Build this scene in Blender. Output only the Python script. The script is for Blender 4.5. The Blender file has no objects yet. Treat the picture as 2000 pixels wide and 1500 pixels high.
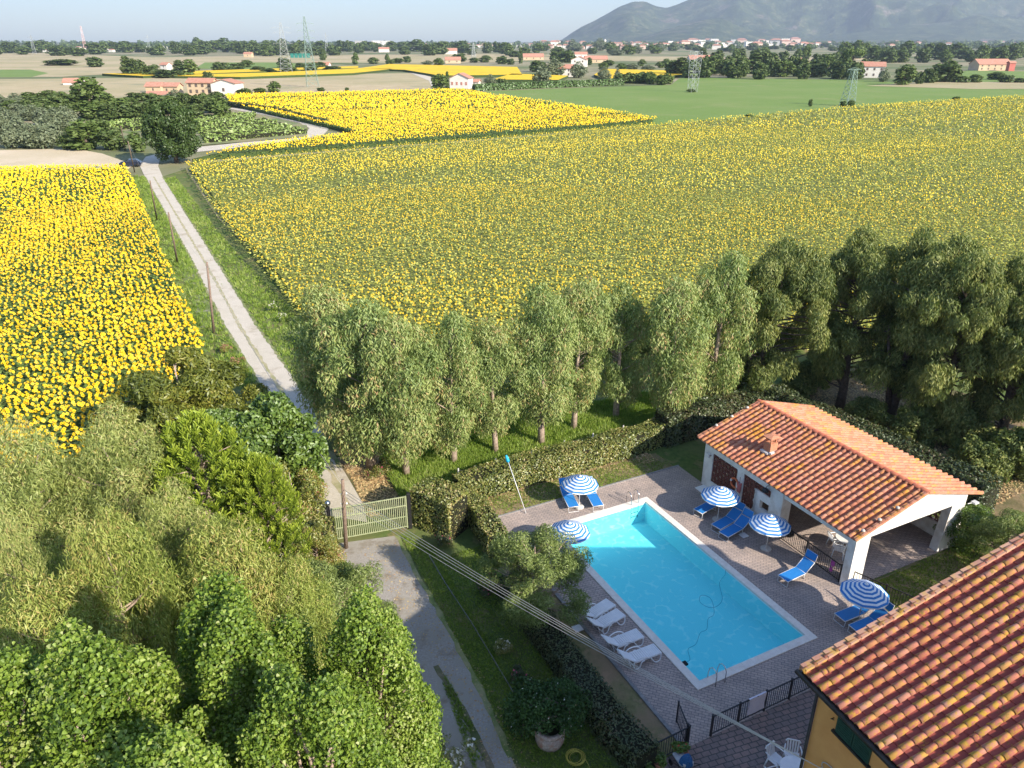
import bpy, math, random
import numpy as np
from mathutils import Vector, Matrix
R = math.radians
SC = bpy.context.scene
COL = SC.collection
random.seed(7)
RNG = np.random.default_rng(11)

# ------------------------------------------------ camera, light, sky
CAMH = 23.5
FPX = 1490.0                      # focal length measured on the 2000 px wide photograph
TH = math.atan((750 - 79) / FPX)  # pitch below the horizon
cd = bpy.data.cameras.new('camera'); cam = bpy.data.objects.new('camera', cd); COL.objects.link(cam)
cam.location = (0, 0, CAMH); cam.rotation_euler = (math.pi / 2 - TH, 0, 0)
cd.sensor_width = 36; cd.lens = 36 * FPX / 2000; cd.clip_start = 0.5; cd.clip_end = 60000
SC.camera = cam
SUN_EL = R(29.5)
SDIR = Vector((0.755 * math.cos(SUN_EL), -0.656 * math.cos(SUN_EL), math.sin(SUN_EL))).normalized()
w = bpy.data.worlds.new('World'); SC.world = w; w.use_nodes = True
nt = w.node_tree; nt.nodes.clear()
sky = nt.nodes.new('ShaderNodeTexSky'); sky.sky_type = 'NISHITA'; sky.sun_disc = False
sky.sun_elevation = SUN_EL; sky.sun_rotation = math.atan2(SDIR.x, SDIR.y)
sky.air_density = 1.0; sky.dust_density = 0.6; sky.ozone_density = 2.0; sky.altitude = 0
bg = nt.nodes.new('ShaderNodeBackground'); bg.inputs[1].default_value = 0.115
wo = nt.nodes.new('ShaderNodeOutputWorld')
tn = nt.nodes.new('ShaderNodeMix'); tn.data_type = 'RGBA'; tn.blend_type = 'MULTIPLY'; tn.inputs[0].default_value = 1.0; tn.inputs[7].default_value = (0.90, 0.97, 1.10, 1)
nt.links.new(sky.outputs[0], tn.inputs[6]); nt.links.new(tn.outputs[2], bg.inputs[0]); nt.links.new(bg.outputs[0], wo.inputs[0])
sd = bpy.data.lights.new('sun', 'SUN'); sd.energy = 5.0; sd.angle = R(0.5); sd.color = (1.0, 0.90, 0.75)
so = bpy.data.objects.new('sun', sd); COL.objects.link(so)
so.rotation_euler = SDIR.to_track_quat('Z', 'Y').to_euler(); so.location = (60, -60, 80)
SC.view_settings.view_transform = 'Standard'; SC.view_settings.look = 'None'
SC.view_settings.gamma = 1; SC.view_settings.use_curve_mapping = False
SC.view_settings.exposure = 1.08
SC.render.resolution_x = 1024; SC.render.resolution_y = 768

# ------------------------------------------------ measuring helpers: a point seen at (px,py) standing at height z
def G(px, py, z=0.0):
    u = (px - 1000) / FPX; v = (750 - py) / FPX
    d = Vector((u, math.cos(TH) + v * math.sin(TH), -math.sin(TH) + v * math.cos(TH)))
    return Vector((0, 0, CAMH)) + d * ((z - CAMH) / d.z)
def G2(px, py, z=0.0):
    p = G(px, py, z); return (p.x, p.y)
PA = R(26.6)                                  # the pool's own axes: a across, b along
P0 = Vector((7.37, 22.58, 0)); PU = Vector((math.cos(PA), math.sin(PA), 0)); PV = Vector((-math.sin(PA), math.cos(PA), 0))
def zat(px, py, y):            # height of what is seen at (px,py) when it stands y metres ahead
    d = G(px, 800) - Vector((0, 0, CAMH)); v = (750 - py) / FPX
    return CAMH + y * (-math.sin(TH) + v * math.cos(TH)) / (math.cos(TH) + v * math.sin(TH))
def mpp(y): return (y * math.cos(TH) + CAMH * math.sin(TH)) / FPX      # metres per pixel y metres ahead
ORD = 'first second third fourth fifth sixth seventh eighth ninth tenth eleventh twelfth thirteenth fourteenth fifteenth sixteenth seventeenth eighteenth nineteenth twentieth'.split()
TENS = {2: ('twenty', 'twentieth'), 3: ('thirty', 'thirtieth'), 4: ('forty', 'fortieth'), 5: ('fifty', 'fiftieth')}
def ordn(i):
    if i < 20: return ORD[i]
    t, u = divmod(i + 1, 10); return TENS[t][1] if u == 0 else TENS[t][0] + ' ' + ORD[u - 1]
def W(a, b, z=0.0): return P0 + PU * a + PV * b + Vector((0, 0, z))
def PL(px, py, z=0.0):
    q = G(px, py, z) - P0; return q.dot(PU), q.dot(PV)

# ------------------------------------------------ objects
def tag(o, label=None, cat=None, group=None, kind=None):
    if label:
        while len(label.split()) > 16 and ' the ' in label: label = label.replace(' the ', ' ', 1)
        o['label'] = label
    if cat: o['category'] = cat
    if group: o['group'] = group
    if kind: o['kind'] = kind
    return o
def thing(name, label, cat, loc=(0, 0, 0), rz=0.0, group=None):
    o = bpy.data.objects.new(name, None); COL.objects.link(o)
    o.location = loc; o.rotation_euler = (0, 0, rz); o.empty_display_size = 0.3
    return tag(o, label, cat, group)
def link(name, me, parent=None):
    o = bpy.data.objects.new(name, me); COL.objects.link(o)
    if parent: o.parent = parent
    return o
def npmesh(name, verts, groups, mats, smooth=False):
    """groups: list of (faces (n,k) int array, material index, rnd (n,) or None)"""
    me = bpy.data.meshes.new(name)
    verts = np.asarray(verts, dtype=np.float32)
    me.vertices.add(len(verts)); me.vertices.foreach_set('co', verts.ravel())
    nl = sum(g[0].size for g in groups); nf = sum(len(g[0]) for g in groups)
    idx = np.concatenate([g[0].ravel() for g in groups]).astype(np.int32)
    tot = np.concatenate([np.full(len(g[0]), g[0].shape[1]) for g in groups])
    st = np.concatenate([[0], np.cumsum(tot)[:-1]]).astype(np.int32)
    mi = np.concatenate([np.full(len(g[0]), g[1]) for g in groups]).astype(np.int32)
    rn = np.concatenate([g[2] if g[2] is not None else np.zeros(len(g[0])) for g in groups]).astype(np.float32)
    me.loops.add(nl); me.loops.foreach_set('vertex_index', idx)
    me.polygons.add(nf); me.polygons.foreach_set('loop_start', st)
    me.polygons.foreach_set('material_index', mi)
    if smooth: me.polygons.foreach_set('use_smooth', np.ones(nf, dtype=bool))
    a = me.attributes.new('rnd', 'FLOAT', 'FACE'); a.data.foreach_set('value', rn)
    for m in mats: me.materials.append(m)
    me.update(calc_edges=True); me.validate(verbose=False)
    return me

class MB:
    def __init__(s): s.v = []; s.f = []; s.m = []; s.r = []
    def face(s, pts, mat=0, rnd=0.0):
        n = len(s.v); s.v += [tuple(p) for p in pts]; s.f.append(tuple(range(n, n + len(pts)))); s.m.append(mat); s.r.append(rnd)
    def raw(s, vs, fs, mat=0, rnd=0.0):
        n = len(s.v); s.v += [tuple(p) for p in vs]
        for f in fs: s.f.append(tuple(i + n for i in f)); s.m.append(mat); s.r.append(rnd)
    def box(s, x0, x1, y0, y1, z0, z1, mat=0, rnd=0.0, M=None, bev=0.0):
        vs = [Vector((x, y, z)) for z in (z0, z1) for y in (y0, y1) for x in (x0, x1)]
        if M is not None: vs = [M @ p for p in vs]
        s.raw(vs, [(0, 2, 3, 1), (4, 5, 7, 6), (0, 1, 5, 4), (1, 3, 7, 5), (3, 2, 6, 7), (2, 0, 4, 6)], mat, rnd)
    def beam(s, a, b, w, h, mat=0, up=(0, 0, 1)):
        a = Vector(a); b = Vector(b); d = (b - a).normalized(); u = Vector(up)
        if abs(d.dot(u)) > 0.97: u = Vector((1, 0, 0))
        x = d.cross(u).normalized(); z = x.cross(d)
        vs = [p + x * (w / 2 * i) + z * (h / 2 * j) for p in (a, b) for j in (-1, 1) for i in (-1, 1)]
        s.raw(vs, [(0, 2, 3, 1), (4, 5, 7, 6), (0, 1, 5, 4), (1, 3, 7, 5), (3, 2, 6, 7), (2, 0, 4, 6)], mat)
    def tube(s, pts, rads, n=6, mat=0, cap=True, rnd=0.0):
        pts = [Vector(p) for p in pts]
        if not hasattr(rads, '__len__'): rads = [rads] * len(pts)
        vs = []; px = None
        for i, p in enumerate(pts):
            d = (pts[min(i + 1, len(pts) - 1)] - pts[max(i - 1, 0)]).normalized()
            if px is None:
                px = d.cross(Vector((0, 0, 1)))
                if px.length < 0.1: px = d.cross(Vector((1, 0, 0)))
            px = (px - d * px.dot(d)).normalized(); py = d.cross(px)
            for k in range(n):
                t = 2 * math.pi * k / n
                vs.append(p + px * (math.cos(t) * rads[i]) + py * (math.sin(t) * rads[i]))
        fs = []
        for i in range(len(pts) - 1):
            for k in range(n):
                a = i * n + k; b = i * n + (k + 1) % n
                fs.append((a, b, b + n, a + n))
        if cap: fs.append(tuple(range(n - 1, -1, -1))); fs.append(tuple((len(pts) - 1) * n + k for k in range(n)))
        s.raw(vs, fs, mat, rnd)
    def lathe(s, prof, n=16, mat=0, c=(0, 0, 0), cap=True):
        vs = [(c[0] + r * math.cos(2 * math.pi * k / n), c[1] + r * math.sin(2 * math.pi * k / n), c[2] + z) for r, z in prof for k in range(n)]
        fs = [(i * n + k, i * n + (k + 1) % n, (i + 1) * n + (k + 1) % n, (i + 1) * n + k) for i in range(len(prof) - 1) for k in range(n)]
        if cap: fs.append(tuple((len(prof) - 1) * n + k for k in range(n))); fs.append(tuple(range(n - 1, -1, -1)))
        s.raw(vs, fs, mat)
    def prism(s, poly, z0, z1, mat=0, top=None):
        n = len(poly); vs = [(p[0], p[1], z0) for p in poly] + [(p[0], p[1], z1) for p in poly]
        s.raw(vs, [(i, (i + 1) % n, n + (i + 1) % n, n + i) for i in range(n)], mat)
        s.face([(p[0], p[1], z1) for p in poly], mat if top is None else top)
    def build(s, name, mats, parent=None, smooth=False, bevel=0.0):
        me = bpy.data.meshes.new(name); me.from_pydata(s.v, [], s.f)
        if not isinstance(mats, (list, tuple)): mats = [mats]
        for m in mats: me.materials.append(m)
        me.polygons.foreach_set('material_index', s.m)
        a = me.attributes.new('rnd', 'FLOAT', 'FACE'); a.data.foreach_set('value', s.r)
        if smooth: me.polygons.foreach_set('use_smooth', [True] * len(s.f))
        me.update()
        o = link(name, me, parent)
        if bevel:
            b = o.modifiers.new('bevel', 'BEVEL'); b.width = bevel; b.segments = 2; b.limit_method = 'ANGLE'
        return o
def copy_tree(o, parent=None, name=None):
    c = o.copy(); COL.objects.link(c); c.parent = parent
    for ch in list(o.children): copy_tree(ch, c)
    return c

# ------------------------------------------------ materials
MATS = {}
def newmat(name):
    m = bpy.data.materials.new(name); m.use_nodes = True; MATS[name] = m
    nt = m.node_tree; b = nt.nodes['Principled BSDF']; b.inputs['Specular IOR Level'].default_value = 0.3
    return m, nt, b
def c4(c): return (c[0], c[1], c[2], 1)
def ramp(nt, stops, src=None, interp='LINEAR'):
    r = nt.nodes.new('ShaderNodeValToRGB'); e = r.color_ramp.elements; r.color_ramp.interpolation = interp
    while len(e) < len(stops): e.new(0.5)
    for i, (p, c) in enumerate(stops): e[i].position = p; e[i].color = c4(c)
    if src is not None: nt.links.new(src, r.inputs[0])
    return r.outputs[0]
def coord(nt, which='Object', scale=None, rz=0.0):
    t = nt.nodes.new('ShaderNodeTexCoord')
    if scale is None: return t.outputs[which]
    mp = nt.nodes.new('ShaderNodeMapping'); mp.inputs['Scale'].default_value = scale; mp.inputs['Rotation'].default_value = (0, 0, rz)
    nt.links.new(t.outputs[which], mp.inputs[0]); return mp.outputs[0]
def noise(nt, scale, detail=4, rough=0.55, vec=None, dist=0.0):
    n = nt.nodes.new('ShaderNodeTexNoise'); n.inputs['Scale'].default_value = scale; n.inputs['Detail'].default_value = detail
    n.inputs['Roughness'].default_value = rough; n.inputs['Distortion'].default_value = dist
    nt.links.new(vec if vec is not None else coord(nt), n.inputs['Vector']); return n.outputs[0]
def mixc(nt, a, b, f, mode='MIX'):
    m = nt.nodes.new('ShaderNodeMix'); m.data_type = 'RGBA'; m.blend_type = mode
    for s, i in ((f, 0), (a, 6), (b, 7)):
        if isinstance(s, (int, float)): m.inputs[i].default_value = s
        elif isinstance(s, tuple): m.inputs[i].default_value = c4(s)
        else: nt.links.new(s, m.inputs[i])
    return m.outputs[2]
def bump(nt, b, h, strength=0.3, dist=0.02):
    n = nt.nodes.new('ShaderNodeBump'); n.inputs['Strength'].default_value = strength; n.inputs['Distance'].default_value = dist
    nt.links.new(h, n.inputs['Height']); nt.links.new(n.outputs[0], b.inputs['Normal'])
def M_noise(name, c1, c2, scale=3.0, rough=0.8, bmp=0.0, metal=0.0, c3=None, s2=None, lo=0.35, hi=0.65, spec=0.3):
    m, nt, b = newmat(name); v = coord(nt)
    f = noise(nt, scale, 5, 0.6, v)
    col = ramp(nt, [(lo, c1), (hi, c2)], f)
    if c3:
        f2 = noise(nt, s2 or scale * 0.23, 4, 0.6, v)
        k = ramp(nt, [(0.5, (0, 0, 0)), (0.68, (1, 1, 1))], f2)
        col = mixc(nt, col, c3, k)
    nt.links.new(col, b.inputs['Base Color']); b.inputs['Roughness'].default_value = rough; b.inputs['Metallic'].default_value = metal
    b.inputs['Specular IOR Level'].default_value = spec
    if bmp: bump(nt, b, f, bmp, 0.03)
    return m
def M_leaf(name, stops, trans=0.28, rough=0.5, gloss=0.06, var=0.0):
    m, nt, b = newmat(name); nt.nodes.remove(b); out = nt.nodes['Material Output']
    at = nt.nodes.new('ShaderNodeAttribute'); at.attribute_name = 'rnd'
    n = len(stops); col = ramp(nt, [((i / (n - 1)) if n > 1 else 0, c) for i, c in enumerate(stops)], at.outputs['Fac'])
    d = nt.nodes.new('ShaderNodeBsdfDiffuse'); t = nt.nodes.new('ShaderNodeBsdfTranslucent'); g = nt.nodes.new('ShaderNodeBsdfGlossy')
    g.inputs['Roughness'].default_value = rough; g.inputs['Color'].default_value = (0.8, 0.85, 0.8, 1)
    tc = mixc(nt, col, (1.0, 1.25, 0.45), 0.6, 'MULTIPLY')
    nt.links.new(col, d.inputs[0]); nt.links.new(tc, t.inputs[0])
    a = nt.nodes.new('ShaderNodeMixShader'); a.inputs[0].default_value = trans
    nt.links.new(d.outputs[0], a.inputs[1]); nt.links.new(t.outputs[0], a.inputs[2])
    c = nt.nodes.new('ShaderNodeMixShader'); c.inputs[0].default_value = gloss
    nt.links.new(a.outputs[0], c.inputs[1]); nt.links.new(g.outputs[0], c.inputs[2]); nt.links.new(c.outputs[0], out.inputs[0])
    return m
def M_rnd(name, stops, rough=0.85, lichen=None, scale=6.0, lo=0.52, hi=0.6, dirt=None):
    m, nt, b = newmat(name)
    at = nt.nodes.new('ShaderNodeAttribute'); at.attribute_name = 'rnd'
    n = len(stops); col = ramp(nt, [(i / (n - 1), c) for i, c in enumerate(stops)], at.outputs['Fac'])
    v = coord(nt)
    fine = noise(nt, 25, 4, 0.7, v); col = mixc(nt, col, ramp(nt, [(0.3, (0.72, 0.72, 0.72)), (0.7, (1.1, 1.1, 1.1))], fine), 0.6, 'MULTIPLY')
    if lichen:
        f = noise(nt, scale, 6, 0.72, v); k = ramp(nt, [(lo, (0, 0, 0)), (hi, (1, 1, 1))], f)
        big = noise(nt, 0.35, 3, 0.5, v); kb = ramp(nt, [(0.35, (0.25, 0.25, 0.25)), (0.6, (1, 1, 1))], big)
        k = mixc(nt, k, kb, 1.0, 'MULTIPLY')
        col = mixc(nt, col, lichen, k)
        if dirt:
            f3 = noise(nt, scale * 0.8, 5, 0.7, coord(nt, 'Object', (1.3, 1.1, 1.7))); col = mixc(nt, col, dirt, ramp(nt, [(0.6, (0, 0, 0)), (0.68, (1, 1, 1))], f3))
    nt.links.new(col, b.inputs['Base Color']); b.inputs['Roughness'].default_value = rough
    bump(nt, b, fine, 0.3, 0.01)
    return m

white_wall = M_noise('white_plaster', (0.70, 0.68, 0.64), (0.82, 0.80, 0.77), 2.5, 0.9, 0.15, c3=(0.60, 0.55, 0.49), s2=1.1)
orange_wall = M_noise('orange_plaster', (0.62, 0.30, 0.10), (0.70, 0.36, 0.13), 0.9, 0.9, 0.15, c3=(0.58, 0.27, 0.09), s2=0.5)
dark_metal = M_noise('dark_painted_metal', (0.012, 0.012, 0.014), (0.025, 0.024, 0.026), 12, 0.45, 0.0, 0.0, spec=0.5)
green_metal = M_noise('green_gate_paint', (0.26, 0.30, 0.17), (0.38, 0.40, 0.24), 6, 0.6)
steel = M_noise('stainless_steel', (0.55, 0.55, 0.56), (0.7, 0.7, 0.7), 5, 0.22, 0, 1.0)
alu = M_noise('white_frame_metal', (0.62, 0.63, 0.65), (0.75, 0.76, 0.78), 8, 0.35, 0, 0.1, spec=0.5)
plastic = M_noise('white_plastic', (0.74, 0.75, 0.77), (0.84, 0.84, 0.84), 4, 0.35, spec=0.5)
wood_pole = M_noise('weathered_wood', (0.16, 0.11, 0.085), (0.27, 0.2, 0.15), 9, 0.85, 0.3)
blue_fab = M_noise('blue_mesh_fabric', (0.022, 0.19, 0.54), (0.03, 0.24, 0.62), 30, 0.7)
umb_blue = M_noise('parasol_blue', (0.03, 0.18, 0.50), (0.045, 0.23, 0.58), 10, 0.75)
umb_white = M_noise('parasol_white', (0.72, 0.75, 0.78), (0.82, 0.84, 0.86), 10, 0.75)
coping_m = M_noise('pale_coping_stone', (0.70, 0.64, 0.57), (0.80, 0.75, 0.68), 4, 0.8, 0.1)
bark_pale = M_noise('pale_bark', (0.26, 0.19, 0.15), (0.48, 0.38, 0.30), 5, 0.9, 0.4)
bark_dark = M_noise('dark_bark', (0.07, 0.055, 0.045), (0.15, 0.115, 0.09), 7, 0.9, 0.5)
gutter_m = M_noise('dark_gutter_metal', (0.02, 0.018, 0.017), (0.045, 0.04, 0.036), 4, 0.5)
shutter_m = M_noise('green_shutter_paint', (0.012, 0.045, 0.035), (0.02, 0.065, 0.05), 8, 0.6)
brick_m = M_noise('chimney_brick', (0.42, 0.17, 0.10), (0.58, 0.27, 0.16), 14, 0.9, 0.2)
concrete = M_noise('pale_concrete', (0.42, 0.40, 0.37), (0.55, 0.53, 0.5), 6, 0.9, 0.2)
car_paint = M_noise('dark_car_paint', (0.012, 0.018, 0.035), (0.016, 0.022, 0.045), 3, 0.2, spec=0.6)
glass_dark = M_noise('dark_glass', (0.02, 0.025, 0.03), (0.03, 0.035, 0.04), 3, 0.08, spec=0.8)
rubber = M_noise('black_rubber', (0.012, 0.012, 0.012), (0.02, 0.02, 0.02), 9, 0.8)
purple = M_noise('purple_cloth', (0.28, 0.05, 0.22), (0.42, 0.10, 0.33), 20, 0.8)
towel_m = M_noise('lilac_white_towel', (0.66, 0.62, 0.72), (0.76, 0.73, 0.8), 20, 0.9)
cable_m = M_noise('pale_cable', (0.42, 0.40, 0.36), (0.5, 0.48, 0.44), 3, 0.6)
tile_pink = M_rnd('terracotta_cover_tiles', [(0.36, 0.115, 0.075), (0.47, 0.18, 0.12), (0.40, 0.14, 0.09), (0.51, 0.25, 0.17)], 0.88, (0.46, 0.27, 0.035), 4.0, 0.47, 0.54, (0.22, 0.15, 0.04))
tile_red = M_rnd('terracotta_pan_tiles', [(0.24, 0.055, 0.042), (0.35, 0.085, 0.065), (0.28, 0.065, 0.05)], 0.85, (0.42, 0.22, 0.03), 3.5, 0.6, 0.66, (0.13, 0.09, 0.03))
tile_or = M_rnd('pavilion_cover_tiles', [(0.50, 0.21, 0.13), (0.58, 0.28, 0.19), (0.46, 0.18, 0.11), (0.60, 0.30, 0.17)], 0.85, (0.58, 0.27, 0.05), 1.2, 0.50, 0.6)
tile_or2 = M_rnd('pavilion_pan_tiles', [(0.36, 0.11, 0.07), (0.44, 0.15, 0.09)], 0.85, (0.42, 0.18, 0.04), 1.5, 0.56, 0.66)
tile_far = M_noise('distant_roof_tiles', (0.40, 0.19, 0.13), (0.48, 0.25, 0.18), 0.8, 0.9)
wall_far = M_noise('distant_wall_cream', (0.66, 0.62, 0.56), (0.74, 0.70, 0.64), 0.3, 0.9)
wall_far2 = M_noise('distant_wall_ochre', (0.50, 0.38, 0.24), (0.58, 0.44, 0.30), 0.3, 0.9)
wall_far3 = M_noise('distant_wall_red', (0.42, 0.12, 0.10), (0.48, 0.15, 0.12), 0.3, 0.9)
win_far = M_noise('distant_window', (0.10, 0.08, 0.07), (0.16, 0.12, 0.10), 1, 0.5)
lattice_m = M_noise('brown_brick_lattice', (0.20, 0.08, 0.06), (0.28, 0.12, 0.09), 8, 0.9)
inner_dark = M_noise('dark_shade_fill', (0.012, 0.014, 0.006), (0.025, 0.025, 0.012), 5, 1.0)  # near-black fill, inner shade put into the colour of hedge cores and well shaft

def ground_mat(name, a, b_, c, s1=0.06, s2=2.0, bm=0.25, d=None, sd=0.3):
    m, nt, b = newmat(name); v = coord(nt)
    col = mixc(nt, ramp(nt, [(0.35, a), (0.65, b_)], noise(nt, s2, 6, 0.7, v)), c, ramp(nt, [(0.42, (0, 0, 0)), (0.62, (1, 1, 1))], noise(nt, s1, 5, 0.6, v)))
    if d: col = mixc(nt, col, d, ramp(nt, [(0.55, (0, 0, 0)), (0.68, (1, 1, 1))], noise(nt, sd, 5, 0.7, v)))
    nt.links.new(col, b.inputs['Base Color']); b.inputs['Roughness'].default_value = 0.95; b.inputs['Specular IOR Level'].default_value = 0.15
    bump(nt, b, noise(nt, s2 * 3, 5, 0.7, v), bm, 0.06)
    return m
plain_m = ground_mat('plain_ground', (0.24, 0.21, 0.13), (0.34, 0.30, 0.19), (0.10, 0.14, 0.05), 0.006, 0.05, 0.1, (0.15, 0.17, 0.07), 0.02)
garden_m = ground_mat('garden_grass_ground', (0.07, 0.11, 0.03), (0.12, 0.17, 0.045), (0.15, 0.16, 0.06), 0.35, 3.0, 0.5, (0.26, 0.20, 0.10), 0.5)
dry_m = ground_mat('dry_lawn_ground', (0.14, 0.14, 0.06), (0.24, 0.21, 0.10), (0.28, 0.20, 0.12), 0.6, 4.0, 0.5, (0.36, 0.24, 0.15), 0.9)
litter_m = ground_mat('leaf_litter_ground', (0.20, 0.14, 0.08), (0.34, 0.25, 0.15), (0.12, 0.11, 0.05), 0.3, 3.0, 0.6, (0.10, 0.13, 0.04), 0.5)
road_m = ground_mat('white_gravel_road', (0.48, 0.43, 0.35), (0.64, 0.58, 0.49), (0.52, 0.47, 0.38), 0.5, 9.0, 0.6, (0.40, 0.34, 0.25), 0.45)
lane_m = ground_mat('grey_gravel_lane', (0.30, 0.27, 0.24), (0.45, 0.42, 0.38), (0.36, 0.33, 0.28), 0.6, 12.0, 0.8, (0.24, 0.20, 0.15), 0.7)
soil_m = ground_mat('pale_bare_soil', (0.55, 0.45, 0.32), (0.64, 0.54, 0.40), (0.50, 0.42, 0.28), 0.03, 0.6, 0.15)
dryfield_m = ground_mat('dry_stubble', (0.40, 0.32, 0.19), (0.50, 0.41, 0.26), (0.34, 0.30, 0.16), 0.01, 0.12, 0.1, (0.27, 0.26, 0.15), 0.03)
green_m = ground_mat('low_green_crop', (0.14, 0.215, 0.05), (0.165, 0.245, 0.06), (0.18, 0.245, 0.07), 0.025, 0.8, 0.15, (0.21, 0.25, 0.085), 0.04)
vine_g = ground_mat('vineyard_ground', (0.24, 0.22, 0.12), (0.32, 0.28, 0.16), (0.12, 0.18, 0.06), 0.1, 0.7, 0.15)
# ------------------------------------------------ the ground and the fields
def sheet(name, pts, z, m, kind='structure', label=None, cat=None):
    b = MB(); b.face([(p[0], p[1], z) for p in pts]); o = b.build(name, m)
    # make sure the face looks up
    if o.data.polygons[0].normal.z < 0: o.data.flip_normals()
    return tag(o, label, cat, None, kind)
def PXS(pts): return [G2(*p) for p in pts]
S = 14000
sheet('ground', [(-S, -3000), (S, -3000), (S, S), (-S, S)], -0.06, plain_m)
gnd = sheet('garden_ground', [(-60, -12), (60, -12), (60, 60), G2(1400, 640), G2(620, 640), G2(560, 560), G2(345, 345), G2(240, 345), G2(385, 650), (-40, 50), (-60, 45)], -0.03, garden_m)

# fields seen far off (sheets on the plain)
Z = [0.0]
def far(name, pts, m, z=None):
    Z[0] += 0.012
    return sheet(name, PXS(pts), z if z is not None else Z[0], m)
far('bare_field', [(-260, 350), (-260, 300), (60, 292), (145, 290), (200, 300), (262, 322), (240, 338), (-100, 352)], soil_m)
far('green_field', [(900, 183), (960, 178), (1120, 172), (1310, 166), (1330, 151), (1700, 157), (1800, 166), (2100, 176), (2200, 215), (1850, 212), (1290, 260), (1180, 236), (1000, 212)], green_m)
far('stubble_field', [(-300, 205), (-300, 158), (270, 152), (480, 148), (840, 142), (845, 176), (560, 182), (440, 190), (330, 185), (100, 200)], dryfield_m)
far('stubble_field', [(-200, 152), (-200, 106), (90, 104), (300, 112), (650, 108), (1000, 105), (1340, 112), (1340, 119), (1050, 118), (860, 124), (520, 122), (300, 140), (120, 150)], dryfield_m)
far('green_strip_field', [(-200, 152), (-200, 137), (60, 136), (95, 143), (60, 151)], green_m)
far('green_strip_field', [(380, 134), (400, 122), (560, 122), (600, 128), (560, 137)], green_m)
far('meadow', [(1830, 166), (1800, 150), (1890, 138), (2200, 142), (2200, 166)], green_m)
far('bare_field', [(1690, 168), (1800, 160), (2200, 162), (2200, 174), (1900, 174)], dryfield_m)
far('stubble_field', [(1300, 124), (1340, 113), (1700, 112), (1700, 122)], dryfield_m)
far('vineyard_ground', [(150, 262), (180, 238), (490, 220), (600, 246), (600, 268), (400, 284), (330, 290)], vine_g)

road = sheet('gravel_road', PXS([(612, 1002), (606, 930), (596, 870), (560, 800), (505, 747), (440, 640), (370, 500), (283, 345), (272, 322), (285, 306), (345, 291), (430, 283), (540, 270), (597, 263), (604, 250), (585, 240), (520, 225), (446, 212),
   (462, 208), (540, 221), (630, 243), (642, 252), (632, 263), (560, 279), (430, 292), (345, 301), (312, 312), (309, 325), (318, 345), (430, 520), (505, 640), (580, 745), (622, 810), (640, 880), (672, 920), (710, 985), (718, 1020)]), 0.0, road_m)
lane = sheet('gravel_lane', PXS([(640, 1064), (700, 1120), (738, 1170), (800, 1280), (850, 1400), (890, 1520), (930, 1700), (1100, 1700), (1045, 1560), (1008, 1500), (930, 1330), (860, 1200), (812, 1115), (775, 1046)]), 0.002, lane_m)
sheet('leaf_litter', PXS([(640, 900), (700, 880), (900, 930), (880, 965), (820, 960), (800, 1000), (715, 985)]), -0.01, litter_m)
sheet('leaf_litter', [tuple(W(a, b)[:2]) for a, b in ((12, 20.5), (34, 20.5), (38, 2), (21.5, 2), (21.0, 13.5), (19, 17))], -0.012, litter_m)
sheet('dry_lawn', [tuple(W(a, b)[:2]) for a, b in ((-3.4, 14.42), (10, 14.42), (10, 16.4), (-3.4, 16.9))], -0.014, dry_m)
sheet('dry_lawn', [tuple(W(a, b)[:2]) for a, b in ((10.2, 1.6), (22, 1.6), (22, -3), (10.6, -3))], -0.014, dry_m)
sheet('dry_lawn', [tuple(W(a, b)[:2]) for a, b in ((-3.6, 14.0), (-2.1, 14.0), (-2.1, -1.9), (-3.6, -1.9))], -0.016, dry_m)
sheet('verge', PXS([(316, 345), (362, 330), (425, 425), (600, 640), (680, 720), (680, 900), (640, 870), (580, 745), (505, 640), (430, 520)]), -0.018, garden_m)
sheet('track', PXS([(438, 640), (420, 600), (300, 345), (292, 345), (392, 640)]), -0.02, ground_mat('verge_ground', (0.11, 0.16, 0.045), (0.15, 0.20, 0.06), (0.19, 0.21, 0.09), 0.2, 1.5, 0.4, (0.26, 0.24, 0.2), 0.4))

# ---- numpy scattering
def inpoly(P, poly):
    x, y = P[:, 0], P[:, 1]; r = np.zeros(len(P), bool); n = len(poly)
    for i in range(n):
        x1, y1 = poly[i]; x2, y2 = poly[(i + 1) % n]
        c = ((y1 > y) != (y2 > y)) & (x < (x2 - x1) * (y - y1) / ((y2 - y1) or 1e-9) + x1)
        r ^= c
    return r
def unit(a): return a / np.maximum(np.linalg.norm(a, axis=-1, keepdims=True), 1e-9)
def place(tv, P, X, Y, Zx, s):
    """tv (k,3) template -> (n,k,3)"""
    return P[:, None, :] + s[:, None, None] * (tv[None, :, 0:1] * X[:, None, :] + tv[None, :, 1:2] * Y[:, None, :] + tv[None, :, 2:3] * Zx[:, None, :])
class Acc:
    def __init__(s): s.V = []; s.G = []; s.n = 0
    def add(s, V, faces, mat, rnd):
        """V (n,k,3); faces list of index tuples of one template"""
        n, k, _ = V.shape
        if n == 0: return
        base = s.n + np.arange(n)[:, None] * k
        for f in faces:
            s.G.append((base + np.array(f)[None, :], mat, rnd))
        s.V.append(V.reshape(-1, 3)); s.n += n * k
    def mesh(s, name, mats, smooth=False):
        return npmesh(name, np.concatenate(s.V), s.G, mats, smooth)
def vnoise(x, y, seed=0):
    r = np.random.default_rng(seed); v = np.zeros_like(x)
    for k in range(6):
        a = r.uniform(0, 6.28); f = 2 ** (k * 0.5); v += np.sin((x * math.cos(a) + y * math.sin(a)) * f + r.uniform(0, 6.28)) / (1 + k * 0.4)
    return v / 3.2
petal_m = M_leaf('sunflower_petals', [(0.76, 0.45, 0.007), (0.86, 0.57, 0.010), (0.92, 0.66, 0.02)], 0.25, gloss=0.02)
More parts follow.
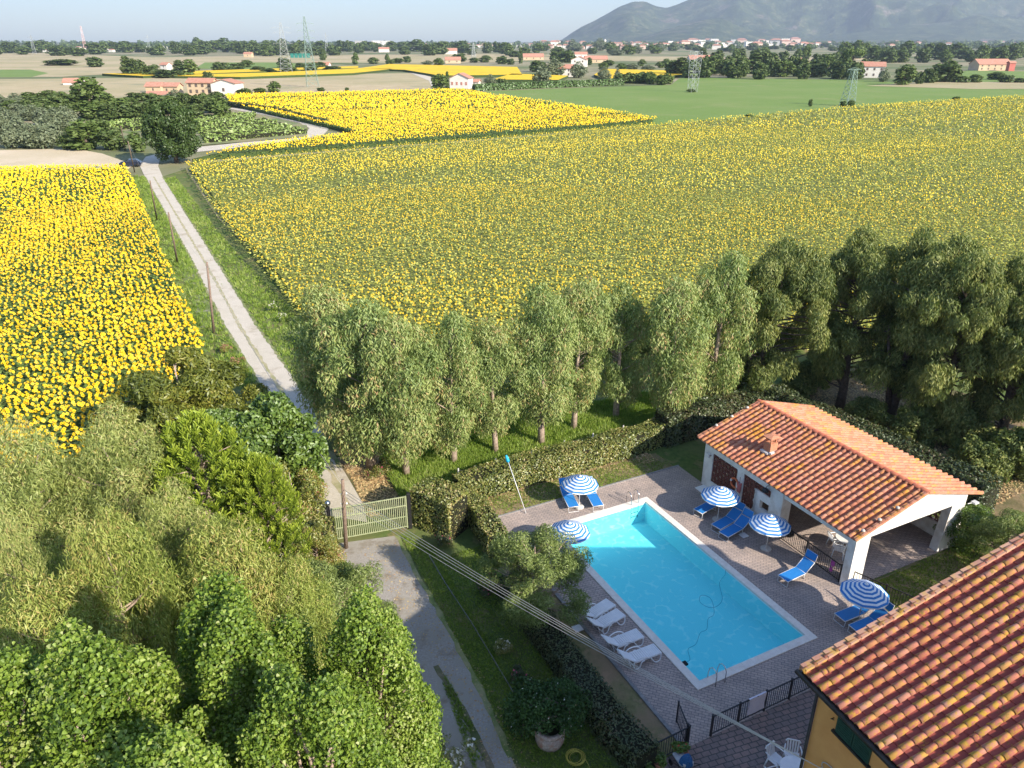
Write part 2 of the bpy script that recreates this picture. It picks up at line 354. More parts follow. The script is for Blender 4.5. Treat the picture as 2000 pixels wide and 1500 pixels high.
disc_m = M_leaf('sunflower_disc', [(0.42, 0.20, 0.02), (0.30, 0.12, 0.015)], 0.0, gloss=0.02)
sleaf_m = M_leaf('sunflower_leaves', [(0.11, 0.17, 0.03), (0.19, 0.27, 0.055), (0.30, 0.38, 0.10)], 0.3, gloss=0.05)
pleaf_m = M_leaf('pale_sunflower_leaves', [(0.24, 0.26, 0.05), (0.46, 0.47, 0.10), (0.66, 0.65, 0.20)], 0.35, gloss=0.02)
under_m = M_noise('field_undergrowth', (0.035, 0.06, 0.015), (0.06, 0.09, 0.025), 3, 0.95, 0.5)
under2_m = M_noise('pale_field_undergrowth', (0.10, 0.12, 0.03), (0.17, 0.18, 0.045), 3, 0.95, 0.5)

petal2_m = M_leaf('pale_field_petals', [(0.66, 0.46, 0.02), (0.78, 0.60, 0.05)], 0.25, gloss=0.02)
def sunfield(name, label, poly, ang, bloom, hr, leafm, underm, d2=130, rowgap=0.75, gap=0.28, faces_up=(0.25, 0.2), seed=1, band=None, inset=1.3, hscale=1.0, maxd=900, rowj=0.2, far_k=1.0):
    r = np.random.default_rng(seed); poly = [tuple(p) for p in poly]
    pa = np.array(poly); c, s_ = math.cos(ang), math.sin(ang)
    Rm = np.array([[c, s_], [-s_, c]]); q = pa @ Rm.T
    lo, hi = q.min(0), q.max(0)
    acc = Acc(); sets = []
    for (dmin, dmax, rg, gp_, lod) in ((0, 75, rowgap, gap, 0), (75, d2, rowgap, gap * 1.1, 1), (d2, d2 * 1.8, rowgap * 1.35, gap * 1.8, 2), (d2 * 1.8, maxd, rowgap * 2.2, gap * 3.3, 3)):
        corner = np.hypot(pa[:, 0], pa[:, 1])
        if corner.max() < dmin: continue
        xs = np.arange(lo[0], hi[0], gp_); ys = np.arange(lo[1], hi[1], rg)
        X, Y = np.meshgrid(xs, ys); Q = np.stack([X.ravel(), Y.ravel()], 1)
        Q += r.normal(0, 1, Q.shape) * np.array([gp_ * 0.4, rg * rowj])
        P = Q @ Rm; d = np.hypot(P[:, 0], P[:, 1])
        k = (d >= dmin) & (d < dmax); P, Q, d = P[k], Q[k], d[k]
        k = inpoly(P, poly); P, Q = P[k], Q[k]
        if len(P): sets.append((P, Q, lod))
    azs = math.atan2(SDIR.y, SDIR.x)
    for P, Q, lod in sets:
        n = len(P)
        b = bloom(Q[:, 0], Q[:, 1]) if callable(bloom) else np.full(n, bloom)
        k = (1.0, 1.0, 1.45, 2.4)[lod] * far_k if lod > 1 else 1.0
        hz = (1.55 + 0.13 * r.normal(size=n) + 0.12 * vnoise(P[:, 0] * 0.25, P[:, 1] * 0.25, seed)) * hscale
        # leaves
        nl = (5, 4, 3, 2)[lod]
        for j in range(nl):
            t = r.uniform(0, 6.283, n); el = r.uniform(-0.5, 0.45, n)
            D = np.stack([np.cos(t) * np.cos(el), np.sin(t) * np.cos(el), np.sin(el)], 1)
            S_ = np.stack([-np.sin(t), np.cos(t), r.uniform(-0.3, 0.3, n)], 1); S_ = unit(S_)
            N = np.cross(D, S_)
            z = hz - 0.12 - r.uniform(0.0, 0.55 if j % 2 else 1.0, n) * (1 if j else 0.2)
            C = np.stack([P[:, 0], P[:, 1], z], 1)
            tv = np.array([[0.02, 0, 0], [0.15, 0.12, 0.01], [0.33, 0, -0.03], [0.15, -0.12, 0.01]])
            acc.add(place(tv, C, D, S_, N, r.uniform(0.75, 1.2, n) * k), [(0, 1, 2, 3)], 0, r.uniform(0, 1, n))
        # heads
        on = r.uniform(0, 1, n) < b; Pn = P[on]; m = len(Pn)
        if not m: continue
        az = azs + r.normal(0, 0.38, m); up = r.normal(faces_up[0], faces_up[1], m)
        N = np.stack([np.cos(az) * np.cos(up), np.sin(az) * np.cos(up), np.sin(up)], 1)
        X = np.stack([-np.sin(az), np.cos(az), np.zeros(m)], 1); Y = np.cross(N, X)
        C = np.stack([Pn[:, 0], Pn[:, 1], hz[on] + 0.08], 1) + N * 0.06
        sz = hr * r.uniform(0.75, 1.2, m) * k * (0.8 + 0.35 * b[on])
        kk = 8 if lod == 0 else 6 if lod == 1 else 4
        t = np.arange(kk) * 6.2832 / kk; rad = 1.0 + (0.12 * ((-1) ** np.arange(kk)) if kk > 4 else 0)
        tv = np.stack([np.cos(t) * rad, np.sin(t) * rad, np.zeros(kk)], 1)
        acc.add(place(tv, C, X, Y, N, sz), [tuple(range(kk))], 1, r.uniform(0, 1, m))
        if lod < 2:
            tv2 = np.concatenate([np.stack([np.cos(t) * 0.4, np.sin(t) * 0.4, np.full(kk, 0.1)], 1)])
            acc.add(place(tv2, C, X, Y, N, sz), [tuple(range(kk))], 2, r.uniform(0, 1, m))
            tv3 = np.stack([np.cos(t) * 0.75, np.sin(t) * 0.75, np.full(kk, -0.12)], 1)[:, :]
            acc.add(place(tv3, C, X, Y, N, sz), [tuple(range(kk))], 0, r.uniform(0.3, 0.8, m))
    # leafy underlayer so that the soil does not show
    cen = pa.mean(0); inn = [tuple(cen + (p - cen) * (1 - inset / max(1, np.linalg.norm(p - cen)))) for p in pa]
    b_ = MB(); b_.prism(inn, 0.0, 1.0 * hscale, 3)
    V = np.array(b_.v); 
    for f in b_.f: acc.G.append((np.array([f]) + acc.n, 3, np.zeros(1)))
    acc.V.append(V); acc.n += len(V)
    o = link(name, acc.mesh(name, [leafm, petal2_m if leafm is pleaf_m else petal_m, disc_m, underm])); return tag(o, label, 'sunflowers', None, 'stuff')

# left field: full bloom, right up to the lane edge
def bl_left(x, y): return np.clip(0.82 + 0.45 * vnoise(x * 0.12, y * 0.35, 3), 0.3, 1)
LF = PXS([(250, 336), (200, 338), (-60, 342), (-420, 352)]) + [(-75, 36), (-52, 36)] + PXS([(160, 960), (330, 860), (392, 790), (405, 705)])
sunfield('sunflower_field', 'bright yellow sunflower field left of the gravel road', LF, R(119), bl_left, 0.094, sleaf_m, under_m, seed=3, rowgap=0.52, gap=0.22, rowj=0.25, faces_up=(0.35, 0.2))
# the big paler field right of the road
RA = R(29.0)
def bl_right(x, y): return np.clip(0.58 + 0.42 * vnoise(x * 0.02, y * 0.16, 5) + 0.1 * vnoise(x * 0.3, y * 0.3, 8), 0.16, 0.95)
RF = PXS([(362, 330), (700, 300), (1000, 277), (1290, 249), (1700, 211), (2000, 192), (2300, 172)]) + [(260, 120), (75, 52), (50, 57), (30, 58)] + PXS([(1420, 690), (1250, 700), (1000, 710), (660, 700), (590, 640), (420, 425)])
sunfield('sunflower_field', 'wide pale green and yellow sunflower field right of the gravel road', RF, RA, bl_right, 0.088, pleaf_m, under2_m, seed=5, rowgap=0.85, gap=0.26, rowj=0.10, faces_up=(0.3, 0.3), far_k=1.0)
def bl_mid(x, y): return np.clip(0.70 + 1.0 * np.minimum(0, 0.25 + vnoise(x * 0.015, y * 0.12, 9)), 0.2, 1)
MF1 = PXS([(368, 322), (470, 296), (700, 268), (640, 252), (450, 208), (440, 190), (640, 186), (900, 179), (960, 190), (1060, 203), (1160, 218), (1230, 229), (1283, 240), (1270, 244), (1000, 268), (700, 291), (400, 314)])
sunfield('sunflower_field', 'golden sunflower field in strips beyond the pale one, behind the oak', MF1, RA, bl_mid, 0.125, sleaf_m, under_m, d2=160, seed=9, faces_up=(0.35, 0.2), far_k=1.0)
def strip(name, pts, wd, z, m, seed=1):      # a ragged strip along a line
    rr_ = random.Random(seed); P = [G(*p) for p in pts]; L_ = []; R_ = []
    for a, b in zip(P[:-1], P[1:]):
        n = max(2, int((b - a).length / 0.45)); d = (b - a).normalized(); s_ = Vector((-d.y, d.x, 0))
        for i in range(n): q = a.lerp(b, i / n); L_.append(q + s_ * wd * rr_.uniform(0.15, 0.6)); R_.append(q - s_ * wd * rr_.uniform(0.15, 0.6))
    b_ = MB()
    for i in range(len(L_) - 1): b_.face([(R_[i].x, R_[i].y, z), (R_[i + 1].x, R_[i + 1].y, z), (L_[i + 1].x, L_[i + 1].y, z), (L_[i].x, L_[i].y, z)])
    return tag(b_.build(name, m), kind='structure')
mid_m = ground_mat('trodden_verge_soil', (0.38, 0.33, 0.20), (0.50, 0.44, 0.30), (0.30, 0.29, 0.15), 0.8, 6.0, 0.5)
edge_m = ground_mat('ragged_grass_edge', (0.12, 0.17, 0.05), (0.20, 0.24, 0.08), (0.30, 0.28, 0.15), 1.2, 6.0, 0.5)
strip('track', [(300, 345), (345, 420), (405, 520), (470, 640), (540, 748), (592, 830)], 0.35, 0.006, mid_m, 1)
strip('track', [(636, 890), (650, 925), (672, 975), (690, 1010)], 0.5, 0.006, mid_m, 2)
strip('track', [(852, 1300), (880, 1350), (930, 1440), (975, 1540)], 0.34, 0.008, ground_mat('brown_weedy_strip', (0.15, 0.13, 0.08), (0.24, 0.20, 0.13), (0.10, 0.12, 0.05), 0.9, 6.0, 0.5), 3)  # brownish weedy strip along the middle of the lane
for k_, (pts_, w_) in enumerate((([(283, 345), (370, 500), (440, 640), (505, 747), (560, 800), (596, 870)], 0.35), ([(318, 345), (430, 520), (505, 640), (580, 745), (622, 810), (640, 880), (672, 920)], 0.35), ([(775, 1046), (812, 1115), (860, 1200), (930, 1330), (1008, 1500)], 0.3))):
    strip('verge', pts_, w_, 0.010, edge_m, 10 + k_)
gold_m = ground_mat('distant_sunflower_bloom', (0.72, 0.46, 0.02), (0.78, 0.53, 0.03), (0.66, 0.45, 0.03), 0.02, 0.5, 0.2, (0.42, 0.36, 0.04), 0.06)
def farfield(pts, label, z=1.5):
    b = MB(); P = PXS(pts)
    if sum(P[i][0] * P[(i + 1) % len(P)][1] - P[(i + 1) % len(P)][0] * P[i][1] for i in range(len(P))) < 0: P = P[::-1]
    b.prism(P, 0.0, z, 1, 0); o = b.build('sunflower_field', [gold_m, under_m]); tag(o, label, 'sunflowers', None, 'stuff')
farfield([(700, 137), (760, 128), (1010, 134), (1020, 150), (860, 152), (790, 140)], 'far yellow sunflower strip beside the white farmhouse track')
farfield([(290, 152), (520, 146), (700, 137), (770, 138), (690, 147), (470, 155)], 'thin far yellow sunflower strip left of the track')
farfield([(960, 160), (1000, 148), (1110, 152), (1090, 161)], 'yellow sunflower patch behind the farmhouse hedge')
farfield([(1160, 150), (1180, 138), (1330, 142), (1340, 149), (1290, 156), (1180, 158)], 'yellow sunflower strip beyond the thick green hedge')
farfield([(200, 148), (420, 141), (700, 132), (700, 136), (420, 147), (280, 153)], 'most distant yellow sunflower strip on the left')
sheet('track', PXS([(845, 176), (838, 158), (800, 142), (770, 136), (776, 135), (810, 140), (856, 156), (870, 178)]), 0.1, road_m)
# ------------------------------------------------ trees, hedges, grass
euc_l = M_leaf('eucalyptus_leaves', [(0.10, 0.16, 0.045), (0.19, 0.26, 0.075), (0.29, 0.36, 0.11), (0.40, 0.44, 0.16), (0.44, 0.30, 0.14)], 0.25, gloss=0.03)
euc_d = M_leaf('dark_eucalyptus_leaves', [(0.07, 0.11, 0.03), (0.13, 0.17, 0.05), (0.22, 0.25, 0.075), (0.32, 0.32, 0.10)], 0.25, gloss=0.02)
euc_y = M_leaf('yellowing_eucalyptus_leaves', [(0.12, 0.17, 0.035), (0.22, 0.28, 0.055), (0.32, 0.38, 0.085), (0.42, 0.44, 0.12), (0.46, 0.34, 0.13)], 0.28, gloss=0.03)
euc_g = M_leaf('grey_eucalyptus_leaves', [(0.13, 0.17, 0.045), (0.24, 0.29, 0.075), (0.34, 0.39, 0.11), (0.44, 0.46, 0.16), (0.46, 0.34, 0.15)], 0.28, gloss=0.03)
pop_l = M_leaf('poplar_leaves', [(0.06, 0.11, 0.012), (0.11, 0.18, 0.018), (0.18, 0.27, 0.028), (0.27, 0.35, 0.055), (0.38, 0.42, 0.16)], 0.3, gloss=0.035, rough=0.55)
pine_l = M_leaf('pine_needles', [(0.09, 0.14, 0.018), (0.17, 0.24, 0.025), (0.28, 0.36, 0.035), (0.40, 0.46, 0.06)], 0.25, gloss=0.03)
loc_l = M_leaf('walnut_leaves', [(0.07, 0.095, 0.015), (0.13, 0.16, 0.022), (0.20, 0.22, 0.03), (0.30, 0.27, 0.04)], 0.3, gloss=0.05)
fig_l = M_leaf('broad_green_leaves', [(0.055, 0.10, 0.015), (0.10, 0.17, 0.024), (0.16, 0.25, 0.036), (0.23, 0.31, 0.055)], 0.3, gloss=0.07)
olive_l = M_leaf('olive_leaves', [(0.08, 0.12, 0.03), (0.15, 0.20, 0.05), (0.23, 0.29, 0.085), (0.33, 0.37, 0.14)], 0.2, gloss=0.03)
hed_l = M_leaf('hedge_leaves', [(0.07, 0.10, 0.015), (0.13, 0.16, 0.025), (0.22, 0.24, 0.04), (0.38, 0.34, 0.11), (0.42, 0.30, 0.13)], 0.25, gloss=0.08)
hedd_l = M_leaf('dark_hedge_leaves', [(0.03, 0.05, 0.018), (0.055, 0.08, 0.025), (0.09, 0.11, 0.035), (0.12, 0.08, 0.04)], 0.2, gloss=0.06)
oak_l = M_leaf('oak_leaves', [(0.035, 0.065, 0.015), (0.055, 0.095, 0.02), (0.085, 0.13, 0.03)], 0.2, gloss=0.04)
ivy_l = M_leaf('ivy_leaves', [(0.02, 0.05, 0.012), (0.04, 0.09, 0.02), (0.07, 0.14, 0.035)], 0.2, gloss=0.03)
grass_l = M_leaf('grass_blades', [(0.12, 0.19, 0.022), (0.20, 0.30, 0.04), (0.30, 0.39, 0.07), (0.40, 0.42, 0.15)], 0.35, gloss=0.03)
litter_l = M_leaf('fallen_leaf', [(0.42, 0.30, 0.14), (0.52, 0.40, 0.20), (0.36, 0.20, 0.10), (0.56, 0.46, 0.28)], 0.05, gloss=0.03)

def clump_leaves(r, acc, C, RAD, n, L, Wd, droop=0.0, up=0.3, mat=0, lay=0.28, shape='rhomb', rbase=None, flat=0.6):
    """leaves spread through the outer shells of many ellipsoid clumps"""
    C = np.asarray(C, float); RAD = np.asarray(RAD, float)
    wgt = (RAD[:, 0] * RAD[:, 2]); wgt = wgt / wgt.sum()
    k = r.choice(len(C), n, p=wgt)
    D = unit(r.normal(size=(n, 3)) + np.array([0, 0, up]))
    rad = 1.0 - np.abs(r.normal(0, lay, n)) + r.normal(0, 0.05, n)
    P = C[k] + D * RAD[k] * rad[:, None]
    ok = np.ones(n, bool)
    for i in range(0, len(C)):               # drop what lies deep inside another clump
        q = (P - C[i]) / RAD[i]; ok &= ~(((q ** 2).sum(1) < 0.30) & (k != i))
    P, D, k = P[ok], D[ok], k[ok]; n = len(P)
    N = unit(D + r.normal(0, flat, (n, 3)))
    T = unit(np.cross(N, r.normal(size=(n, 3))))
    T = unit(T * (1 - droop) + np.array([0, 0, -1.0]) * droop + D * 0.25 * droop)
    S_ = unit(np.cross(N, T)); N = np.cross(T, S_)
    if shape == 'rhomb': tv = np.array([[-0.5, 0, 0], [-0.05, 0.5 * Wd / L, 0.05], [0.5, 0, 0], [-0.05, -0.5 * Wd / L, 0.05]]); fs = [(0, 1, 2, 3)]
    elif shape == 'needle': tv = np.array([[-0.5, 0.06, 0], [0.5, 0.5 * Wd / L, 0], [0.5, -0.5 * Wd / L, 0], [-0.5, -0.06, 0]]); fs = [(0, 1, 2, 3)]
    else: tv = np.array([[-0.5, 0, 0], [-0.32, 0.5 * Wd / L, 0.14], [0.15, 0.32 * Wd / L, 0.08], [0.6, 0, -0.08], [0.15, -0.32 * Wd / L, 0.08], [-0.32, -0.5 * Wd / L, 0.14]]); fs = [(0, 1, 2, 3), (0, 3, 4, 5)]
    rb = (r.uniform(0, 1, len(C)) if rbase is None else rbase)[k]
    rnd = np.clip(0.5 + (rb - 0.5) * 0.45 + r.normal(0, 0.2, n), 0, 1)
    red = r.uniform(0, 1, n) < 0.008; rnd[red] = 1.0
    acc.add(place(tv, P, T, S_, N, L * r.uniform(0.7, 1.25, n)), fs, mat, rnd)

def tree_data(kind, h, Rc, seed, leaves, L, Wd, leafm, barkm, z0=0.25, profile=None, ncl=70, cr=0.6, crz=None, droop=0.0, trunk_r=0.16, lean=(0, 0), shape='rhomb', fork=False, up=0.3, limbs=0.5, top=1.0, sub=0, subr=0.8):
    r = np.random.default_rng(seed); rr = random.Random(seed)
    prof = profile or [(0, 0.6), (0.25, 0.95), (0.6, 1.0), (0.85, 0.8), (1, 0.45)]
    def Rof(t): return np.interp(t, [p[0] for p in prof], [p[1] for p in prof]) * Rc
    C = []; RAD = []
    zb = h * z0; zt = h - cr * 0.8
    big = []
    for i in range(sub):          # a crown of separate bough masses
        for tries in range(60):
            t = (i + rr.random()) / sub; a = rr.uniform(0, 6.283); R_ = float(Rof(t)); q = max(0, R_ - subr * 0.7) * math.sqrt(rr.uniform(0.25, 1)); c = (math.cos(a) * q + lean[0] * t, math.sin(a) * q + lean[1] * t, zb + subr * 0.5 + (zt - subr * 0.6 - zb) * t)
            if all((c[0] - b[0]) ** 2 + (c[1] - b[1]) ** 2 + (c[2] - b[2]) ** 2 > (subr * 1.25) ** 2 for b in big): big.append(c); break
    for c in big:
        g = subr * rr.uniform(0.75, 1.2)
        for k in range(max(5, ncl // max(1, len(big)))):
            v = Vector((rr.gauss(0, 1), rr.gauss(0, 1), rr.gauss(0.2, 1))).normalized() * g * rr.uniform(0.35, 0.85); s = cr * rr.uniform(0.6, 1.3)
            C.append((c[0] + v.x, c[1] + v.y, c[2] + v.z * 0.85)); RAD.append((s, s, s * (crz or 1.0) * rr.uniform(0.8, 1.2)))
    while len(C) < ncl:
        t = rr.random(); R_ = float(Rof(t))
        if rr.random() > R_ / Rc + 0.15: continue
        a = rr.uniform(0, 6.283); s = cr * rr.uniform(0.55, 1.5); q = max(0.0, R_ - s * 0.75) * math.sqrt(rr.uniform(0.2, 1)) * (rr.uniform(1.0, 1.22) if rr.random() < 0.3 else 1)
        z = zb + (zt - zb) * t
        lx, ly = lean[0] * (z / h), lean[1] * (z / h)
        C.append((lx + math.cos(a) * q, ly + math.sin(a) * q, z)); RAD.append((s, s, s * (crz or 1.0) * rr.uniform(0.8, 1.2)))
    acc = Acc(); clump_leaves(r, acc, C, RAD, leaves, L, Wd, droop, up, 0, shape=shape)
    crown = acc.mesh(kind + '_crown', [leafm])
    m = MB(); z = zb + (zt - zb) * 0.7
    axis = [(0, 0, -0.1), (lean[0] * 0.1 + 0.04, lean[1] * 0.1, h * 0.15), (lean[0] * 0.3 - 0.06, lean[1] * 0.3 + 0.05, h * 0.35), (lean[0] * 0.55 + 0.05, lean[1] * 0.55, h * 0.6), (lean[0] * 0.85, lean[1] * 0.85, h * 0.88)]
    m.tube(axis, [trunk_r * 1.25, trunk_r, trunk_r * 0.75, trunk_r * 0.45, trunk_r * 0.12], 8)
    if fork: m.tube([(0, 0, 0.2), (-0.5, 0.2, h * 0.25), (-1.1, 0.4, h * 0.55)], [trunk_r * 0.8, trunk_r * 0.6, trunk_r * 0.2], 6)
    for i, c in enumerate(C):
        if rr.random() < limbs:
            zs = max(h * 0.12, c[2] - rr.uniform(0.4, 1.6)); zs = min(zs, h * 0.8); f = zs / h
            s = Vector((lean[0] * f, lean[1] * f, zs)); e = Vector(c); mid = (s + e) / 2 + Vector((rr.uniform(-.15, .15), rr.uniform(-.15, .15), -0.1))
            m.tube([s, mid, e], [trunk_r * 0.33 * (1 - f * 0.6), trunk_r * 0.2, 0.015], 4, cap=False)
    me = m.build('tmp', barkm, smooth=True); tm = me.data; tm.name = kind + '_trunk'; bpy.data.objects.remove(me)
    return crown, tm
def put_tree(name, data, x, y, label, group=None, cat='tree', rz=0.0, s=1.0, sz=None, z=0.0):
    t = thing(name, label, cat, (x, y, z), rz, group); t.scale = (s, s, sz or s)
    link('crown', data[0], t); link('trunk', data[1], t); return t

# the row of eucalyptus along the back hedge
EV = [tree_data('eucalyptus', 10, 2.45, 21, 30000, 0.25, 0.055, euc_l, bark_pale, z0=0.2, ncl=70, cr=0.66, crz=1.35, droop=0.6, trunk_r=0.2, profile=[(0, 0.62), (0.2, 0.9), (0.5, 1.0), (0.8, 0.85), (1, 0.4)]),
      tree_data('eucalyptus', 10, 2.35, 22, 30000, 0.25, 0.055, euc_l, bark_pale, z0=0.2, ncl=66, cr=0.64, crz=1.4, droop=0.6, trunk_r=0.18, lean=(0.3, 0.2), profile=[(0, 0.5), (0.25, 0.85), (0.55, 1.0), (0.85, 0.8), (1, 0.45)])]
def bt(px, py, dx=0, dy=0): p = G(px, py); return p.x + dx, p.y + dy
rowE = [(725, 915, 10.2, 1.2, 0, 'leftmost tall eucalyptus of the pale trunked row, beside the gravel road'),
        (672, 858, 9.8, 1.15, 1, 'eucalyptus at the road edge half behind the first of the pale trunked row'),
        (794, 930, 9.8, 0.98, 1, 'eucalyptus with slim pale trunk, second from the road in the row'),
        (886, 905, 9.3, 0.86, 0, 'eucalyptus third from the road in the row behind the hedge'),
        (968, 884, 8.4, 0.86, 1, 'shorter greyish eucalyptus fourth from the road in the row'),
        (1057, 868, 10.2, 0.92, 0, 'eucalyptus with a stubby thick trunk in the middle of the row'),
        (1120, 838, 9.9, 0.88, 1, 'eucalyptus with thin whitish trunk right of the row middle'),
        (1203, 815, 9.0, 0.85, 0, 'shaded eucalyptus set back in the gap of the row'),
        (1300, 838, 10.2, 1.0, 1, 'low branching eucalyptus left of the pavilion above the hedge'),
        (1385, 812, 11.0, 0.98, 0, 'eucalyptus nearest the pavilion roof at the right end of the pale row')]
for i, (px, py, h, s, v, lab) in enumerate(rowE):
    x, y = bt(px, py); put_tree('eucalyptus_tree', EV[v], x, y, lab, 'row of eucalyptus behind the hedge', rz=i * 2.1, s=s * 1.1, sz=h / 10)
ED = [tree_data('dark_eucalyptus', 12, 4.4, 31, 60000, 0.28, 0.06, euc_d, bark_dark, z0=0.2, ncl=150, cr=0.58, sub=19, subr=1.35, crz=1.3, droop=0.6, trunk_r=0.28, lean=(1.2, 0.3), fork=True),
      tree_data('dark_eucalyptus', 12, 4.2, 32, 60000, 0.28, 0.06, euc_d, bark_dark, z0=0.14, ncl=150, cr=0.58, sub=19, subr=1.35, crz=1.3, droop=0.6, trunk_r=0.27, lean=(0.6, 0.6))]
rowD = [(1470, 790, 12.0, 0.92, 0, 'dark leaning forked eucalyptus behind the pavilion roof ridge end'),
        (1640, 795, 12.4, 0.92, 1, 'dark eucalyptus behind the middle of the pavilion roof'),
        (1735, 822, 13.2, 0.98, 0, 'tallest dark eucalyptus behind the pavilion, third from the left'),
        (1832, 850, 12.4, 0.9, 1, 'dark eucalyptus above the right end of the pavilion roof'),
        (1950, 872, 12.0, 0.95, 1, 'lighter green eucalyptus at the right edge of the picture')]
for i, (px, py, h, s, v, lab) in enumerate(rowD):
    x, y = bt(px, py); t = put_tree('eucalyptus_tree', ED[v], x, y, lab, 'dark eucalyptus behind the pavilion', rz=(0.0, 0.5, 0.2, 2.8, 1.0)[i], s=s * 1.1, sz=h / 12.8)
for a_, b_, lab in ((30.5, 3.5, 'dark eucalyptus outside the right edge, behind the leaf litter'),):
    q = W(a_, b_); put_tree('eucalyptus_tree', ED[1], q.x, q.y, lab, 'dark eucalyptus behind the pavilion', rz=a_, s=1.0)
x, y = bt(2080, 860); put_tree('eucalyptus_tree', ED[0], x, y, 'dark eucalyptus cut by the right edge of the picture', 'dark eucalyptus behind the pavilion', rz=2.0)

UG = tree_data('undergrowth', 2.2, 1.7, 69, 9000, 0.20, 0.09, euc_d, bark_dark, z0=0.05, ncl=40, cr=0.42, trunk_r=0.06)
for k, (px, py, s, lab) in enumerate([(1560, 770, 1.1, 'dark bush under the leaning forked tree, left behind the pavilion'), (1690, 835, 0.9, 'dark bush between the trunks behind the pavilion ridge'), (1790, 860, 1.1, 'dark bush under the tallest dark tree'), (1880, 870, 1.2, 'dark bush between the two right hand trunks'), (1905, 925, 1.0, 'dark bush behind the hedge right of the pavilion roof'), (1965, 925, 1.3, 'broad dark bush at the right edge behind the hedge'), (1600, 740, 1.0, 'dark bush at the field edge behind the forked tree'), (1440, 775, 1.2, 'dark bush left of the forked tree, above the pavilion end')]):
    x, y = bt(px, py); put_tree('bush', UG, x, y, lab, 'undergrowth behind the pavilion', 'bush', rz=k * 1.1, s=s)
# foreground trees at the left: crown tops found from the photograph at an assumed height
def attop(px, py, z): p = G(px, py, z); return p.x, p.y
PV_ = [tree_data('poplar', 14.5, 2.1, 41, 150000, 0.064, 0.062, pop_l, bark_pale, z0=0.25, ncl=135, cr=0.38, crz=2.0, droop=0.1, trunk_r=0.2, shape='hex', up=0.6, limbs=0.8, profile=[(0, 0.8), (0.5, 1.0), (0.78, 0.85), (0.92, 0.6), (1, 0.3)]),
       tree_data('poplar', 14.5, 2.0, 42, 150000, 0.064, 0.062, pop_l, bark_pale, z0=0.25, ncl=135, cr=0.37, crz=2.1, droop=0.1, trunk_r=0.2, shape='hex', up=0.6, limbs=0.8, profile=[(0, 0.8), (0.5, 1.0), (0.75, 0.85), (0.9, 0.65), (1, 0.25)])]
for i, (px, py, z, s, v, lab) in enumerate([(425, 1185, 14.3, 1.0, 0, 'tall poplar with glossy bright leaves nearest the bottom centre left'),
      (705, 1200, 13.6, 0.86, 1, 'poplar leaning over the gravel lane with its crown beside the drive'),
      (150, 1285, 14.5, 1.05, 1, 'poplar filling the bottom left corner'),
      (590, 1330, 14.2, 0.85, 0, 'poplar between the two tallest ones at the bottom edge'),
      (-60, 1330, 14.0, 1.0, 0, 'poplar cut by the left edge at the bottom corner'),
      (330, 1480, 14.0, 0.9, 1, 'poplar in front at the very bottom edge')]):
    x, y = attop(px, py, z); put_tree('poplar_tree', PV_[v], x, y, lab, 'poplars in the foreground', rz=i * 1.3, s=s, sz=z / 14.5)
EL = [tree_data('weeping_eucalyptus', 10.5, 2.6, 51, 70000, 0.19, 0.030, euc_g, bark_pale, z0=0.2, ncl=85, cr=0.68, crz=1.2, droop=0.55, trunk_r=0.2),
      tree_data('yellow_eucalyptus', 10, 2.6, 52, 70000, 0.19, 0.030, euc_y, bark_pale, z0=0.2, ncl=85, cr=0.66, crz=1.15, droop=0.55, trunk_r=0.2)]
for i, (px, py, z, s, v, lab) in enumerate([(205, 815, 10.3, 0.98, 0, 'grey green weeping eucalyptus beside the sunflower field, left of the bright pine'),
      (15, 850, 10.3, 1.0, 0, 'grey green eucalyptus at the left edge below the sunflowers'),
      (195, 1025, 11.0, 0.72, 1, 'rounded yellowish eucalyptus left of the middle one'),
      (440, 1035, 9.6, 0.92, 1, 'broad yellowish eucalyptus in front of the bright pine'),
      (60, 1150, 10.2, 0.95, 1, 'olive yellow eucalyptus behind the bottom left poplar'),
      (540, 1100, 8.6, 0.70, 1, 'smaller yellowish eucalyptus left of the lane olive'),
      (20, 1030, 10.2, 0.6, 0, 'bluish eucalyptus at the left edge between its larger neighbours'),
      (330, 960, 9.6, 0.7, 0, 'grey green eucalyptus tucked between the pine and the yellowish ones')]):
    x, y = attop(px, py, z); put_tree('eucalyptus_tree', EL[v], x, y, lab, 'eucalyptus left of the drive', rz=i * 1.7, s=s, sz=z / (10.5 if v == 0 else 10))
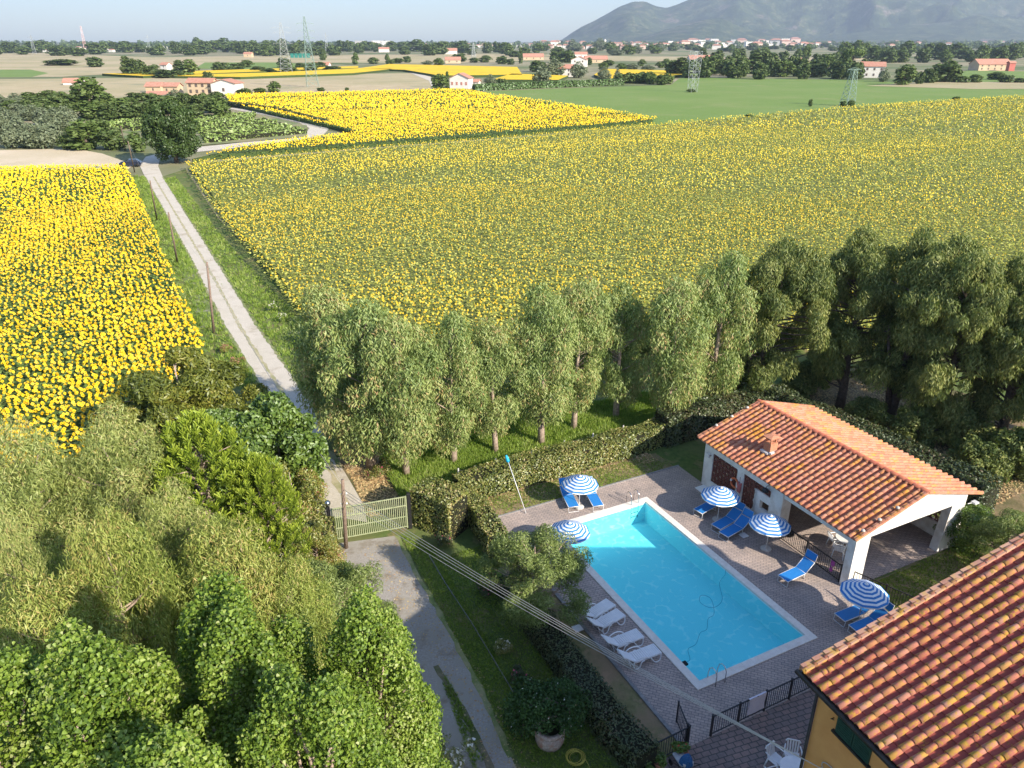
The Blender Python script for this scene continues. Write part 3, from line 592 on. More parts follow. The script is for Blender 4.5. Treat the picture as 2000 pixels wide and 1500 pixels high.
# bright pine: tufts of upright candles
def pine_data(h, Rc, seed):
    r = np.random.default_rng(seed); rr = random.Random(seed); acc = Acc(); m = MB(); C = []
    m.tube([(0, 0, 0), (0.1, 0, h * 0.5), (0.1, 0.1, h)], [0.18, 0.12, 0.03], 8)
    for i in range(560):
        a = rr.uniform(0, 6.283); t = rr.random() ** 0.8; R_ = Rc * (1 - (t) ** 2.2) ** 0.5
        q = R_ * math.sqrt(rr.uniform(0.05, 1)); z = h * (0.4 + 0.6 * t) - 0.22 * q
        c = Vector((math.cos(a) * q, math.sin(a) * q, z)); C.append(c)
        if i % 9 == 0: m.tube([(0, 0, z - 0.8), c * 0.5 + Vector((0, 0, (z - 0.5) * 0.5)), c], [0.05, 0.035, 0.015], 4, cap=False)
    C = np.array(C); n = len(C)
    for k in range(40):     # needles round each candle
        el = r.uniform(0.25, 1.25, n); a = r.uniform(0, 6.283, n)
        out = unit(np.stack([C[:, 0], C[:, 1], np.full(n, 2.2)], 1)); s = r.uniform(-0.15, 0.45, n)
        P = C + out * s[:, None]
        D = unit(np.stack([np.cos(a) * np.cos(el), np.sin(a) * np.cos(el), np.sin(el)], 1) + out * 0.5)
        S_ = unit(np.cross(D, r.normal(size=(n, 3)))); N = np.cross(D, S_)
        tv = np.array([[0, 0.03, 0], [1, 0.075, 0], [1, -0.075, 0], [0, -0.03, 0]])
        acc.add(place(tv, P, D, S_, N, r.uniform(0.2, 0.34, n)), [(0, 1, 2, 3)], 0, np.clip(0.25 + 1.2 * s + r.normal(0, 0.15, n), 0, 1))
    crown = acc.mesh('pine_crown', [pine_l]); o = m.build('tmp', bark_pale, smooth=True); tm = o.data; tm.name = 'pine_trunk'; bpy.data.objects.remove(o)
    return crown, tm
PD = pine_data(9.5, 2.5, 5)
x, y = attop(375, 830, 9.5); put_tree('pine_tree', PD, x, y, 'bright lime green pine with upright candle shoots', rz=0.4)
x, y = attop(500, 905, 7.8); put_tree('pine_tree', PD, x, y, 'smaller lime green pine right of the bigger one, near the bush', rz=2.4, s=0.68, sz=0.82)
LD = tree_data('walnut', 7.5, 4.3, 61, 62000, 0.28, 0.085, loc_l, bark_pale, z0=0.22, ncl=90, cr=0.72, crz=0.7, droop=0.35, trunk_r=0.17, limbs=0.7, profile=[(0, 0.8), (0.35, 1.0), (0.7, 0.8), (1, 0.35)])
x, y = attop(335, 690, 7.3); put_tree('walnut_tree', LD, x, y, 'spreading olive green tree with pale branches at the sunflower field corner', rz=0.9, s=1.12, sz=1.0)
FD = tree_data('fig', 6.5, 2.6, 62, 30000, 0.22, 0.16, fig_l, bark_pale, z0=0.15, ncl=80, cr=0.62, droop=0.15, trunk_r=0.16, shape='hex')
x, y = attop(530, 795, 6.2); put_tree('fig_tree', FD, x, y, 'rounded fresh green broadleaf tree beside the gravel road', rz=0.3, s=1.02)
x, y = attop(425, 800, 6.3); put_tree('fig_tree', FD, x, y, 'darker green broadleaf tree between the spreading tree and the fresh green one', rz=2.3, s=0.85, sz=0.95)
BD = tree_data('bush', 4.2, 2.0, 63, 26000, 0.12, 0.06, M_leaf('tinted_bush_leaves', [(0.10, 0.13, 0.02), (0.19, 0.22, 0.035), (0.28, 0.30, 0.05), (0.36, 0.32, 0.08), (0.40, 0.16, 0.08)], 0.3, gloss=0.08), bark_pale, z0=0.08, ncl=60, cr=0.5, trunk_r=0.1)
x, y = attop(562, 905, 4.2); put_tree('photinia_bush', BD, x, y, 'yellow green bush with reddish tips at the left of the gate', cat='bush', s=1.0, sz=1.0)
x, y = attop(612, 1020, 3.0); put_tree('photinia_bush', BD, x, y, 'low orange tinged bush in front of the gate post', cat='bush', s=0.7, sz=0.7, rz=2.0)
OD = tree_data('olive', 5.0, 2.6, 64, 46000, 0.12, 0.034, olive_l, bark_pale, z0=0.22, ncl=120, cr=0.40, crz=0.95, sub=13, subr=0.86, droop=0.15, trunk_r=0.15, limbs=0.6, profile=[(0, 0.75), (0.3, 1.0), (0.7, 0.85), (1, 0.5)])
x, y = attop(1045, 1052, 4.6); put_tree('olive_tree', OD, x, y, 'olive tree with clumped crown reaching over the pool edge', s=1.08, sz=0.95, rz=0.6)
x, y = attop(640, 1105, 5.6); put_tree('olive_tree', OD, x, y, 'grey green olive left of the drive, just inside the gate', s=1.0, sz=1.1, rz=2.5)
x, y = attop(700, 1170, 4.4); put_tree('olive_tree', OD, x, y, 'low olive between the drive and the leaning poplar', s=0.75, sz=0.85, rz=4.0)
x, y = attop(1985, 1010, 3.2); put_tree('olive_tree', OD, x, y, 'small grey olive right of the pavilion, behind the big roof', s=0.75, sz=0.65, rz=1.0)
x, y = attop(1905, 985, 2.6); put_tree('photinia_bush', (tree_data('bush', 4.2, 2.0, 65, 12000, 0.16, 0.09, fig_l, bark_dark, z0=0.08, ncl=50, cr=0.5)), x, y, 'fresh green bush at the right rear corner of the pavilion', cat='bush', s=0.7, sz=0.62)
put_tree('olive_tree', OD, *W(16.4, -6.5)[:2], 'olive tree hidden behind the big roof, shading the lawn by the pavilion', s=1.3, sz=1.35, rz=3.0)
x, y = attop(345, 208, 12.5); OKD = tree_data('oak', 12.5, 6.2, 66, 26000, 0.42, 0.30, oak_l, bark_dark, z0=0.12, ncl=110, cr=1.25, trunk_r=0.4)
xx, yy = G2(345, 318); put_tree('oak_tree', OKD, xx, yy, 'large dark round oak where the gravel road bends')

# hedges: a leafy skin over an added near-black core that blocks light
def hedge(name, label, path, wd, h, leafm, n_m2=170, L=0.09, Wd=0.05, seed=1, cat='hedge', wob=0.12, z0=0.0, top_round=0.0, core=True):
    r = np.random.default_rng(seed); acc = Acc(); P = [Vector((p[0], p[1], 0)) for p in path]
    cp = MB(); CV = []
    for a, b in zip(P[:-1], P[1:]):
        d = (b - a); Ln = d.length; d.normalize(); s = Vector((-d.y, d.x, 0))
        for face, area in (('top', Ln * wd), ('l', Ln * h), ('r', Ln * h), ('e0', wd * h), ('e1', wd * h)):
            n = int(area * n_m2)
            u = r.uniform(0, Ln, n); v = r.uniform(-wd / 2, wd / 2, n); z = r.uniform(0.05, h, n)
            if face == 'top': z = np.full(n, h) - r.exponential(0.05, n); nn = np.array([0, 0, 1.0])
            elif face == 'l': v = np.full(n, wd / 2) - r.exponential(0.05, n); nn = np.array([s.x, s.y, 0])
            elif face == 'r': v = -np.full(n, wd / 2) + r.exponential(0.05, n); nn = -np.array([s.x, s.y, 0])
            elif face == 'e0': u = r.exponential(0.05, n); nn = -np.array([d.x, d.y, 0])
            else: u = Ln - r.exponential(0.05, n); nn = np.array([d.x, d.y, 0])
            gx = a.x + d.x * u + s.x * v; gy = a.y + d.y * u + s.y * v
            w1 = vnoise(gx * 1.4, gy * 1.4 + z, seed) * wob; w2 = vnoise(gx * 0.8 + 9, gy * 0.8, seed + 1) * wob
            v2 = v * (1 + w1 / wd * 2); gx = a.x + d.x * u + s.x * v2; gy = a.y + d.y * u + s.y * v2; z = z * (1 + w2 / h * 1.3) + z0
            n = len(z); N = unit(nn[None, :] + r.normal(0, 0.55, (n, 3)) + np.array([0, 0, 0.25])); T = unit(np.cross(N, r.normal(size=(n, 3)))); S_ = np.cross(N, T)
            tv = np.array([[-0.5, 0, 0], [0, 0.5 * Wd / L, 0.03], [0.5, 0, 0], [0, -0.5 * Wd / L, 0.03]])
            patch = vnoise(gx * 1.1, gy * 1.1, seed + 5) * 0.35
            acc.add(place(tv, np.stack([gx, gy, z], 1), T, S_, N, L * r.uniform(0.7, 1.3, n)), [(0, 1, 2, 3)], 0, np.clip(0.45 + patch + r.normal(0, 0.22, n), 0, 1))
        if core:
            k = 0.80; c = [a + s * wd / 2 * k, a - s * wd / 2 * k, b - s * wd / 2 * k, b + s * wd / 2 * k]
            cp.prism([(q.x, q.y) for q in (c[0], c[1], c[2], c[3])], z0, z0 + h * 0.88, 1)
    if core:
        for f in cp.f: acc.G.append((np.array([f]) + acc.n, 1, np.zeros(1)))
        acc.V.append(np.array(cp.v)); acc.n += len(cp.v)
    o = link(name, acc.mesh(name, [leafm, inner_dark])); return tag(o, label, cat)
def WP(*ab): return [tuple(W(a, b)[:2]) for a, b in ab]
hedge('hedge', 'sunlit variegated hedge along the back of the lawn behind the parasol', WP((-3.2, 17.0), (3.5, 17.0), (9.6, 17.2), (13.0, 17.6)), 1.3, 1.55, hed_l, 260, 0.13, 0.075, 3, wob=0.22)
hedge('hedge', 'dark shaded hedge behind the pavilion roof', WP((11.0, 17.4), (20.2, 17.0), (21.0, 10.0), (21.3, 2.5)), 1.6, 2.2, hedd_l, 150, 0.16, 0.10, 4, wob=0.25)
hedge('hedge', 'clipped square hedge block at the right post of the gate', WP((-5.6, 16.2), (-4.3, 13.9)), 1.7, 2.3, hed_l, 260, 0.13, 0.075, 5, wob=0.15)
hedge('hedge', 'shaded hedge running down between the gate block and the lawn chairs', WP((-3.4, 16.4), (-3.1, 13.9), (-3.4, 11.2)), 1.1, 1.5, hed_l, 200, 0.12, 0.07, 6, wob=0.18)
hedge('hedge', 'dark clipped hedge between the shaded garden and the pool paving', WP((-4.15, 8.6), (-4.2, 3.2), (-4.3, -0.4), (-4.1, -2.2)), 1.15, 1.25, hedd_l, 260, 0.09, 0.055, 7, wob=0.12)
hedge('hedge', 'orange tinted hedge left of the gate behind the wooden pole', [G2(560, 1095), G2(655, 1090)], 1.9, 2.0, hed_l, 230, 0.12, 0.07, 8, wob=0.2)

# grass tufts, fallen leaves
def scatter(name, label, poly, n, tv, fs, m, hs, seed=1, cat='grass', tilt=0.35, flatw=False, z=0.0, dens=None, excl=None):
    r = np.random.default_rng(seed); pa = np.array(poly); lo, hi = pa.min(0), pa.max(0)
    P = r.uniform(lo, hi, (n * 3, 2)); P = P[inpoly(P, poly)][:n]
    if excl is not None:
        for e in excl: P = P[~inpoly(P, e)]
    if dens is not None: P = P[r.uniform(0, 1, len(P)) < dens(P[:, 0], P[:, 1])]
    n = len(P); t = r.uniform(0, 6.283, n); Zx = unit(np.stack([r.normal(0, tilt, n), r.normal(0, tilt, n), np.ones(n)], 1))
    X = unit(np.cross(Zx, np.stack([np.cos(t), np.sin(t), np.zeros(n)], 1))); Y = np.cross(Zx, X)
    acc = Acc(); patch = vnoise(P[:, 0] * 0.5, P[:, 1] * 0.5, seed) * 0.25
    acc.add(place(tv, np.stack([P[:, 0], P[:, 1], np.full(n, z)], 1), X, Y, Zx, r.uniform(hs[0], hs[1], n) * (1 + patch)), fs, 0, np.clip(0.45 + patch + r.normal(0, 0.22, n), 0, 1))
    o = link(name, acc.mesh(name, [m])); return tag(o, label, cat, None, 'stuff')
tuft = np.array([[-0.2, 0, 0], [0.05, 0, 0], [-0.45, 0.15, 0.9], [-0.05, -0.1, 0], [0.2, -0.1, 0], [0.35, -0.35, 1.0], [-0.1, 0.1, 0], [0.12, 0.12, 0], [0.1, 0.5, 0.8]])
tf = [(0, 1, 2), (3, 4, 5), (6, 7, 8)]
dn = lambda x, y: np.clip(0.75 + 0.5 * vnoise(x * 0.4, y * 0.4, 4), 0.15, 1)
scatter('grass', 'bright tall grass under the eucalyptus row behind the hedge', PXS([(790, 985), (745, 900), (800, 850), (1010, 820), (1250, 770), (1420, 770), (1400, 800), (1100, 893), (895, 948)]), 60000, tuft, tf, grass_l, (0.15, 0.42), 3, dens=dn)
scatter('grass', 'grass verge between the gravel road and the pale sunflower field', PXS([(320, 350), (342, 345), (440, 470), (600, 640), (640, 720), (640, 800), (615, 790), (510, 645), (432, 520)]), 42000, tuft, tf, grass_l, (0.15, 0.4), 4, dens=dn)
scatter('grass', 'grass verge between the yellow sunflower field and the gravel road', PXS([(248, 340), (282, 345), (368, 500), (438, 640), (500, 745), (470, 760), (385, 660)]), 42000, tuft, tf, grass_l, (0.15, 0.45), 5, dens=dn)
scatter('grass', 'dark lawn strip along the shaded drive', [G2(*p) for p in ((782, 1046), (840, 1060), (1010, 1350), (1100, 1500), (1020, 1500), (935, 1330), (865, 1200))] , 26000, tuft, tf, grass_l, (0.04, 0.1), 6)
scatter('grass', 'shaded garden lawn between the drive kerb and the dark hedge', WP((-6.4, 12.5), (-3.6, 12.5), (-4.9, -1.0), (-4.9, -4), (-8, -4), (-6.5, 3)), 26000, tuft, tf, grass_l, (0.04, 0.12), 7, dens=dn)
scatter('grass', 'sunlit dry lawn strip in front of the back hedge', WP((-2.0, 14.5), (10, 14.5), (10, 16.3), (-3, 16.3)), 16000, tuft, tf, grass_l, (0.04, 0.12), 8, dens=lambda x, y: np.clip(0.5 + 0.6 * vnoise(x, y, 2), 0, 1))
scatter('grass', 'lawn between the pavilion and the big roof', WP((10.4, 1.5), (21, 1.6), (21, -3), (10.6, -3)), 18000, tuft, tf, grass_l, (0.05, 0.14), 9, dens=dn)
scatter('grass', 'tufts growing along the middle of the gravel road', PXS([(383, 440), (390, 440), (475, 640), (530, 735), (522, 738), (465, 645)]), 1500, tuft, tf, grass_l, (0.06, 0.16), 10, dens=lambda x, y: np.clip(0.15 + 1.2 * vnoise(x * 0.6, y * 0.6, 4), 0, 1))
scatter('grass', 'weedy strip in the middle of the shaded drive', PXS([(858, 1320), (872, 1320), (935, 1440), (955, 1500), (925, 1500), (900, 1430)]), 1800, tuft, tf, grass_l, (0.06, 0.2), 11, dens=lambda x, y: np.clip(0.5 + 1.0 * vnoise(x * 1.5, y * 1.5, 4), 0, 1))
leafq = np.array([[-0.5, 0, 0.05], [0, 0.28, 0.1], [0.5, 0, 0.12], [0, -0.28, 0.02]])
scatter('fallen_leaves', 'yellow fallen leaves beside the gate and under the first trees', PXS([(650, 880), (700, 880), (900, 930), (880, 965), (820, 960), (800, 1005), (718, 1010), (690, 940)]), 8000, leafq, [(0, 1, 2, 3)], litter_l, (0.12, 0.24), 12, 'leaves', 0.3, dens=lambda x, y: np.clip(0.4 + vnoise(x * .5, y * .5, 3), 0.05, 1))
scatter('fallen_leaves', 'brown leaves on the soil in front of the back hedge', WP((-2.6, 15.3), (9.6, 15.6), (9.6, 16.6), (-2.6, 16.5)), 3500, leafq, [(0, 1, 2, 3)], litter_l, (0.1, 0.18), 13, 'leaves', 0.3)
scatter('fallen_leaves', 'brown leaf litter under the dark trees', WP((12, 20), (30, 20), (34, 4), (22.3, 3), (21.8, 12), (20, 17.8)), 16000, leafq, [(0, 1, 2, 3)], litter_l, (0.12, 0.24), 14, 'leaves', 0.35)
scatter('fallen_leaves', 'loose leaves dropped along the shaded drive edge', PXS([(700, 1070), (775, 1060), (1060, 1500), (960, 1500), (850, 1290)]), 1500, leafq, [(0, 1, 2, 3)], litter_l, (0.06, 0.13), 15, 'leaves', 0.3)
# flowering shrubs in the garden
pinkf = M_leaf('pink_blossom', [(0.65, 0.06, 0.16), (0.75, 0.15, 0.28)], 0.3)
whitef = M_leaf('white_blossom', [(0.7, 0.62, 0.55), (0.8, 0.76, 0.7)], 0.2)
def shrub(px, py, h, R_, label, fl, seed, lm=hedd_l, nf=60, fs=0.07):
    x, y = G2(px, py); r = np.random.default_rng(seed); t = thing('flowering_shrub', label, 'shrub', (x, y, 0))
    rr = random.Random(seed); C = [(rr.gauss(0, R_ * 0.4), rr.gauss(0, R_ * 0.4), h * rr.uniform(0.3, 0.8)) for _ in range(14)]; RAD = [(R_ * 0.4, R_ * 0.4, h * 0.25)] * 14
    a = Acc(); clump_leaves(r, a, C, RAD, 1800, 0.10, 0.035, 0.1); link('foliage', a.mesh('shrub_foliage', [lm]), t)
    a = Acc(); clump_leaves(r, a, C, [(q[0] * 1.1, q[1] * 1.1, q[2] * 1.15) for q in RAD], nf, fs, fs, 0, 1.2, shape='hex'); link('blossom', a.mesh('shrub_blossom', [fl]), t)
shrub(740, 932, 0.9, 0.7, 'oleander with red flowers under the first eucalyptus', pinkf, 1, hed_l)
shrub(865, 1068, 0.8, 0.4, 'rose bush with a pale pink bloom near the hedge block', pinkf, 2, nf=20)
shrub(955, 1155, 0.6, 0.6, 'low shrub with crimson flowers left of the pool olive', pinkf, 3)
shrub(980, 1275, 0.7, 0.45, 'rose bush with cream flowers beside the garden kerb', whitef, 4, hed_l, 40, 0.11)
shrub(1010, 1330, 0.6, 0.3, 'thin rose with one pink flower above the ivy mound', pinkf, 5, nf=14, fs=0.12)
shrub(890, 1500, 1.0, 0.8, 'bush with pale flower heads at the bottom of the drive', whitef, 6, hed_l, 70, 0.12)
for k, (px, py, lab) in enumerate([(440, 690, 'reddish dry weed clump by the road, nearer the pole'), (462, 715, 'reddish dry weed clump by the road, below the first')]):
    shrub(px, py, 0.7, 0.5, lab, M_leaf('dry_red_weed%d' % k, [(0.3, 0.14, 0.08), (0.4, 0.2, 0.12)], 0.2), 10 + k, grass_l, 500, 0.08)
for k, (px, py, lab) in enumerate([(533, 608, 'white flowering umbel by the field edge, farthest up the verge'), (552, 630, 'white flowering umbel with broad head in the verge'), (578, 665, 'white flowering umbel nearest the first eucalyptus')]):
    shrub(px, py, 0.9, 0.5, lab, whitef, 20 + k, grass_l, 70, 0.12)
# ------------------------------------------------ paving, pool
from mathutils.geometry import tessellate_polygon
def holed(obj, outer, hole, z):
    m = obj.data.materials[0]; loops = [[Vector((p[0], p[1], z)) for p in outer], [Vector((p[0], p[1], z)) for p in hole]]
    vs = [p for l in loops for p in l]; tris = tessellate_polygon(loops)
    me = bpy.data.meshes.new(obj.name); me.from_pydata(vs, [], [tuple(t) for t in tris]); me.materials.append(m); me.update()
    if me.polygons[0].normal.z < 0: me.flip_normals()
    obj.data = me
def loc_poly(o): return [(v.co.x, v.co.y) for v in o.data.vertices]
pool_hole = WP((0.1, 0.1), (6.4, 0.1), (6.4, 12.35), (0.1, 12.35))
gout = loc_poly(gnd); holed(gnd, gout, pool_hole, -0.03)
g0 = bpy.data.objects['ground']; holed(g0, loc_poly(g0), WP((-1, -1), (7.5, -1), (7.5, 13.4), (-1, 13.4)), -0.06)

def paver_mat(name, c1, c2, mortar, bw, bh, rz, ms=0.012):
    m, nt, b = newmat(name); v = coord(nt, 'Object', (1, 1, 1), rz)
    br = nt.nodes.new('ShaderNodeTexBrick'); br.inputs['Scale'].default_value = 1.0; br.inputs['Brick Width'].default_value = bw; br.inputs['Row Height'].default_value = bh
    br.inputs['Mortar Size'].default_value = ms; br.inputs['Color1'].default_value = c4(c1); br.inputs['Color2'].default_value = c4(c2); br.inputs['Mortar'].default_value = c4(mortar); br.inputs['Bias'].default_value = 0.1
    nt.links.new(v, br.inputs['Vector'])
    f = noise(nt, 0.7, 5, 0.6); col = mixc(nt, br.outputs['Color'], ramp(nt, [(0.3, (0.72, 0.74, 0.76)), (0.7, (1.12, 1.1, 1.08))], f), 0.8, 'MULTIPLY')
    f2 = noise(nt, 9, 3, 0.6); col = mixc(nt, col, ramp(nt, [(0.3, (0.75, 0.75, 0.78)), (0.7, (1.15, 1.12, 1.1))], f2), 0.7, 'MULTIPLY')
    st = noise(nt, 1.7, 6, 0.75); col = mixc(nt, col, (0.36, 0.33, 0.31), ramp(nt, [(0.6, (0, 0, 0)), (0.72, (0.5, 0.5, 0.5))], st))
    nt.links.new(col, b.inputs['Base Color']); b.inputs['Roughness'].default_value = 0.85
    inv = nt.nodes.new('ShaderNodeInvert'); nt.links.new(br.outputs['Fac'], inv.inputs['Color']); bump(nt, b, inv.outputs[0], 0.5, 0.01)
    return m
deck_m = paver_mat('deck_block_paving', (0.50, 0.40, 0.34), (0.40, 0.33, 0.29), (0.20, 0.18, 0.18), 0.26, 0.13, -PA + R(45), 0.012)
patio_m = paver_mat('patio_block_paving', (0.30, 0.21, 0.18), (0.23, 0.18, 0.165), (0.10, 0.095, 0.09), 0.34, 0.22, -PA + R(8), 0.02)
dk = sheet('pool_deck', WP((-2.1, -1.95), (10.45, -1.95), (10.45, 14.42), (-2.1, 14.42)), 0.0, deck_m)
holed(dk, WP((-2.1, -1.95), (10.3, -1.95), (10.3, 14.42), (-2.1, 14.42)), pool_hole, 0.0)
sheet('patio_paving', WP((-4.2, -1.95), (-4.6, -9), (14, -9), (14, -3.0), (10.3, -3.0), (10.3, -1.95)), -0.004, patio_m)
k = MB(); k.box(-2.24, -2.1, -1.9, 14.5, -0.05, 0.05); k.box(-2.24, 10.3, 14.42, 14.52, -0.05, 0.04)
o = k.build('deck_edging', M_noise('grey_kerb', (0.20, 0.19, 0.19), (0.30, 0.29, 0.28), 5, 0.9), None); o.location = P0; o.rotation_euler.z = PA; tag(o, kind='structure')
kk = [G(*p) for p in ((838, 1085), (870, 1140), (920, 1215), (965, 1290), (1008, 1362))]
b = MB()
for p, q in zip(kk[:-1], kk[1:]): b.beam(p + Vector((0, 0, 0.0)), q + Vector((0, 0, 0.0)), 0.035, 0.08)
tag(b.build('garden_kerb', M_noise('dull_kerb', (0.16, 0.155, 0.15), (0.24, 0.23, 0.22), 5, 0.9)), kind='structure')

pool = thing('swimming_pool', 'rectangular turquoise swimming pool with pale stone coping', 'swimming pool', P0, PA)
PX_, PY_, CW = 6.5, 12.45, 0.36
b = MB()
n = 0
for (x0, x1, y0, y1, ax, cnt) in ((0, PX_, 0, CW, 0, 13), (0, PX_, PY_ - CW, PY_, 0, 13), (0, CW, CW, PY_ - CW, 1, 24), (PX_ - CW, PX_, CW, PY_ - CW, 1, 24)):
    for i in range(cnt):
        if ax == 0: a0 = x0 + (x1 - x0) * i / cnt; a1 = x0 + (x1 - x0) * (i + 1) / cnt; b.box(a0 + 0.002, a1 - 0.002, y0, y1, -0.06, 0.045)
        else: a0 = y0 + (y1 - y0) * i / cnt; a1 = y0 + (y1 - y0) * (i + 1) / cnt; b.box(x0, x1, a0 + 0.002, a1 - 0.002, -0.06, 0.045)
b.build('coping', coping_m, pool)
liner = M_noise('pale_blue_liner', (0.58, 0.85, 0.89), (0.62, 0.87, 0.91), 0.5, 0.6)
b = MB(); x0, x1, y0, y1, zb = CW - 0.01, PX_ - CW + 0.01, CW - 0.01, PY_ - CW + 0.01, -1.25
b.face([(x0, y0, zb), (x1, y0, zb), (x1, y1, zb), (x0, y1, zb)])
for p, q in (((x0, y0), (x1, y0)), ((x1, y0), (x1, y1)), ((x1, y1), (x0, y1)), ((x0, y1), (x0, y0))):
    b.face([(q[0], q[1], zb), (p[0], p[1], zb), (p[0], p[1], -0.055), (q[0], q[1], -0.055)])
b.build('basin', liner, pool)
m, nt, pb = newmat('pool_water'); nt.nodes.remove(pb); out = nt.nodes['Material Output']
tr = nt.nodes.new('ShaderNodeBsdfTransparent'); gl = nt.nodes.new('ShaderNodeBsdfGlossy'); gl.inputs['Roughness'].default_value = 0.04
lw = nt.nodes.new('ShaderNodeLayerWeight'); fr = nt.nodes.new('ShaderNodeMath'); fr.operation = 'POWER'; fr.inputs[1].default_value = 4.5; nt.links.new(lw.outputs['Facing'], fr.inputs[0])
mx = nt.nodes.new('ShaderNodeMixShader'); nt.links.new(fr.outputs[0], mx.inputs[0]); nt.links.new(tr.outputs[0], mx.inputs[1]); nt.links.new(gl.outputs[0], mx.inputs[2])
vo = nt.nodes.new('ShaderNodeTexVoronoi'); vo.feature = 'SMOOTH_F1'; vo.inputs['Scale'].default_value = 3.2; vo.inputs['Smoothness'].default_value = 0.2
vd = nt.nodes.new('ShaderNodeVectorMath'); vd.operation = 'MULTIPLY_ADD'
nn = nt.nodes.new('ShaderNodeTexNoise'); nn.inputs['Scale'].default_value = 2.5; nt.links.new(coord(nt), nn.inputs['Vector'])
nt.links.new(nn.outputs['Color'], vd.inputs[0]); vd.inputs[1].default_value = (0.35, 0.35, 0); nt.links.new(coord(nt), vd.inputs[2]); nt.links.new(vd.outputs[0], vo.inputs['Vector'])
tc = ramp(nt, [(0.62, (0.45, 0.91, 0.94)), (0.85, (0.75, 1, 1))], vo.outputs['Distance'])  # caustic light pattern painted into the water's transparent colour
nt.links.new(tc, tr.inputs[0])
bp = nt.nodes.new('ShaderNodeBump'); bp.inputs['Strength'].default_value = 0.06; bp.inputs['Distance'].default_value = 0.05
nt.links.new(noise(nt, 3.0, 3, 0.5), bp.inputs['Height']); nt.links.new(bp.outputs[0], gl.inputs['Normal'])
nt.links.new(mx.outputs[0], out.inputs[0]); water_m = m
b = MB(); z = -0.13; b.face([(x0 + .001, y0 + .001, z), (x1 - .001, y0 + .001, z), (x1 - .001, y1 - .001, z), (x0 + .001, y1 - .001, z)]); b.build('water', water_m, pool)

def ladder(a, bb, rz, label, down=1.0):
    t = thing('pool_ladder', label, 'ladder', W(a, bb), PA + rz)
    for s in (-0.24, 0.24):
        m = MB(); m.tube([(s, -0.32, 0.0), (s, -0.32, 0.55), (s, -0.22, 0.72), (s, -0.05, 0.74), (s, 0.10, 0.6), (s, 0.16, 0.3), (s, 0.16, -0.9 * down)], 0.021, 8); m.build('rail', steel, t, True)
    for i in range(3):
        m = MB(); m.box(-0.23, 0.23, 0.11, 0.19, -0.25 - i * 0.26, -0.22 - i * 0.26); m.build('tread', rubber if i else steel, t)
ladder(5.45, PY_ - 0.18, math.pi, 'steel pool ladder in the sunlit far corner of the pool')
ladder(1.0, 0.18, 0.0, 'steel pool ladder at the shaded near corner of the pool')
# cleaner hose lying in the pool
pts = [(6.2, 5.6, 0.02), (6.0, 5.3, -0.14), (5.3, 4.9, -0.15), (4.7, 4.0, -0.15), (4.2, 3.7, -0.15), (3.75, 3.75, -0.15), (3.6, 4.25, -0.15), (3.95, 4.6, -0.15), (4.2, 4.3, -0.15), (4.0, 3.8, -0.15), (3.6, 3.3, -0.15), (3.2, 3.2, -0.15), (2.7, 2.7, -0.15), (2.3, 2.65, -0.15), (1.7, 2.2, -0.15), (1.2, 2.1, -0.15), (0.9, 1.6, -0.15), (0.62, 1.55, -0.15)]
pts2 = [Vector(p) for p in pts]
def smooth_path(P, n=5):
    P = [Vector(p) for p in P]; o = []
    for i in range(len(P) - 1):
        p0, p1, p2, p3 = P[max(i - 1, 0)], P[i], P[i + 1], P[min(i + 2, len(P) - 1)]
        for k in range(n):
            t = k / n; o.append(0.5 * ((2 * p1) + (-p0 + p2) * t + (2 * p0 - 5 * p1 + 4 * p2 - p3) * t * t + (-p0 + 3 * p1 - 3 * p2 + p3) * t ** 3))
    return o + [P[-1]]
t = thing('pool_cleaner', 'thin looping pool cleaner cable floating across the water', 'pool cleaner', P0, PA)
b = MB(); b.tube(smooth_path(pts2), 0.010, 5); b.build('hose', M_noise('teal_hose', (0.05, 0.30, 0.42), (0.06, 0.34, 0.46), 4, 0.5), t, True)
b = MB(); b.box(0.42, 0.66, 1.4, 1.62, -0.2, -0.1); b.build('cleaner_head', rubber, t, bevel=0.02)
t = thing('pool_net', 'white telescopic pole with a blue net propped against the hedge', 'pool net', W(-0.35, 14.06), PA)
e = G(993, 903, 2.6) - W(-0.35, 14.06); e = Matrix.Rotation(-PA, 3, 'Z') @ e
b = MB(); b.tube([(0, 0, 0.02), e], 0.022, 6); b.build('handle', alu, t, True)
b = MB(); e2 = e * 1.14; b.tube([e, e * 1.03, e * 1.09, e2], [0.05, 0.10, 0.09, 0.05], 8, 0); b.build('net', M_noise('cyan_net', (0.0, 0.30, 0.55), (0.02, 0.4, 0.62), 10, 0.6), t)
# lids, post
def lid(a, bb, s, label):
    m = MB(); m.box(-s, s, -s, s, 0.0, 0.03); m.box(-s * .8, s * .8, -s * .8, s * .8, 0.03, 0.036); o = m.build('drain_cover', plastic, None, bevel=0.006); o.location = W(a, bb, 0.002); o.rotation_euler.z = PA; tag(o, label, 'drain cover')
lid(-2.55, 14.45, 0.17, 'white square cover beside the dark post at the corner of the paving')
lid(-2.45, 5.15, 0.2, 'white square cover in the soil left of the plastic loungers')
lid(8.85, 7.2, 0.19, 'pale square cover in the paving between the blue loungers and parasol')
t = thing('garden_light_post', 'short dark green post at the top left corner of the paving', 'post', W(-2.2, 14.7), PA)
m = MB(); m.tube([(0, 0, 0), (0, 0, 0.5)], 0.05, 10); m.build('post', shutter_m, t, True); m = MB(); m.lathe([(0.055, 0.5), (0.065, 0.52), (0.065, 0.58), (0.0, 0.6)], 10, cap=False); m.build('cap', shutter_m, t, True)

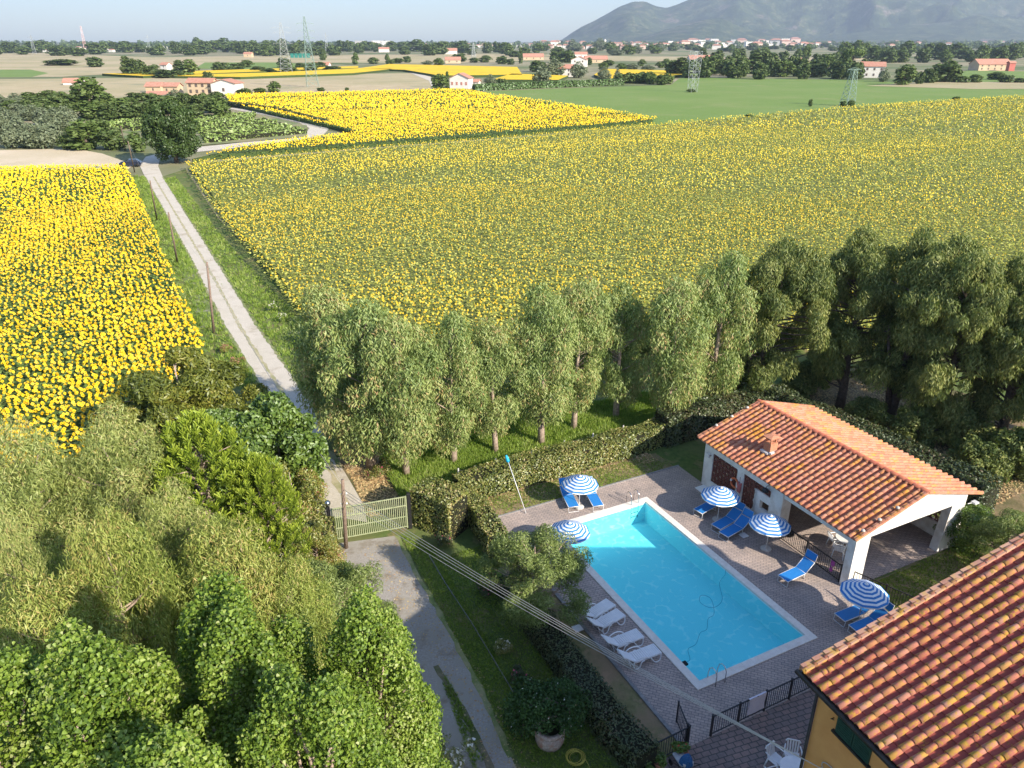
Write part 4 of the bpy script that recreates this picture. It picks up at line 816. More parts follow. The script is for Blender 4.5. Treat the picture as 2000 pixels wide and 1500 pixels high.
# ------------------------------------------------ parasols
def parasol(a, bb, h, label, tilt=(0, 0), base_m=None, first=[None]):
    if first[0] is None:
        t = thing('parasol', label, 'parasol', W(a, bb), PA, 'blue and white striped parasols'); N = 10; Rr = 1.02; H = 2.0
        top = thing('canopy_frame', None, None); COL.objects.unlink(top); bpy.data.objects.remove(top)
        c = MB(); K = 12
        def ring(q): return Rr * q, H - 0.50 * q ** 1.25
        for s in range(N):
            t0, t1 = 2 * math.pi * s / N, 2 * math.pi * (s + 1) / N
            for i in range(K):
                r0, z0 = ring(i / K); r1, z1 = ring((i + 1) / K)
                c.face([(r1 * math.cos(t0), r1 * math.sin(t0), z1), (r1 * math.cos(t1), r1 * math.sin(t1), z1), (r0 * math.cos(t1), r0 * math.sin(t1), z0), (r0 * math.cos(t0), r0 * math.sin(t0), z0)] if i else [(r1 * math.cos(t0), r1 * math.sin(t0), z1), (r1 * math.cos(t1), r1 * math.sin(t1), z1), (0, 0, z0)], 1 if i % 2 == 1 else 0)
            r1, z1 = ring(1); tm = (t0 + t1) / 2
            c.face([(r1 * math.cos(t0), r1 * math.sin(t0), z1), (r1 * 1.0 * math.cos(t0), r1 * 1.0 * math.sin(t0), z1 - 0.04), (r1 * 0.985 * math.cos(tm), r1 * 0.985 * math.sin(tm), z1 - 0.065), (r1 * math.cos(t1), r1 * math.sin(t1), z1 - 0.04), (r1 * math.cos(t1), r1 * math.sin(t1), z1)], 0)
        c.build('canopy', [umb_white, umb_blue], t)
        c = MB(); c.lathe([(0.09, H - 0.02), (0.07, H + 0.005), (0.03, H + 0.02), (0.015, H + 0.07), (0.0, H + 0.08)], 10, cap=False); c.build('cap', umb_white, t, True)
        c = MB(); c.tube([(0, 0, 0.05), (0, 0, H)], 0.022, 8); c.build('pole', alu, t, True)
        for s in range(N):
            tt = 2 * math.pi * s / N; c = MB(); r1, z1 = ring(0.98); c.tube([(0, 0, H - 0.03), (r1 * 0.5 * math.cos(tt), r1 * .5 * math.sin(tt), ring(0.5)[1] - 0.03), (r1 * math.cos(tt), r1 * math.sin(tt), z1 - 0.015)], 0.008, 4); c.build('rib', alu, t)
        c = MB(); c.lathe([(0.27, 0.0), (0.28, 0.05), (0.2, 0.09), (0.05, 0.11), (0.04, 0.32), (0.0, 0.32)], 16, cap=False); c.build('base', concrete, t, True)
        first[0] = t
    else:
        t = copy_tree(first[0]); t['label'] = label; t.location = W(a, bb)
    t.rotation_euler = (tilt[0], tilt[1], PA); t.scale = (1, 1, h)
    return t
parasol(2.55, 13.3, 1.0, 'striped parasol over two blue loungers by the sunlit far hedge')
parasol(-0.2, 9.75, 1.0, 'striped parasol half hidden by the olive tree at the left pool edge')
parasol(8.6, 8.95, 1.0, 'striped parasol in front of the lattice wall, farthest from the big roof')
parasol(9.05, 5.8, 1.0, 'striped parasol before the open side of the pavilion, at the railing end')
parasol(8.95, 0.0, 1.02, 'striped parasol nearest the big tiled roof')

# ------------------------------------------------ blue sun loungers, local: head at +y, foot at y=0
def lounger(loc, rz, back, label, first={}):
    if back not in first:
        t = thing('sun_lounger', label, 'sun lounger', loc, rz, 'blue fabric sun loungers')
        m = MB(); z = 0.34
        for s in (-0.30, 0.30): m.tube([(s, 0, z), (s, 1.22, z)], 0.02, 6)
        m.tube([(-0.30, 0, z), (0.30, 0, z)], 0.02, 6); m.tube([(-0.3, 1.22, z), (0.3, 1.22, z)], 0.02, 6); m.build('frame', alu, t, True)
        def fab(p0, p1, w_, name, sag=0.02, par=t):
            m = MB(); N = 6; p0 = Vector(p0); p1 = Vector(p1)
            for i in range(N):
                for j in range(3):
                    P = []
                    for (u, v) in ((j / 3, i / N), ((j + 1) / 3, i / N), ((j + 1) / 3, (i + 1) / N), (j / 3, (i + 1) / N)):
                        q = p0.lerp(p1, v); P.append((q.x + (u - 0.5) * 2 * w_, q.y, q.z + 0.016))
                    m.face(P)
            o = m.build(name, blue_fab, par); so = o.modifiers.new('thick', 'SOLIDIFY'); so.thickness = 0.008; return o
        fab((0, 0.01, z), (0, 1.21, z), 0.285, 'seat')
        a = R(back); e = Vector((0, 1.22 + 0.68 * math.cos(a), z + 0.68 * math.sin(a)))
        m = MB()
        for s in (-0.30, 0.30): m.tube([(s, 1.22, z), (s, e.y, e.z)], 0.018, 6)
        m.tube([(-0.3, e.y, e.z), (0.3, e.y, e.z)], 0.018, 6); fr = m.build('backrest_frame', alu, t, True)
        fab((0, 1.23, z), e, 0.285, 'backrest')
        a2 = R(min(back + 35, 80)); c0 = Vector((0, e.y + 0.02, e.z + 0.03)); c1 = c0 + Vector((0, 0.38 * math.cos(a2), 0.38 * math.sin(a2)))
        fab(c0, c1, 0.29, 'sunshade', 0.0)
        m = MB(); m.tube([(-0.31, c0.y, c0.z), (-0.31, c1.y, c1.z), (0.31, c1.y, c1.z), (0.31, c0.y, c0.z)], 0.012, 5); m.build('sunshade_frame', alu, t, True)
        for yy in (0.06, 1.15):
            m = MB(); d = -0.05 if yy < 0.5 else 0.08; m.tube([(-0.29, yy, z), (-0.29, yy + d, 0.01), (0.29, yy + d, 0.01), (0.29, yy, z)], 0.016, 6); m.build('leg', alu, t, True)
        first[back] = t
    else:
        t = copy_tree(first[back]); t['label'] = label; t.location = loc; t.rotation_euler = (0, 0, rz)
    return t
def lounger_px(foot, head, back, label):
    f = G(foot[0], foot[1], 0.34); h = G(head[0], head[1], 0.34); f.z = 0; h.z = 0; d = h - f
    return lounger(f, math.atan2(d.y, d.x) - math.pi / 2, back, label)
lounger_px((1121, 990), (1101, 952), 22, 'blue lounger in full sun on the left under the far parasol')
lounger_px((1169, 988), (1146, 950), 22, 'blue lounger in full sun on the right under the far parasol')
lounger_px((1363, 999), (1402, 978), 30, 'shaded blue lounger under the parasol by the lattice wall')
lounger_px((1398, 1029), (1444, 1003), 30, 'shaded blue lounger, left one of the close pair by the pavilion wall')
lounger_px((1413, 1044), (1458, 1019), 30, 'shaded blue lounger, right one of the close pair by the pavilion wall')
lounger_px((1529, 1130), (1580, 1106), 38, 'half sunlit blue lounger standing alone by the dark railing')
lounger_px((1640, 1206), (1694, 1184), 30, 'blue lounger with a bright stripe under the parasol by the big roof')
lounger_px((1668, 1229), (1722, 1206), 38, 'blue lounger touching the edge of the big roof, nearest the camera')

# white plastic loungers, local: foot at y=0, head at +y
def chaise(loc, rz, label, first=[None]):
    if first[0] is None:
        t = thing('plastic_lounger', label, 'sun lounger', loc, rz, 'white plastic sun loungers'); z = 0.33
        m = MB()
        for i in range(13): y = 0.04 + i * 0.093; m.box(-0.27, 0.27, y, y + 0.078, z + 0.03 * math.sin(i / 12 * 3.1), z + 0.025 + 0.03 * math.sin(i / 12 * 3.1))
        for s in (-0.29, 0.255): m.box(s, s + 0.035, 0.0, 1.25, z - 0.04, z + 0.045)
        m.box(-0.29, 0.29, -0.03, 0.03, z - 0.05, z + 0.03); m.build('seat', plastic, t, bevel=0.006)
        m = MB(); a = R(38); Mx = Matrix.Translation((0, 1.24, z + 0.01)) @ Matrix.Rotation(a, 4, 'X')
        for i in range(8): m.box(-0.25, 0.25, i * 0.088, i * 0.088 + 0.072, 0, 0.022, M=Mx)
        for s in (-0.28, 0.245): m.box(s, s + 0.035, 0, 0.74, -0.015, 0.035, M=Mx)
        m.box(-0.28, 0.28, 0.70, 0.77, -0.01, 0.03, M=Mx); m.build('backrest', plastic, t, bevel=0.006)
        for s in (-1, 1):
            m = MB(); x = s * 0.33
            m.tube(smooth_path([(x, 0.62, z + 0.02), (x, 0.80, z + 0.16), (x, 1.05, z + 0.22), (x, 1.28, z + 0.16), (x, 1.38, z - 0.02), (x, 1.30, 0.06), (x, 1.18, 0.02), (x, 1.06, 0.08), (x, 0.98, z - 0.04), (x, 0.85, z)], 3), 0.026, 6); m.build('armrest', plastic, t, True)
            m = MB(); m.tube(smooth_path([(x * .88, 0.02, z), (x * 1.02, 0.06, 0.10), (x * 1.05, 0.16, 0.015), (x * 1.03, 0.34, 0.06), (x * .9, 0.52, z - 0.02)], 3), 0.026, 6); m.build('leg', plastic, t, True)
        m = MB(); m.tube([(-0.27, 1.30, 0.12), (0.27, 1.30, 0.12)], 0.02, 6); m.tube([(-0.2, 1.55, z + 0.2), (-0.2, 1.42, 0.1), (0.2, 1.42, 0.1), (0.2, 1.55, z + 0.2)], 0.016, 6); m.build('support', plastic, t, True)
        first[0] = t
    else: t = copy_tree(first[0]); t['label'] = label; t.location = loc; t.rotation_euler = (0, 0, rz)
for a, bb, an, lab in ((-0.45, 5.62, 104, 'white plastic lounger mostly hidden behind the hanging olive branch'), (-0.42, 4.85, 100, 'white plastic lounger under the hanging olive branch'),
      (-0.42, 3.4, 91, 'white plastic lounger third from the olive tree, in the open'), (-0.3, 2.32, 89, 'white plastic lounger nearest the camera beside the pool')):
    chaise(W(a, bb), PA + R(an), lab)

# ------------------------------------------------ railings
def railing(name, label, A_, B_, h=1.0, npost=2, gap=0.11, posts=(0, 1), cat='railing', first_post=True, postw=0.07):
    A_ = Vector(A_); B_ = Vector(B_); d = B_ - A_; Ln = d.length; t = thing(name, label, cat, A_, math.atan2(d.y, d.x))
    ps = [Ln * i / npost for i in range(npost + 1)]
    for i, x in enumerate(ps):
        if i == 0 and not first_post: continue
        m = MB(); m.box(x - postw / 2, x + postw / 2, -postw / 2, postw / 2, 0, h + 0.04); m.box(x - postw / 2 - .01, x + postw / 2 + .01, -postw / 2 - .01, postw / 2 + .01, h + 0.04, h + 0.06); m.build('post', dark_metal, t)
    for x0, x1 in zip(ps[:-1], ps[1:]):
        m = MB(); m.box(x0 + postw / 2, x1 - postw / 2, -0.02, 0.02, h - 0.04, h); m.box(x0 + postw / 2, x1 - postw / 2, -0.015, 0.015, 0.08, 0.11)
        n = int((x1 - x0 - postw) / gap)
        for i in range(1, n): xx = x0 + postw / 2 + (x1 - x0 - postw) * i / n; m.box(xx - 0.008, xx + 0.008, -0.008, 0.008, 0.11, h - 0.04)
        m.build('panel', dark_metal, t)
    return t
railing('railing', 'dark railing behind the near pool corner with a towel over it', W(-0.98, -1.92), W(5.5, -1.92), 1.0, 5)
railing('railing', 'dark railing section left of the open gate, in front of the hedge end', W(-4.1, -1.95), W(-2.05, -1.9), 1.0, 1)
railing('railing_gate', 'open dark gate leaf standing at the paving edge', W(-2.05, -1.80), W(-1.72, -0.85), 1.0, 1, cat='gate', postw=0.05)
railing('railing', 'dark railing along the open front of the pavilion', W(10.3, 6.5), W(10.3, 2.3), 0.95, 2)
railing('railing', 'dark railing between the lawn and the loungers by the big roof', W(10.5, 1.9), W(11.6, -1.1), 0.9, 2)
t = thing('towel', 'pale lilac towel hung over the dark railing', 'towel', W(1.15, -1.92), PA)
m = MB()
for s in (-1, 1):
    for i in range(6):
        for j in range(5):
            q = lambda u, v: (-0.42 + 0.84 * u + 0.02 * math.sin(v * 7), s * (0.028 + 0.012 * math.sin(u * 9 + v * 4)), 1.012 - 0.82 * v * (1 if s < 0 else 0.6))
            m.face([q(i / 6, j / 5), q((i + 1) / 6, j / 5), q((i + 1) / 6, (j + 1) / 5), q(i / 6, (j + 1) / 5)])
for i in range(6): m.face([(-0.42 + 0.14 * i, -0.028, 1.012), (-0.28 + 0.14 * i, -0.028, 1.012), (-0.28 + 0.14 * i, 0.028, 1.012), (-0.42 + 0.14 * i, 0.028, 1.012)])
m.build('cloth', towel_m, t, True)
t = thing('swimwear', 'purple swimsuit hanging on the pavilion railing', 'swimwear', W(10.27, 2.75), PA + R(90))
for k, (zz, hh, ww) in enumerate(((0.92, 0.30, 0.12), (0.55, 0.26, 0.10))):
    m = MB(); x0 = 0.04 * k
    for i in range(4):
        a0 = zz - hh * i / 4; a1 = zz - hh * (i + 1) / 4; w0 = ww * (1, 0.6, 1, .7, .5)[i]; w1 = ww * (1, 0.6, 1, .7, .5)[i + 1]
        m.raw([(x0 - w0, 0.02, a0), (x0 + w0, 0.03, a0), (x0 + w1, 0.035, a1), (x0 - w1, 0.02, a1), (x0 - w0, 0.045, a0), (x0 + w0, 0.055, a0), (x0 + w1, 0.06, a1), (x0 - w1, 0.045, a1)], [(0, 1, 2, 3), (4, 5, 6, 7), (0, 4, 7, 3), (1, 5, 6, 2)])
    m.build('cloth', purple, t)

# ------------------------------------------------ tiled roofs
def tiles(parent, org, e, u, slope, nrow, pitch, ncou, cl, rnd, m_cover, m_pan, flip=1, half=0.088, edge=(True, True)):
    """org: eave corner; e: unit vector along the eave; u: horizontal unit vector up the slope"""
    e = Vector(e); u = Vector(u); s = (u + Vector((0, 0, slope))).normalized(); nrm = e.cross(s) * flip
    if nrm.z < 0: nrm = -nrm
    cov = MB(); pan = MB(); Ln = nrow * pitch
    for i in range(nrow):
        for j in range(ncou):
            r = rnd.random(); x0 = i * pitch; x1 = (i + 1) * pitch; a = org + s * (j * cl - 0.02); b_ = org + s * ((j + 1) * cl + 0.05)
            l0, l1 = 0.045, 0.012
            P = [a + e * x0 + nrm * l0, a + e * x1 + nrm * l0, b_ + e * x1 + nrm * l1, b_ + e * x0 + nrm * l1]
            pan.face(P, 0, r); pan.face([a + e * x0 + nrm * 0.005, a + e * x1 + nrm * 0.005, a + e * x1 + nrm * l0, a + e * x0 + nrm * l0], 0, r)
    for i in range(nrow + 1):
        j = 0; y = -0.05; top = ncou * cl + 0.03
        while y < top - 0.05:
            ln = cl * rnd.choice((1, 1, 1, 0.45 if rnd.random() < 0.35 else 1)); y1 = min(y + ln, top)
            r = rnd.random(); n = 7; vs = []
            w0 = half * (1.08); w1 = half * 0.92; wob = rnd.uniform(-0.014, 0.014)
            for (yy, rr_, lift) in ((y, w0, 0.045), (y1 + 0.04, w1, 0.02)):
                for k in range(n):
                    t = math.pi * k / (n - 1); vs.append(org + s * yy + e * (i * pitch + wob + 0.012 * math.sin(y * 1.3 + i * 0.7) - math.cos(t) * rr_) + nrm * (lift + math.sin(t) * rr_ * 1.15))
            for k in range(n):     # the thickness of the tile's lower lip
                t = math.pi * k / (n - 1); rr_ = w0 - 0.018; vs.append(org + s * y + e * (i * pitch + wob + 0.012 * math.sin(y * 1.3 + i * 0.7) - math.cos(t) * rr_) + nrm * (0.045 + math.sin(t) * rr_ * 1.15))
            fs = [(k, k + 1, n + k + 1, n + k) for k in range(n - 1)] + [(k + 1, k, 2 * n + k, 2 * n + k + 1) for k in range(n - 1)]
            cov.raw(vs, fs, 0, r); y = y1
    return cov, pan

pv = thing('pavilion', 'white open sided pavilion with orange tiled gable roof beside the pool', 'pavilion', W(0, 0), PA)
rr = random.Random(4); SL = (4.22 - 2.93) / 4.42
c, p = tiles(pv, Vector((9.95, 1.68, 2.87)), (0, 1, 0), (1, 0, 0), SL, 33, 0.331, 12, 0.385, rr, None, None)
rf = thing('roof', None, None); rf.parent = pv
c.build('cover_tiles', tile_or, rf, True); p.build('pan_tiles', tile_or2, rf)
c, p = tiles(pv, Vector((18.79, 1.68, 2.87)), (0, 1, 0), (-1, 0, 0), SL, 33, 0.331, 12, 0.385, rr, None, None)
c.build('cover_tiles', tile_or, rf, True); p.build('pan_tiles', tile_or2, rf)
c = MB()
for i in range(27):        # ridge tiles
    y0 = 1.6 + i * 0.415; vs = []; n = 7
    for yy, q, l in ((y0, 0.15, 0.02), (y0 + 0.45, 0.13, 0.0)):
        for k in range(n): t = math.pi * k / (n - 1); vs.append((14.37 - math.cos(t) * q, yy, 4.20 + l + math.sin(t) * q * 0.8))
    c.raw(vs, [(k, n + k, n + k + 1, k + 1) for k in range(n - 1)] + [tuple(range(n))], 0, rr.random())
c.build('ridge_tiles', tile_or2, rf, True)
for sx, x0, yb in ((1, 9.95, 1.58), (-1, 18.79, 1.58), (1, 9.95, 12.55), (-1, 18.79, 12.55)):      # verge tiles on both gables
    c = MB()
    if 1:
        for j in range(12):
            xa = x0 + sx * j * 0.37; xb = xa + sx * 0.39; za = 2.93 + SL * j * 0.37; zb = za + SL * 0.39
            r = rr.random(); c.raw([(xa, yb, za + .07), (xa, yb + 0.2, za + .07), (xb, yb + 0.2, zb + .05), (xb, yb, zb + .05), (xa, yb, za - .06), (xb, yb, zb - .06), (xb, yb + 0.2, zb - .06), (xa, yb + 0.2, za - .06)], [(0, 1, 2, 3), (0, 3, 5, 4), (0, 4, 7, 1), (1, 7, 6, 2)], 0, r)
    c.build('verge_tiles', tile_or, rf)
for k, (yb, q) in enumerate([(1.75, 0.5), (1.75, 1.5), (1.75, 2.6), (12.6, 1.2), (12.6, 2.3), (12.6, 3.4)]):   # stones weighing the verge down
    c = MB(); x = 9.95 + q; z = 2.93 + SL * q + 0.10; n = 8
    c.lathe([(0.02, 0), (0.09, 0.01), (0.10, 0.06), (0.06, 0.11), (0.0, 0.12)], 7, c=(x, yb, z)); c.build('weighting_stone', concrete, rf, True)
# soffit slab under the tiles
c = MB(); zz = 2.80
c.raw([(10.0, 1.76, zz), (14.37, 1.76, zz + SL * 4.37), (18.74, 1.76, zz), (10.0, 12.5, zz), (14.37, 12.5, zz + SL * 4.37), (18.74, 12.5, zz), (10.0, 1.76, zz + .08), (14.37, 1.76, zz + SL * 4.37 + .08), (18.74, 1.76, zz + .08), (10.0, 12.5, zz + .08), (14.37, 12.5, zz + SL * 4.37 + .08), (18.74, 12.5, zz + .08)],
      [(0, 1, 4, 3), (1, 2, 5, 4), (6, 9, 10, 7), (7, 10, 11, 8), (0, 3, 9, 6), (2, 8, 11, 5), (0, 6, 7, 1), (1, 7, 8, 2), (3, 4, 10, 9), (4, 5, 11, 10)]); c.build('soffit', white_wall, rf)
# walls: local pool coordinates
def gz(x): return 2.78 + SL * (min(x, 28.74 - x) - 10.0)
c = MB()
c.raw([(10.2, 1.78, 2.65), (17.9, 1.78, 2.65), (17.9, 1.78, gz(17.9)), (14.37, 1.78, gz(14.37)), (10.2, 1.78, gz(10.2)), (10.2, 2.1, 2.65), (17.9, 2.1, 2.65), (17.9, 2.1, gz(17.9)), (14.37, 2.1, gz(14.37)), (10.2, 2.1, gz(10.2))],
      [(0, 1, 2, 3, 4), (5, 9, 8, 7, 6), (0, 5, 6, 1), (0, 4, 9, 5), (1, 6, 7, 2)]); c.build('gable_beam', white_wall, pv)
c = MB(); c.box(10.205, 11.15, 1.77, 2.2, 0, 2.649); c.build('pillar', white_wall, pv, bevel=0.015)
c = MB(); c.raw([(16.55, 1.76, 0), (17.9, 1.70, 0), (17.9, 2.2, 0), (16.55, 2.2, 0), (16.85, 1.77, 2.649), (17.88, 1.77, 2.649), (17.88, 2.2, 2.649), (16.85, 2.2, 2.649)], [(0, 1, 5, 4), (1, 2, 6, 5), (2, 3, 7, 6), (3, 0, 4, 7), (4, 5, 6, 7)]); c.build('pillar', white_wall, pv, bevel=0.015)
c = MB(); c.box(10.21, 10.5, 2.201, 6.2, 2.45, 2.79); c.build('eave_beam', white_wall, pv)
c = MB(); c.box(10.2, 10.85, 6.26, 6.66, 0, 2.79); c.build('pillar', white_wall, pv)
c = MB()      # front wall with two lattice openings, barbecue opening
for (y0, y1, z0, z1) in ((6.661, 7.08, 0, 2.79), (7.08, 9.06, 2.36, 2.79), (9.06, 9.56, 0, 2.79), (9.56, 11.54, 1.90 + .45, 2.79), (11.54, 12.0, 0, 2.79), (9.56, 11.54, 0, 0.55), (8.2, 9.06, 0, 0.55), (7.72, 8.15, 0, 1.93), (7.08, 7.72, 1.5, 1.96), (7.08, 7.72, 0, 0.98)): c.box(10.2, 10.42, y0, y1, z0, z1)
c.raw([(10.2, 8.15, 0), (10.2, 8.3, 0.5), (10.2, 8.1, 0.92), (10.2, 8.22, 1.2), (10.2, 8.08, 1.57), (10.2, 8.2, 1.93), (10.42, 8.15, 0), (10.42, 8.3, 0.5), (10.42, 8.1, 0.92), (10.42, 8.22, 1.2), (10.42, 8.08, 1.57), (10.42, 8.2, 1.93), (10.2, 8.0, 0), (10.2, 8.0, 1.93)],
      [(0, 1, 2, 3, 4, 5, 13, 12), (0, 6, 7, 1), (1, 7, 8, 2), (2, 8, 9, 3), (3, 9, 10, 4), (4, 10, 11, 5)])
c.build('front_wall', white_wall, pv)
c = MB(); c.box(17.6, 17.9, 2.201, 12.0, 0, 0.85); c.box(17.6, 17.9, 2.201, 12.0, 2.3, gz(17.9))
for y in (5.2, 8.6, 11.7): c.box(17.61, 17.89, y, y + 0.3, 0.85, 2.3)
c.build('back_wall', white_wall, pv)
c = MB(); c.raw([(10.2, 12.0, 0), (17.9, 12.0, 0), (17.9, 12.0, gz(17.9)), (14.37, 12.0, gz(14.37)), (10.2, 12.0, gz(10.2)), (10.2, 12.25, 0), (17.9, 12.25, 0), (17.9, 12.25, gz(17.9)), (14.37, 12.25, gz(14.37)), (10.2, 12.25, gz(10.2))],
      [(0, 1, 2, 3, 4), (5, 9, 8, 7, 6), (0, 4, 9, 5), (1, 6, 7, 2)]); c.build('end_wall', white_wall, pv)
def lattice(x, y0, y1, z0, z1, parent):
    m = MB(); ny = max(2, round((y1 - y0) / 0.24)); nz = max(1, round((z1 - z0) / 0.24)); dy = (y1 - y0) / ny; dz = (z1 - z0) / nz
    for i in range(ny + 1): m.box(x, x + 0.10, y0 + i * dy - 0.012, y0 + i * dy + 0.012, z0, z1)
    for j in range(nz + 1): m.box(x + .003, x + 0.097, y0, y1, z0 + j * dz - 0.012, z0 + j * dz + 0.012)
    for i in range(ny):
        for j in range(nz):
            a = (x + .05, y0 + i * dy, z0 + j * dz); b_ = (x + .05, y0 + (i + 1) * dy, z0 + (j + 1) * dz)
            if (i + j) % 2: a = (a[0], b_[1], a[2]); b_ = (b_[0], y0 + i * dy, b_[2])
            m.beam(a, b_, 0.09, 0.022)
    return m.build('brick_lattice', lattice_m, parent)
lattice(10.26, 9.56, 11.54, 0.55, 2.35, pv); lattice(10.26, 8.2, 9.06, 0.55, 2.36, pv); lattice(10.26, 7.08, 8.2, 1.96, 2.36, pv)
for y0, y1 in ((2.2, 5.2), (5.5, 8.6), (8.9, 11.7)): lattice(17.7, y0, y1, 0.85, 2.3, pv)
c = MB(); c.box(10.2, 17.95, 1.72, 12.0, -0.05, 0.012); c.build('floor', deck_m, pv)
c = MB(); c.box(9.55, 10.19, 11.3, 12.0, 0.0, 0.06); c.build('step', plastic, pv)
ch = thing('chimney', None, None, (11.75, 9.0, 0)); ch.parent = pv
c = MB(); zc = 2.93 + SL * 1.8; c.box(-0.25, 0.25, -0.25, 0.25, zc - 0.2, zc + 0.52); c.build('stack', brick_m, ch)
for x in (-0.2, 0.14):
    for y in (-0.2, 0.14): c = MB(); c.box(x, x + 0.06, y, y + 0.06, zc + 0.52, zc + 0.80); c.build('cap_post', brick_m, ch)
c = MB(); c.raw([(-0.36, -0.32, zc + 0.80), (0.36, -0.32, zc + 0.80), (0.36, 0.32, zc + 0.80), (-0.36, 0.32, zc + 0.80), (-0.36, -0.32, zc + 0.84), (0.36, -0.32, zc + 0.84), (0.36, 0.32, zc + 0.84), (-0.36, 0.32, zc + 0.84), (0, -0.1, zc + 0.93), (0, 0.1, zc + 0.93)], [(0, 1, 5, 4), (1, 2, 6, 5), (2, 3, 7, 6), (3, 0, 4, 7), (0, 3, 2, 1), (4, 5, 8), (5, 6, 9, 8), (6, 7, 9), (7, 4, 8, 9)]); c.build('cap', brick_m, ch)
c = MB(); c.box(-0.32, 0.32, -0.42, -0.26, zc - 0.06, zc + 0.06); c.box(-0.42, -0.26, -0.25, 0.3, zc - 0.1, zc + 0.0); c.build('flashing', alu, ch)

# lamp, speaker, life ring on the pavilion wall
t = thing('floodlight', 'small grey floodlight on the left corner of the pavilion wall', 'floodlight', W(10.14, 11.8, 2.05), PA)
m = MB(); m.box(-0.16, -0.05, -0.14, 0.14, 0, 0.22); m.build('housing', alu, t, bevel=0.01); m = MB(); m.tube([(0.05, -0.1, 0.1), (-0.06, -0.14, 0.1)], 0.02, 6); m.build('bracket', dark_metal, t)
t = thing('wall_lantern', 'dark hanging wall lamp under the pavilion eave', 'lamp', W(10.1, 7.25, 2.35), PA)
m = MB(); m.tube([(0.1, -0.05, 0.3), (-0.1, -0.05, 0.33), (-0.15, 0, 0.2)], 0.02, 6); m.build('arm', dark_metal, t); m = MB(); m.lathe([(0.05, 0.2), (0.17, 0.12), (0.18, 0.0), (0.0, -0.02)], 12, c=(-0.15, 0, 0), cap=False); m.build('shade', dark_metal, t, True)
t = thing('floodlight', 'pale floodlight on the right end pillar of the pavilion', 'floodlight', W(17.95, 1.7, 2.5), PA)
m = MB(); m.tube([(0, 0, 0), (0.25, -0.1, 0.05)], 0.02, 6); m.build('bracket', alu, t); m = MB(); m.box(0.2, 0.5, -0.25, 0.0, 0.0, 0.1); m.build('housing', alu, t, bevel=0.01)
t = thing('life_ring', 'orange and white life ring hung on the pavilion wall', 'life ring', W(10.14, 9.62, 1.5), PA)
m = MB(); N = 20
for i in range(N):
    t0, t1 = 2 * math.pi * i / N, 2 * math.pi * (i + 1) / N
    m.tube([(0, 0.27 * math.cos(t0), 0.27 * math.sin(t0)), (0, 0.27 * math.cos(t1), 0.27 * math.sin(t1))], 0.055, 8, mat=0 if (i // 2) % 5 else 1, cap=False)
m.build('ring', [M_noise('orange_buoy', (0.65, 0.16, 0.06), (0.72, 0.2, 0.08), 5, 0.5), plastic], t, True)
t = thing('life_jacket', 'dull red life jacket on a hook by the life ring', 'life jacket', W(10.12, 9.2, 1.15), PA)
m = MB(); m.box(-0.06, 0.02, -0.13, 0.13, 0.0, 0.5); m.box(-0.05, 0.02, -0.15, -0.05, 0.5, 0.62); m.box(-0.05, 0.02, 0.05, 0.15, 0.5, 0.62); m.build('body', M_noise('dull_red', (0.45, 0.12, 0.12), (0.55, 0.18, 0.16), 8, 0.8), t, bevel=0.03)
m = MB(); m.tube([(-0.03, 0, 0.6), (-0.03, 0, 0.95)], 0.012, 5); m.build('strap', dark_metal, t)

# ------------------------------------------------ table and chairs
def chair(loc, rz, label, first=[None]):
    if first[0] is None:
        t = thing('garden_chair', label, 'chair', loc, rz, 'white plastic garden chairs')
        m = MB(); m.box(-0.23, 0.23, -0.22, 0.22, 0.40, 0.43)
        m.build('seat', plastic, t, bevel=0.01)
        m = MB()
        for i in range(5): x = -0.19 + i * 0.083; m.raw([(x, 0.21, 0.42), (x + 0.055, 0.21, 0.42), (x + 0.055 + .01 * (i - 2), 0.33, 0.84), (x + .01 * (i - 2), 0.33, 0.84), (x, 0.235, 0.42), (x + 0.055, 0.235, 0.42), (x + 0.055 + .01 * (i - 2), 0.355, 0.84), (x + .01 * (i - 2), 0.355, 0.84)], [(0, 1, 2, 3), (4, 7, 6, 5), (0, 3, 7, 4), (1, 5, 6, 2)])
        m.tube([(-0.25, 0.33, 0.80), (-0.2, 0.345, 0.87), (0.2, 0.345, 0.87), (0.25, 0.33, 0.80)], 0.025, 6); m.build('backrest', plastic, t)
        for s in (-1, 1):
            m = MB(); m.tube(smooth_path([(s * 0.25, 0.30, 0.66), (s * 0.29, 0.05, 0.66), (s * 0.28, -0.22, 0.64), (s * 0.26, -0.25, 0.45)], 3), 0.024, 6); m.build('armrest', plastic, t, True)
            for y in (-1, 1): m = MB(); m.tube([(s * 0.22, y * 0.19, 0.42), (s * 0.27, y * 0.26, 0)], [0.032, 0.022], 6); m.build('leg', plastic, t, True)
        first[0] = t
    else: t = copy_tree(first[0]); t['label'] = label; t.location = loc; t.rotation_euler = (0, 0, rz)
def rtable(loc, r, label, cloth=False):
    t = thing('round_table', label, 'table', loc); m = MB(); m.lathe([(r, 0.69), (r + 0.01, 0.705), (r, 0.72), (0.02, 0.724)], 28, cap=True); m.build('tabletop', plastic, t)
    for k in range(4): a = k * math.pi / 2 + 0.6; m = MB(); m.tube([(r * 0.35 * math.cos(a), r * .35 * math.sin(a), 0.69), (r * .75 * math.cos(a), r * .75 * math.sin(a), 0)], 0.03, 6); m.build('leg', plastic, t, True)
tx, ty, _ = G(1553, 1500, 0.72)
rtable((tx, ty, 0), 0.5, 'round white plastic table on the shaded patio by the orange house')
